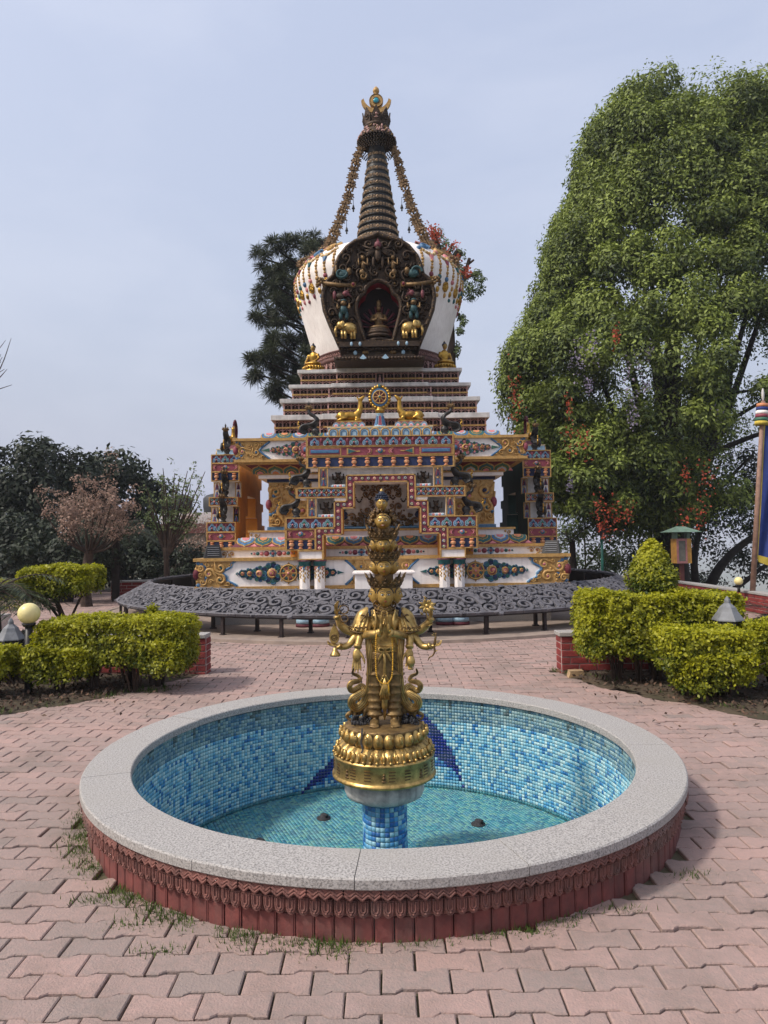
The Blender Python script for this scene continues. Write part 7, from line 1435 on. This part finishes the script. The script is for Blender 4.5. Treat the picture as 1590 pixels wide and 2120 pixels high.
# the great tree on the right
BY = 24.; env = [(1440, 150), (1290, 205), (1215, 280), (1195, 400), (1150, 470), (1130, 560), (1108, 650), (1048, 740), (1042, 800), (1085, 870), (1150, 970), (1200, 1050), (1290, 1085)]
E3 = [at(x, y, BY) for x, y in env]; BX = at(1475, 600, BY).x; ez = np.array([p.z for p in E3])[::-1]; er = np.array([BX - p.x for p in E3])[::-1]; g = random.Random(11); cl = []
while len(cl) < 450:
    z = ez[0] + (ez[-1] - 1.0 - ez[0]) * g.random(); rr = float(np.interp(z, ez, er)); a = g.uniform(0, 2 * PI); u = g.random(); k = .99 if u < .8 else math.sqrt(g.random()) * .8
    r_ = g.choice((g.uniform(.45, .8), g.uniform(.7, 1.25))); R_ = max(.2, rr - r_ * .72) * k; x, y = BX + R_ * math.cos(a), BY + .62 * R_ * math.sin(a) * 1.0
    if math.sin(a) > .75 and g.random() < .8: continue
    if x > 15.5: continue
    px_gap = (abs(x - 10.2) < .9 and 6.0 < z < 8.6 and y < BY) or (x > 11.9 and 2.0 < z < 9.0 and y < BY + 2); 
    if px_gap and g.random() < .72: continue
    if z < 4.5 and x > 10.8 and g.random() < .5: continue
    k2 = y / BY; cl.append((x * k2, y, EYE + (z - EYE) * k2, r_ * k2))
for _ in range(46): q = at(g.uniform(1085, 1330), g.uniform(850, 1060), BY - g.uniform(1.5, 3.2)); cl.append((q.x, q.y, q.z, g.uniform(.35, .65)))
for _ in range(75):
    z = ez[0] + (ez[-1] - .6 - ez[0]) * (_ + g.random()) / 75; r_ = g.uniform(.5, .95); cl.append((BX - float(np.interp(z, ez, er)) + r_ * .55, BY + g.uniform(-.8, .8), z - r_ * .3, r_))
stems = [([(9.9, BY, -2.5), (9.9, BY, 1.5), (10.0, BY, 4), (10.2, BY, 8), (10.6, BY, 12)], [.75, .55, .4, .28, .1])]
for k in range(14):
    a = g.uniform(0, 2 * PI); h = g.uniform(6, 13); stems.append(([(9.95 + .3 * math.cos(a), BY + .3 * math.sin(a), 1.2), (10.1 + .8 * math.cos(a), BY - .2 + .6 * math.sin(a), 3.5), (10.4 + 1.8 * math.cos(a), BY + 1.2 * math.sin(a), h * .6), (10.6 + 3.2 * math.cos(a), BY + 2. * math.sin(a), h)], [.25, .2, .13, .04]))
for k in range(12): z = g.uniform(2.5, 7); x1_ = g.uniform(-4.2, 5.5); stems.append(([(10., BY, z - 1.2), (10 + x1_ * .5, BY - .6, z), (10 + x1_, BY - 1.4, z + g.uniform(-.2, 1.2))], [.13, .08, .03]))
def big_extra(root):
    for nm, m, spots, s in (('flower_vine', 'orangeflower', [(1065, 795, .25), (1070, 845, .3), (1178, 835, .2), (1180, 905, .35), (1212, 910, .3), (1238, 1050, .3), (1252, 1075, .35), (1275, 1065, .25), (1303, 1058, .2), (1420, 985, .2), (1465, 995, .3), (1418, 1070, .35), (1450, 1060, .3), (1275, 695, .15), (1250, 1090, .2)], .085), ('wisteria', 'wisteria', [(1200, 735, .35), (1225, 722, .3), (1190, 750, .25), (1300, 775, .3), (1312, 830, .3), (1310, 865, .22), (1320, 750, .25), (1345, 730, .15), (1487, 848, .2), (1218, 800, .15), (1180, 1000, .15), (1335, 800, .2)], .085)):
        P = []
        for px, py, r in spots:
            c = at(px, py, BY - 3.0 - (.4 if px < 1200 else 1.2))
            for _ in range(45): P.append((c.x + g.gauss(0, r * .35), c.y + g.gauss(0, r * .4), c.z + g.gauss(0, r * .9) - r * .3 * g.random()))
        P = np.array(P); V, Q = leaf_arrays(P, np.tile([0, -1, .3], (len(P), 1)), s, .6, .9); bulk(nm, V, Q, m, root, tint=RNG.random(len(Q)), kind='stuff')
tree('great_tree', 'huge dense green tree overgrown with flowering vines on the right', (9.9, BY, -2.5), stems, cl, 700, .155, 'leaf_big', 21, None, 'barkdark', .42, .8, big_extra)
g = random.Random(5); cl = [(g.uniform(9.6, 15), g.uniform(25, 29), g.uniform(-1.2, 4.6), g.uniform(.4, .8)) for _ in range(90)]
tree('shade_tree', 'dark spreading tree with bare low limbs behind the flag pole', (12.2, 27, -3), [([(11.2, 25, -3), (11.6, 25, -.5), (12.6, 25, 1.0), (14.5, 25, 2.2)], [.24, .2, .14, .06]), ([(11.3, 25, -1), (11.2, 25, 1), (12, 25, 3), (13.5, 25, 4.6)], [.16, .12, .08, .03]), ([(11.5, 25, -1), (12.8, 25, -.2), (14, 25, .6), (15.5, 25, .7)], [.12, .09, .07, .04])], cl, 170, .14, 'leaf_dark', 22, 'trees round the terrace', 'barkdark')
# thin young tree at the lamp post
g = random.Random(8); cl = [(g.uniform(5.2, 8.2), g.uniform(23, 24.5), g.uniform(.3, 2.0), g.uniform(.22, .42)) for _ in range(60)]
tree('young_tree', 'light airy young tree around the right lamp post', (6.6, 23.6, -.6), [([(6.4, 23.6, -.6), (6.5, 23.6, .6), (6.2, 23.6, 1.8)], [.06, .05, .02]), ([(6.5, 23.6, .2), (7.2, 23.6, 1), (7.6, 23.6, 1.8)], [.04, .03, .01]), ([(5.6, 23.8, -.6), (5.65, 23.8, 1.2), (5.6, 23.8, 2.6)], [.03, .03, .01]), ([(7.0, 24, -.6), (6.95, 24, 1.2), (7.0, 24, 2.6)], [.03, .03, .01])], cl, 60, .13, 'leaf_mid', 23, 'trees round the terrace')
# dark trees on the left
def blob(cx, cy, cz, rx, ry, rz, k, r0, r1, seed):
    g = random.Random(seed); out = []
    while len(out) < k:
        d = Vector((g.gauss(0, 1), g.gauss(0, 1), g.gauss(0, 1))).normalized(); q = g.random() ** .3
        if d.y > .6: continue
        out.append((cx + d.x * rx * q, cy + d.y * ry * q, cz + d.z * rz * q, g.uniform(r0, r1)))
    return out
def L_tree(label, px, py, Y, rx, rz, k, m, seed, size=.2, n=150, nm='evergreen_tree', pys=None, r0=.4, r1=.8, extra_cl=()):
    c = at(px, py, Y); zb = -.3; tree(nm, label, (c.x, Y, zb), [([(c.x, Y, zb), (c.x + .1, Y, c.z * .4), (c.x, Y, c.z)], [.25, .2, .08])] + [([(c.x, Y, c.z * .3), (c.x + s * rx * .4, Y, c.z * .8), (c.x + s * rx * .7, Y, c.z + rz * .5)], [.12, .08, .03]) for s in (-1, 1)], blob(c.x, Y, c.z, rx, rx * .8, rz, k, r0, r1, seed) + list(extra_cl), n, size, m, seed, 'trees round the terrace', 'barkdark')
c = at(95, 905, 24)
L_tree('tall dark evergreen with a ragged top at the far left', 60, 1040, 24, 2.6, 2.0, 90, 'leaf_dark', 31, extra_cl=[(c.x, 24, c.z - .3, .3), (c.x + .5, 24, c.z - .7, .45), (c.x - .5, 24, c.z - .5, .35)])
L_tree('broad leaved dark tree behind the pale blossom tree', 235, 1045, 27, 1.9, 1.75, 60, 'leaf_dark', 32, .26, 110)
L_tree('low dark shrubbery at the far left under the evergreen', 30, 1140, 21, 2.2, .9, 60, 'leaf_dark', 33, .16, 130, 'shrub_thicket'); L_tree('low dark shrubbery between the blossom tree and the railing', 250, 1150, 24, 1.9, .85, 60, 'leaf_dark', 34, .16, 120, 'shrub_thicket', None, .3, .55)
L_tree('dark bush behind the table shaped shrub', 130, 1165, 19, 1.6, .6, 40, 'leaf_dark', 35, .14, 120, 'shrub_thicket', None, .25, .45); L_tree('brownish bush below the house left of the stupa', 410, 1130, 25, 1.3, 1.2, 46, 'blossom', 36, .09, 90, 'shrub_thicket', None, .2, .45)
L_tree('dense bush behind the left end of the railing', 360, 1172, 23, 1.4, .5, 36, 'leaf_dark', 37, .13, 110, 'shrub_thicket', None, .25, .42)
b = hedge('dark_hedge', 'dull clipped hedge in the shade behind the left cycad', [hs(-11.4, -8.5, 16.4, 17.2, .0, .75, 9000)], [], None)
# pale blossom tree
c = at(185, 1050, 17.5); g = random.Random(9); br = [([(c.x - .05, 17.5, -.05), (c.x - .1, 17.5, .5), (c.x - .02, 17.5, 1.2), (c.x, 17.5, 1.5)], [.15, .13, .12, .08])]; cl = []
for k in range(26):
    a = g.uniform(0, 2 * PI); h = g.uniform(-.5, 1.25); rr = g.uniform(.5, 1.3); e = (c.x + rr * math.cos(a), 17.5 + rr * .7 * math.sin(a), c.z + h * .9); br.append(([(c.x, 17.5, 1.35), (c.x + rr * .5 * math.cos(a), 17.5 + rr * .4 * math.sin(a), 1.65 + h * .35), e], [.045, .022, .008]))
    for q in range(6): t = g.uniform(.5, 1.1); cl.append((c.x + (e[0] - c.x) * t + g.gauss(0, .14), e[1] + g.gauss(0, .2), 1.6 + (e[2] - 1.6) * t + g.gauss(0, .14), g.uniform(.10, .24)))
tree('blossom_tree', 'spreading tree with pale brown faded blossom on the left', (c.x, 17.5, -.05), br, cl, 38, .055, 'blossom', 41, 'trees round the terrace', 'bark', .8, .0)
# thin leafing tree
c = at(347, 1190, 18.5); g = random.Random(10); br = [([(c.x, 18.5, -.1), (c.x - .02, 18.5, .8), (c.x - .05, 18.5, 1.45)], [.09, .08, .07])]; cl = []
for k in range(22):
    px = g.uniform(272, 432); py = 960 + abs(px - 352) * .5 * g.random() + g.random() * 90; e = at(px, py, 18.5 + g.uniform(-.6, .6)); mid = Vector((c.x + (e.x - c.x) * .45, 18.5, 1.4 + (e.z - 1.4) * .38)); br.append(([(c.x - .04, 18.5, 1.2), mid, e], [.045, .025, .008]))
    for q in range(7): t = .45 + .55 * q / 6; w = mid.lerp(e, (t - .45) / .55); cl.append((w.x + g.gauss(0, .08), w.y + g.gauss(0, .08), w.z + g.gauss(0, .08), g.uniform(.06, .13)))
tree('leafing_tree', 'thin tree with sparse fresh leaves left of the stupa', (c.x, 18.5, -.1), br, cl, 11, .08, 'leaf_mid', 42, 'trees round the terrace', 'bark', .5, .0)
# bare twigs reaching in at the left edge
g = random.Random(12); c = at(-60, 790, 14); br = [([(c.x - .5, 14, -.1), (c.x - .5, 14, 2.5), (c.x - .3, 14, 4.2)], [.12, .09, .05])]
for k in range(16): e = at(g.uniform(-20, 42), g.uniform(695, 800), 14 + g.uniform(-.3, .3)); br.append(([(c.x - .2, 14, 4.0 + g.random() * .5), (c.x + (e.x - c.x) * .55, 14, 4.4 + (e.z - 4.4) * .5 + g.gauss(0, .1)), e], [.02, .012, .004]))
tree('bare_tree', 'bare twigs of a leafless tree entering at the left edge', (c.x - .5, 14, -.1), br, [], 0, .1, 'leaf_mid', 43, 'trees round the terrace')
# long needled pine behind the stupa
PY = 24.; g = random.Random(13); root = thing('pine_tree', (at(680, 1000, PY).x, PY, -.3), 'long needled pine rising behind the left side of the dome', 'tree', 'trees round the terrace'); tr = at(690, 640, PY); b = MB(); b.tube([(tr.x, PY, -.3), (tr.x, PY, 6), (tr.x - .1, PY, 10.5), (tr.x - .4, PY, 12.2)], [.4, .32, .2, .06], 10, 'barkdark')
spots = [(570, 515), (600, 500), (632, 497), (648, 520), (600, 545), (575, 555), (540, 535), (625, 550), (560, 585), (590, 590), (615, 590), (640, 585), (545, 612), (575, 640), (600, 640), (625, 640), (538, 650), (555, 655), (590, 665), (565, 700), (560, 720), (600, 705), (625, 720), (640, 700), (532, 740), (535, 775), (560, 760), (590, 745), (615, 760), (560, 800), (580, 820), (610, 790), (585, 780), (640, 760), (663, 512), (660, 560), (660, 620), (650, 660), (610, 610), (570, 610), (650, 740), (630, 800)]
P, D = [], []
for px, py in spots:
    c = at(px, py, PY + g.uniform(-.8, 1.2)); mid = Vector((tr.x + (c.x - tr.x) * .5, (PY + c.y) / 2, c.z - .5 - .2 * g.random())); b.tube(smooth([(tr.x, PY, c.z - 1.0), mid, c], 4), [.06] * 4 + [.035] * 4 + [.015], 6, 'barkdark')
    for q in range(5):
        cc = c + Vector((g.gauss(0, .16), g.gauss(0, .2), g.gauss(0, .14)))
        for _ in range(130):
            d = Vector((g.gauss(0, 1), g.gauss(0, 1), g.gauss(0, .8) + .25)).normalized(); P.append(tuple(cc)); D.append(tuple(d))
b.build('trunk', root); P = np.array(P); D = np.array(D); n_ = len(P); B = np.cross(D, RNG.normal(0, 1, (n_, 3))); B /= np.linalg.norm(B, axis=1)[:, None]; s = RNG.uniform(.26, .44, (n_, 1)); E2 = P + D * s * .6; E3_ = P + D * s; E3_[:, 2] -= .16 * s[:, 0]
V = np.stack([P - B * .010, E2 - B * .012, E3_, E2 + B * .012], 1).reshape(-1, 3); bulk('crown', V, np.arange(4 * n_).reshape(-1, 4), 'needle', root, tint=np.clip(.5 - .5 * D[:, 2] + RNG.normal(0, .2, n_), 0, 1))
# lopped trunk with orange flowering creeper behind the right side of the dome
g = random.Random(14); FY = 20.5; A = lambda px, py: at(px, py, FY); br = [([(A(930, 900).x, FY, -.3), A(925, 700), A(915, 560), A(895, 480)], [.3, .25, .2, .06]), ([A(920, 600), A(928, 560), A(952, 520)], [.16, .15, .13]), ([A(925, 620), A(958, 575), A(972, 535)], [.1, .06, .05]), ([A(968, 548), A(981, 538)], [.04, .03]), ([A(930, 610), A(965, 575), A(990, 568)], [.08, .06, .04])]
cl = [(A(px, py).x, FY + g.uniform(-.3, .3), A(px, py).z, r) for px, py, r in [(905, 490, .2), (915, 500, .2), (925, 520, .2), (935, 540, .2), (950, 530, .2), (955, 560, .2), (950, 575, .25), (945, 590, .3), (960, 590, .25), (965, 605, .2), (975, 615, .13), (978, 600, .15), (985, 572, .15), (992, 585, .15), (996, 600, .13), (940, 610, .25), (900, 540, .25), (915, 560, .25), (955, 655, .12), (950, 690, .12), (945, 715, .13), (958, 670, .1), (945, 730, .1)] for _ in range(2)]
def fx(root):
    P = []
    for px, py, r in ((890, 487, .2), (900, 492, .2), (895, 500, .2), (905, 498, .15), (922, 532, .14), (962, 570, .16), (965, 578, .12), (938, 517, .1), (943, 545, .08), (893, 520, .08)):
        c = A(px, py)
        for _ in range(45): P.append((c.x + g.gauss(0, r * .5), FY - .35 + g.gauss(0, .1), c.z + g.gauss(0, r * .5)))
    P = np.array(P); V, Q = leaf_arrays(P, np.tile([0, -1, .2], (len(P), 1)), .085, .6, .8); bulk('flowers', V, Q, 'orangeflower', root, tint=RNG.random(len(Q)) * .6, kind='stuff')
tree('creeper_tree', 'lopped tree with orange flowering creeper behind the right side of the dome', (A(930, 900).x, FY, -.3), br, cl, 60, .09, 'leaf_mid', 44, 'trees round the terrace', 'bark', .5, .9, fx)

# ------------------------------------------------------------------ house on the left, litter
h = thing('house', (-12.5, 42, -.3), 'house with red railing and a black water tank behind the left trees', 'house'); c = at(375, 1130, 40)
b = MB(); b.box(-16, -8.6, 40, 46, -.3, 2.2, 'housewall'); b.build('wall', h); b = MB(); b.box(-16.2, -8.3, 39.6, 46.2, 2.2, 2.75, 'housered'); b.build('parapet', h)
b = MB(); 
for z in (2.9, 3.05): b.box(-16.2, -8.3, 39.62, 39.68, z, z + .05, 'railwhite')
for k in range(40): b.box(-16.2 + k * .2, -16.17 + k * .2, 39.63, 39.67, 2.74, 3.05, 'railwhite')
b.build('railing', h); b = MB(); b.box(-13.6, -9.0, 42, 46, 2.75, 3.5, 'railwhite'); b.build('upper_wall', h)
for x in (-13.4, -11.2): b = MB(); b.lathe([(.0, 0), (.7, 0), (.75, .4), (.75, .9), (.55, 1.1), (.2, 1.2), (0, 1.2)], (x + .7, 43, 3.5), 20, 'tankblack'); b.build('water_tank', h)
for x in (-14.5, -12.5, -10.3): b = MB(); b.box(x, x + 1.0, 39.96, 40.02, .6, 1.8, 'tankblack'); b.build('window', h)
g = random.Random(15); P = []
for _ in range(7500):
    if g.random() < .5: x, y = g.uniform(-5, -2.1), g.uniform(6.1, 8.1); ok = inside(x, y, LB)
    else: x, y = g.uniform(1.95, 5), g.uniform(5, 7.85); ok = inside(x, y, RB)
    if ok or g.random() < .05: P.append((x, y, .016 + g.random() * .03))
P = np.array(P); V, Q = leaf_arrays(P, np.tile([0, 0, 1.], (len(P), 1)), .05, .5, .7); V[:, 2] = np.maximum(V[:, 2], .008); bulk('leaf_litter', V, Q, 'litter', tint=RNG.random(len(Q)), kind='stuff', label='dry fallen leaves lying on the soil of the garden beds', cat='litter')
P = []
for _ in range(6000):
    if g.random() < .45: x = g.uniform(-5.5, -2.2); y = 6.2 + (x + 3.6) * .75 + abs(g.gauss(0, .25)) if x > -3.6 else 5.9 + abs(g.gauss(0, .4))
    else: x = g.uniform(1.9, 5.5); y = 8.0 - (x - 1.9) * 1.78 + abs(g.gauss(0, .22)) if x < 3.2 else 5.65 - (x - 3.2) * .35 + abs(g.gauss(0, .4))
    if math.sin(x * 7) * math.sin(y * 9 + x * 3) > g.random() * .9 - .25: P.append((x, y, -.004))
P = np.array(P); V, Q = leaf_arrays(P, np.tile([0, -.2, .3], (len(P), 1)), .05, .2, .9); V[2::4, 2] = np.abs(V[2::4, 2]) + .008; V[1::4, 2] = np.maximum(V[1::4, 2], .004); V[3::4, 2] = np.maximum(V[3::4, 2], .004); bulk('weeds', V, Q, 'grassblade', tint=RNG.random(len(Q)), kind='stuff', label='thin weeds and grass along the edges of the garden beds', cat='grass')

# ------------------------------------------------------------------ air: pale haze over the valley
hz = bpy.data.materials.new('haze'); hz.use_nodes = True; n = hz.node_tree.nodes; n.remove(n['Principled BSDF']); pv = n.new('ShaderNodeVolumePrincipled'); pv.inputs['Color'].default_value = (.86, .90, .97, 1); pv.inputs['Density'].default_value = .0007; pv.inputs['Anisotropy'].default_value = .1
hz.node_tree.links.new(pv.outputs[0], n['Material Output'].inputs['Volume']); MATS['haze'] = hz
b = MB(); b.box(-7200, 7200, -7200, 7200, -93, 19.5, 'haze'); b.build('haze', kind='stuff')
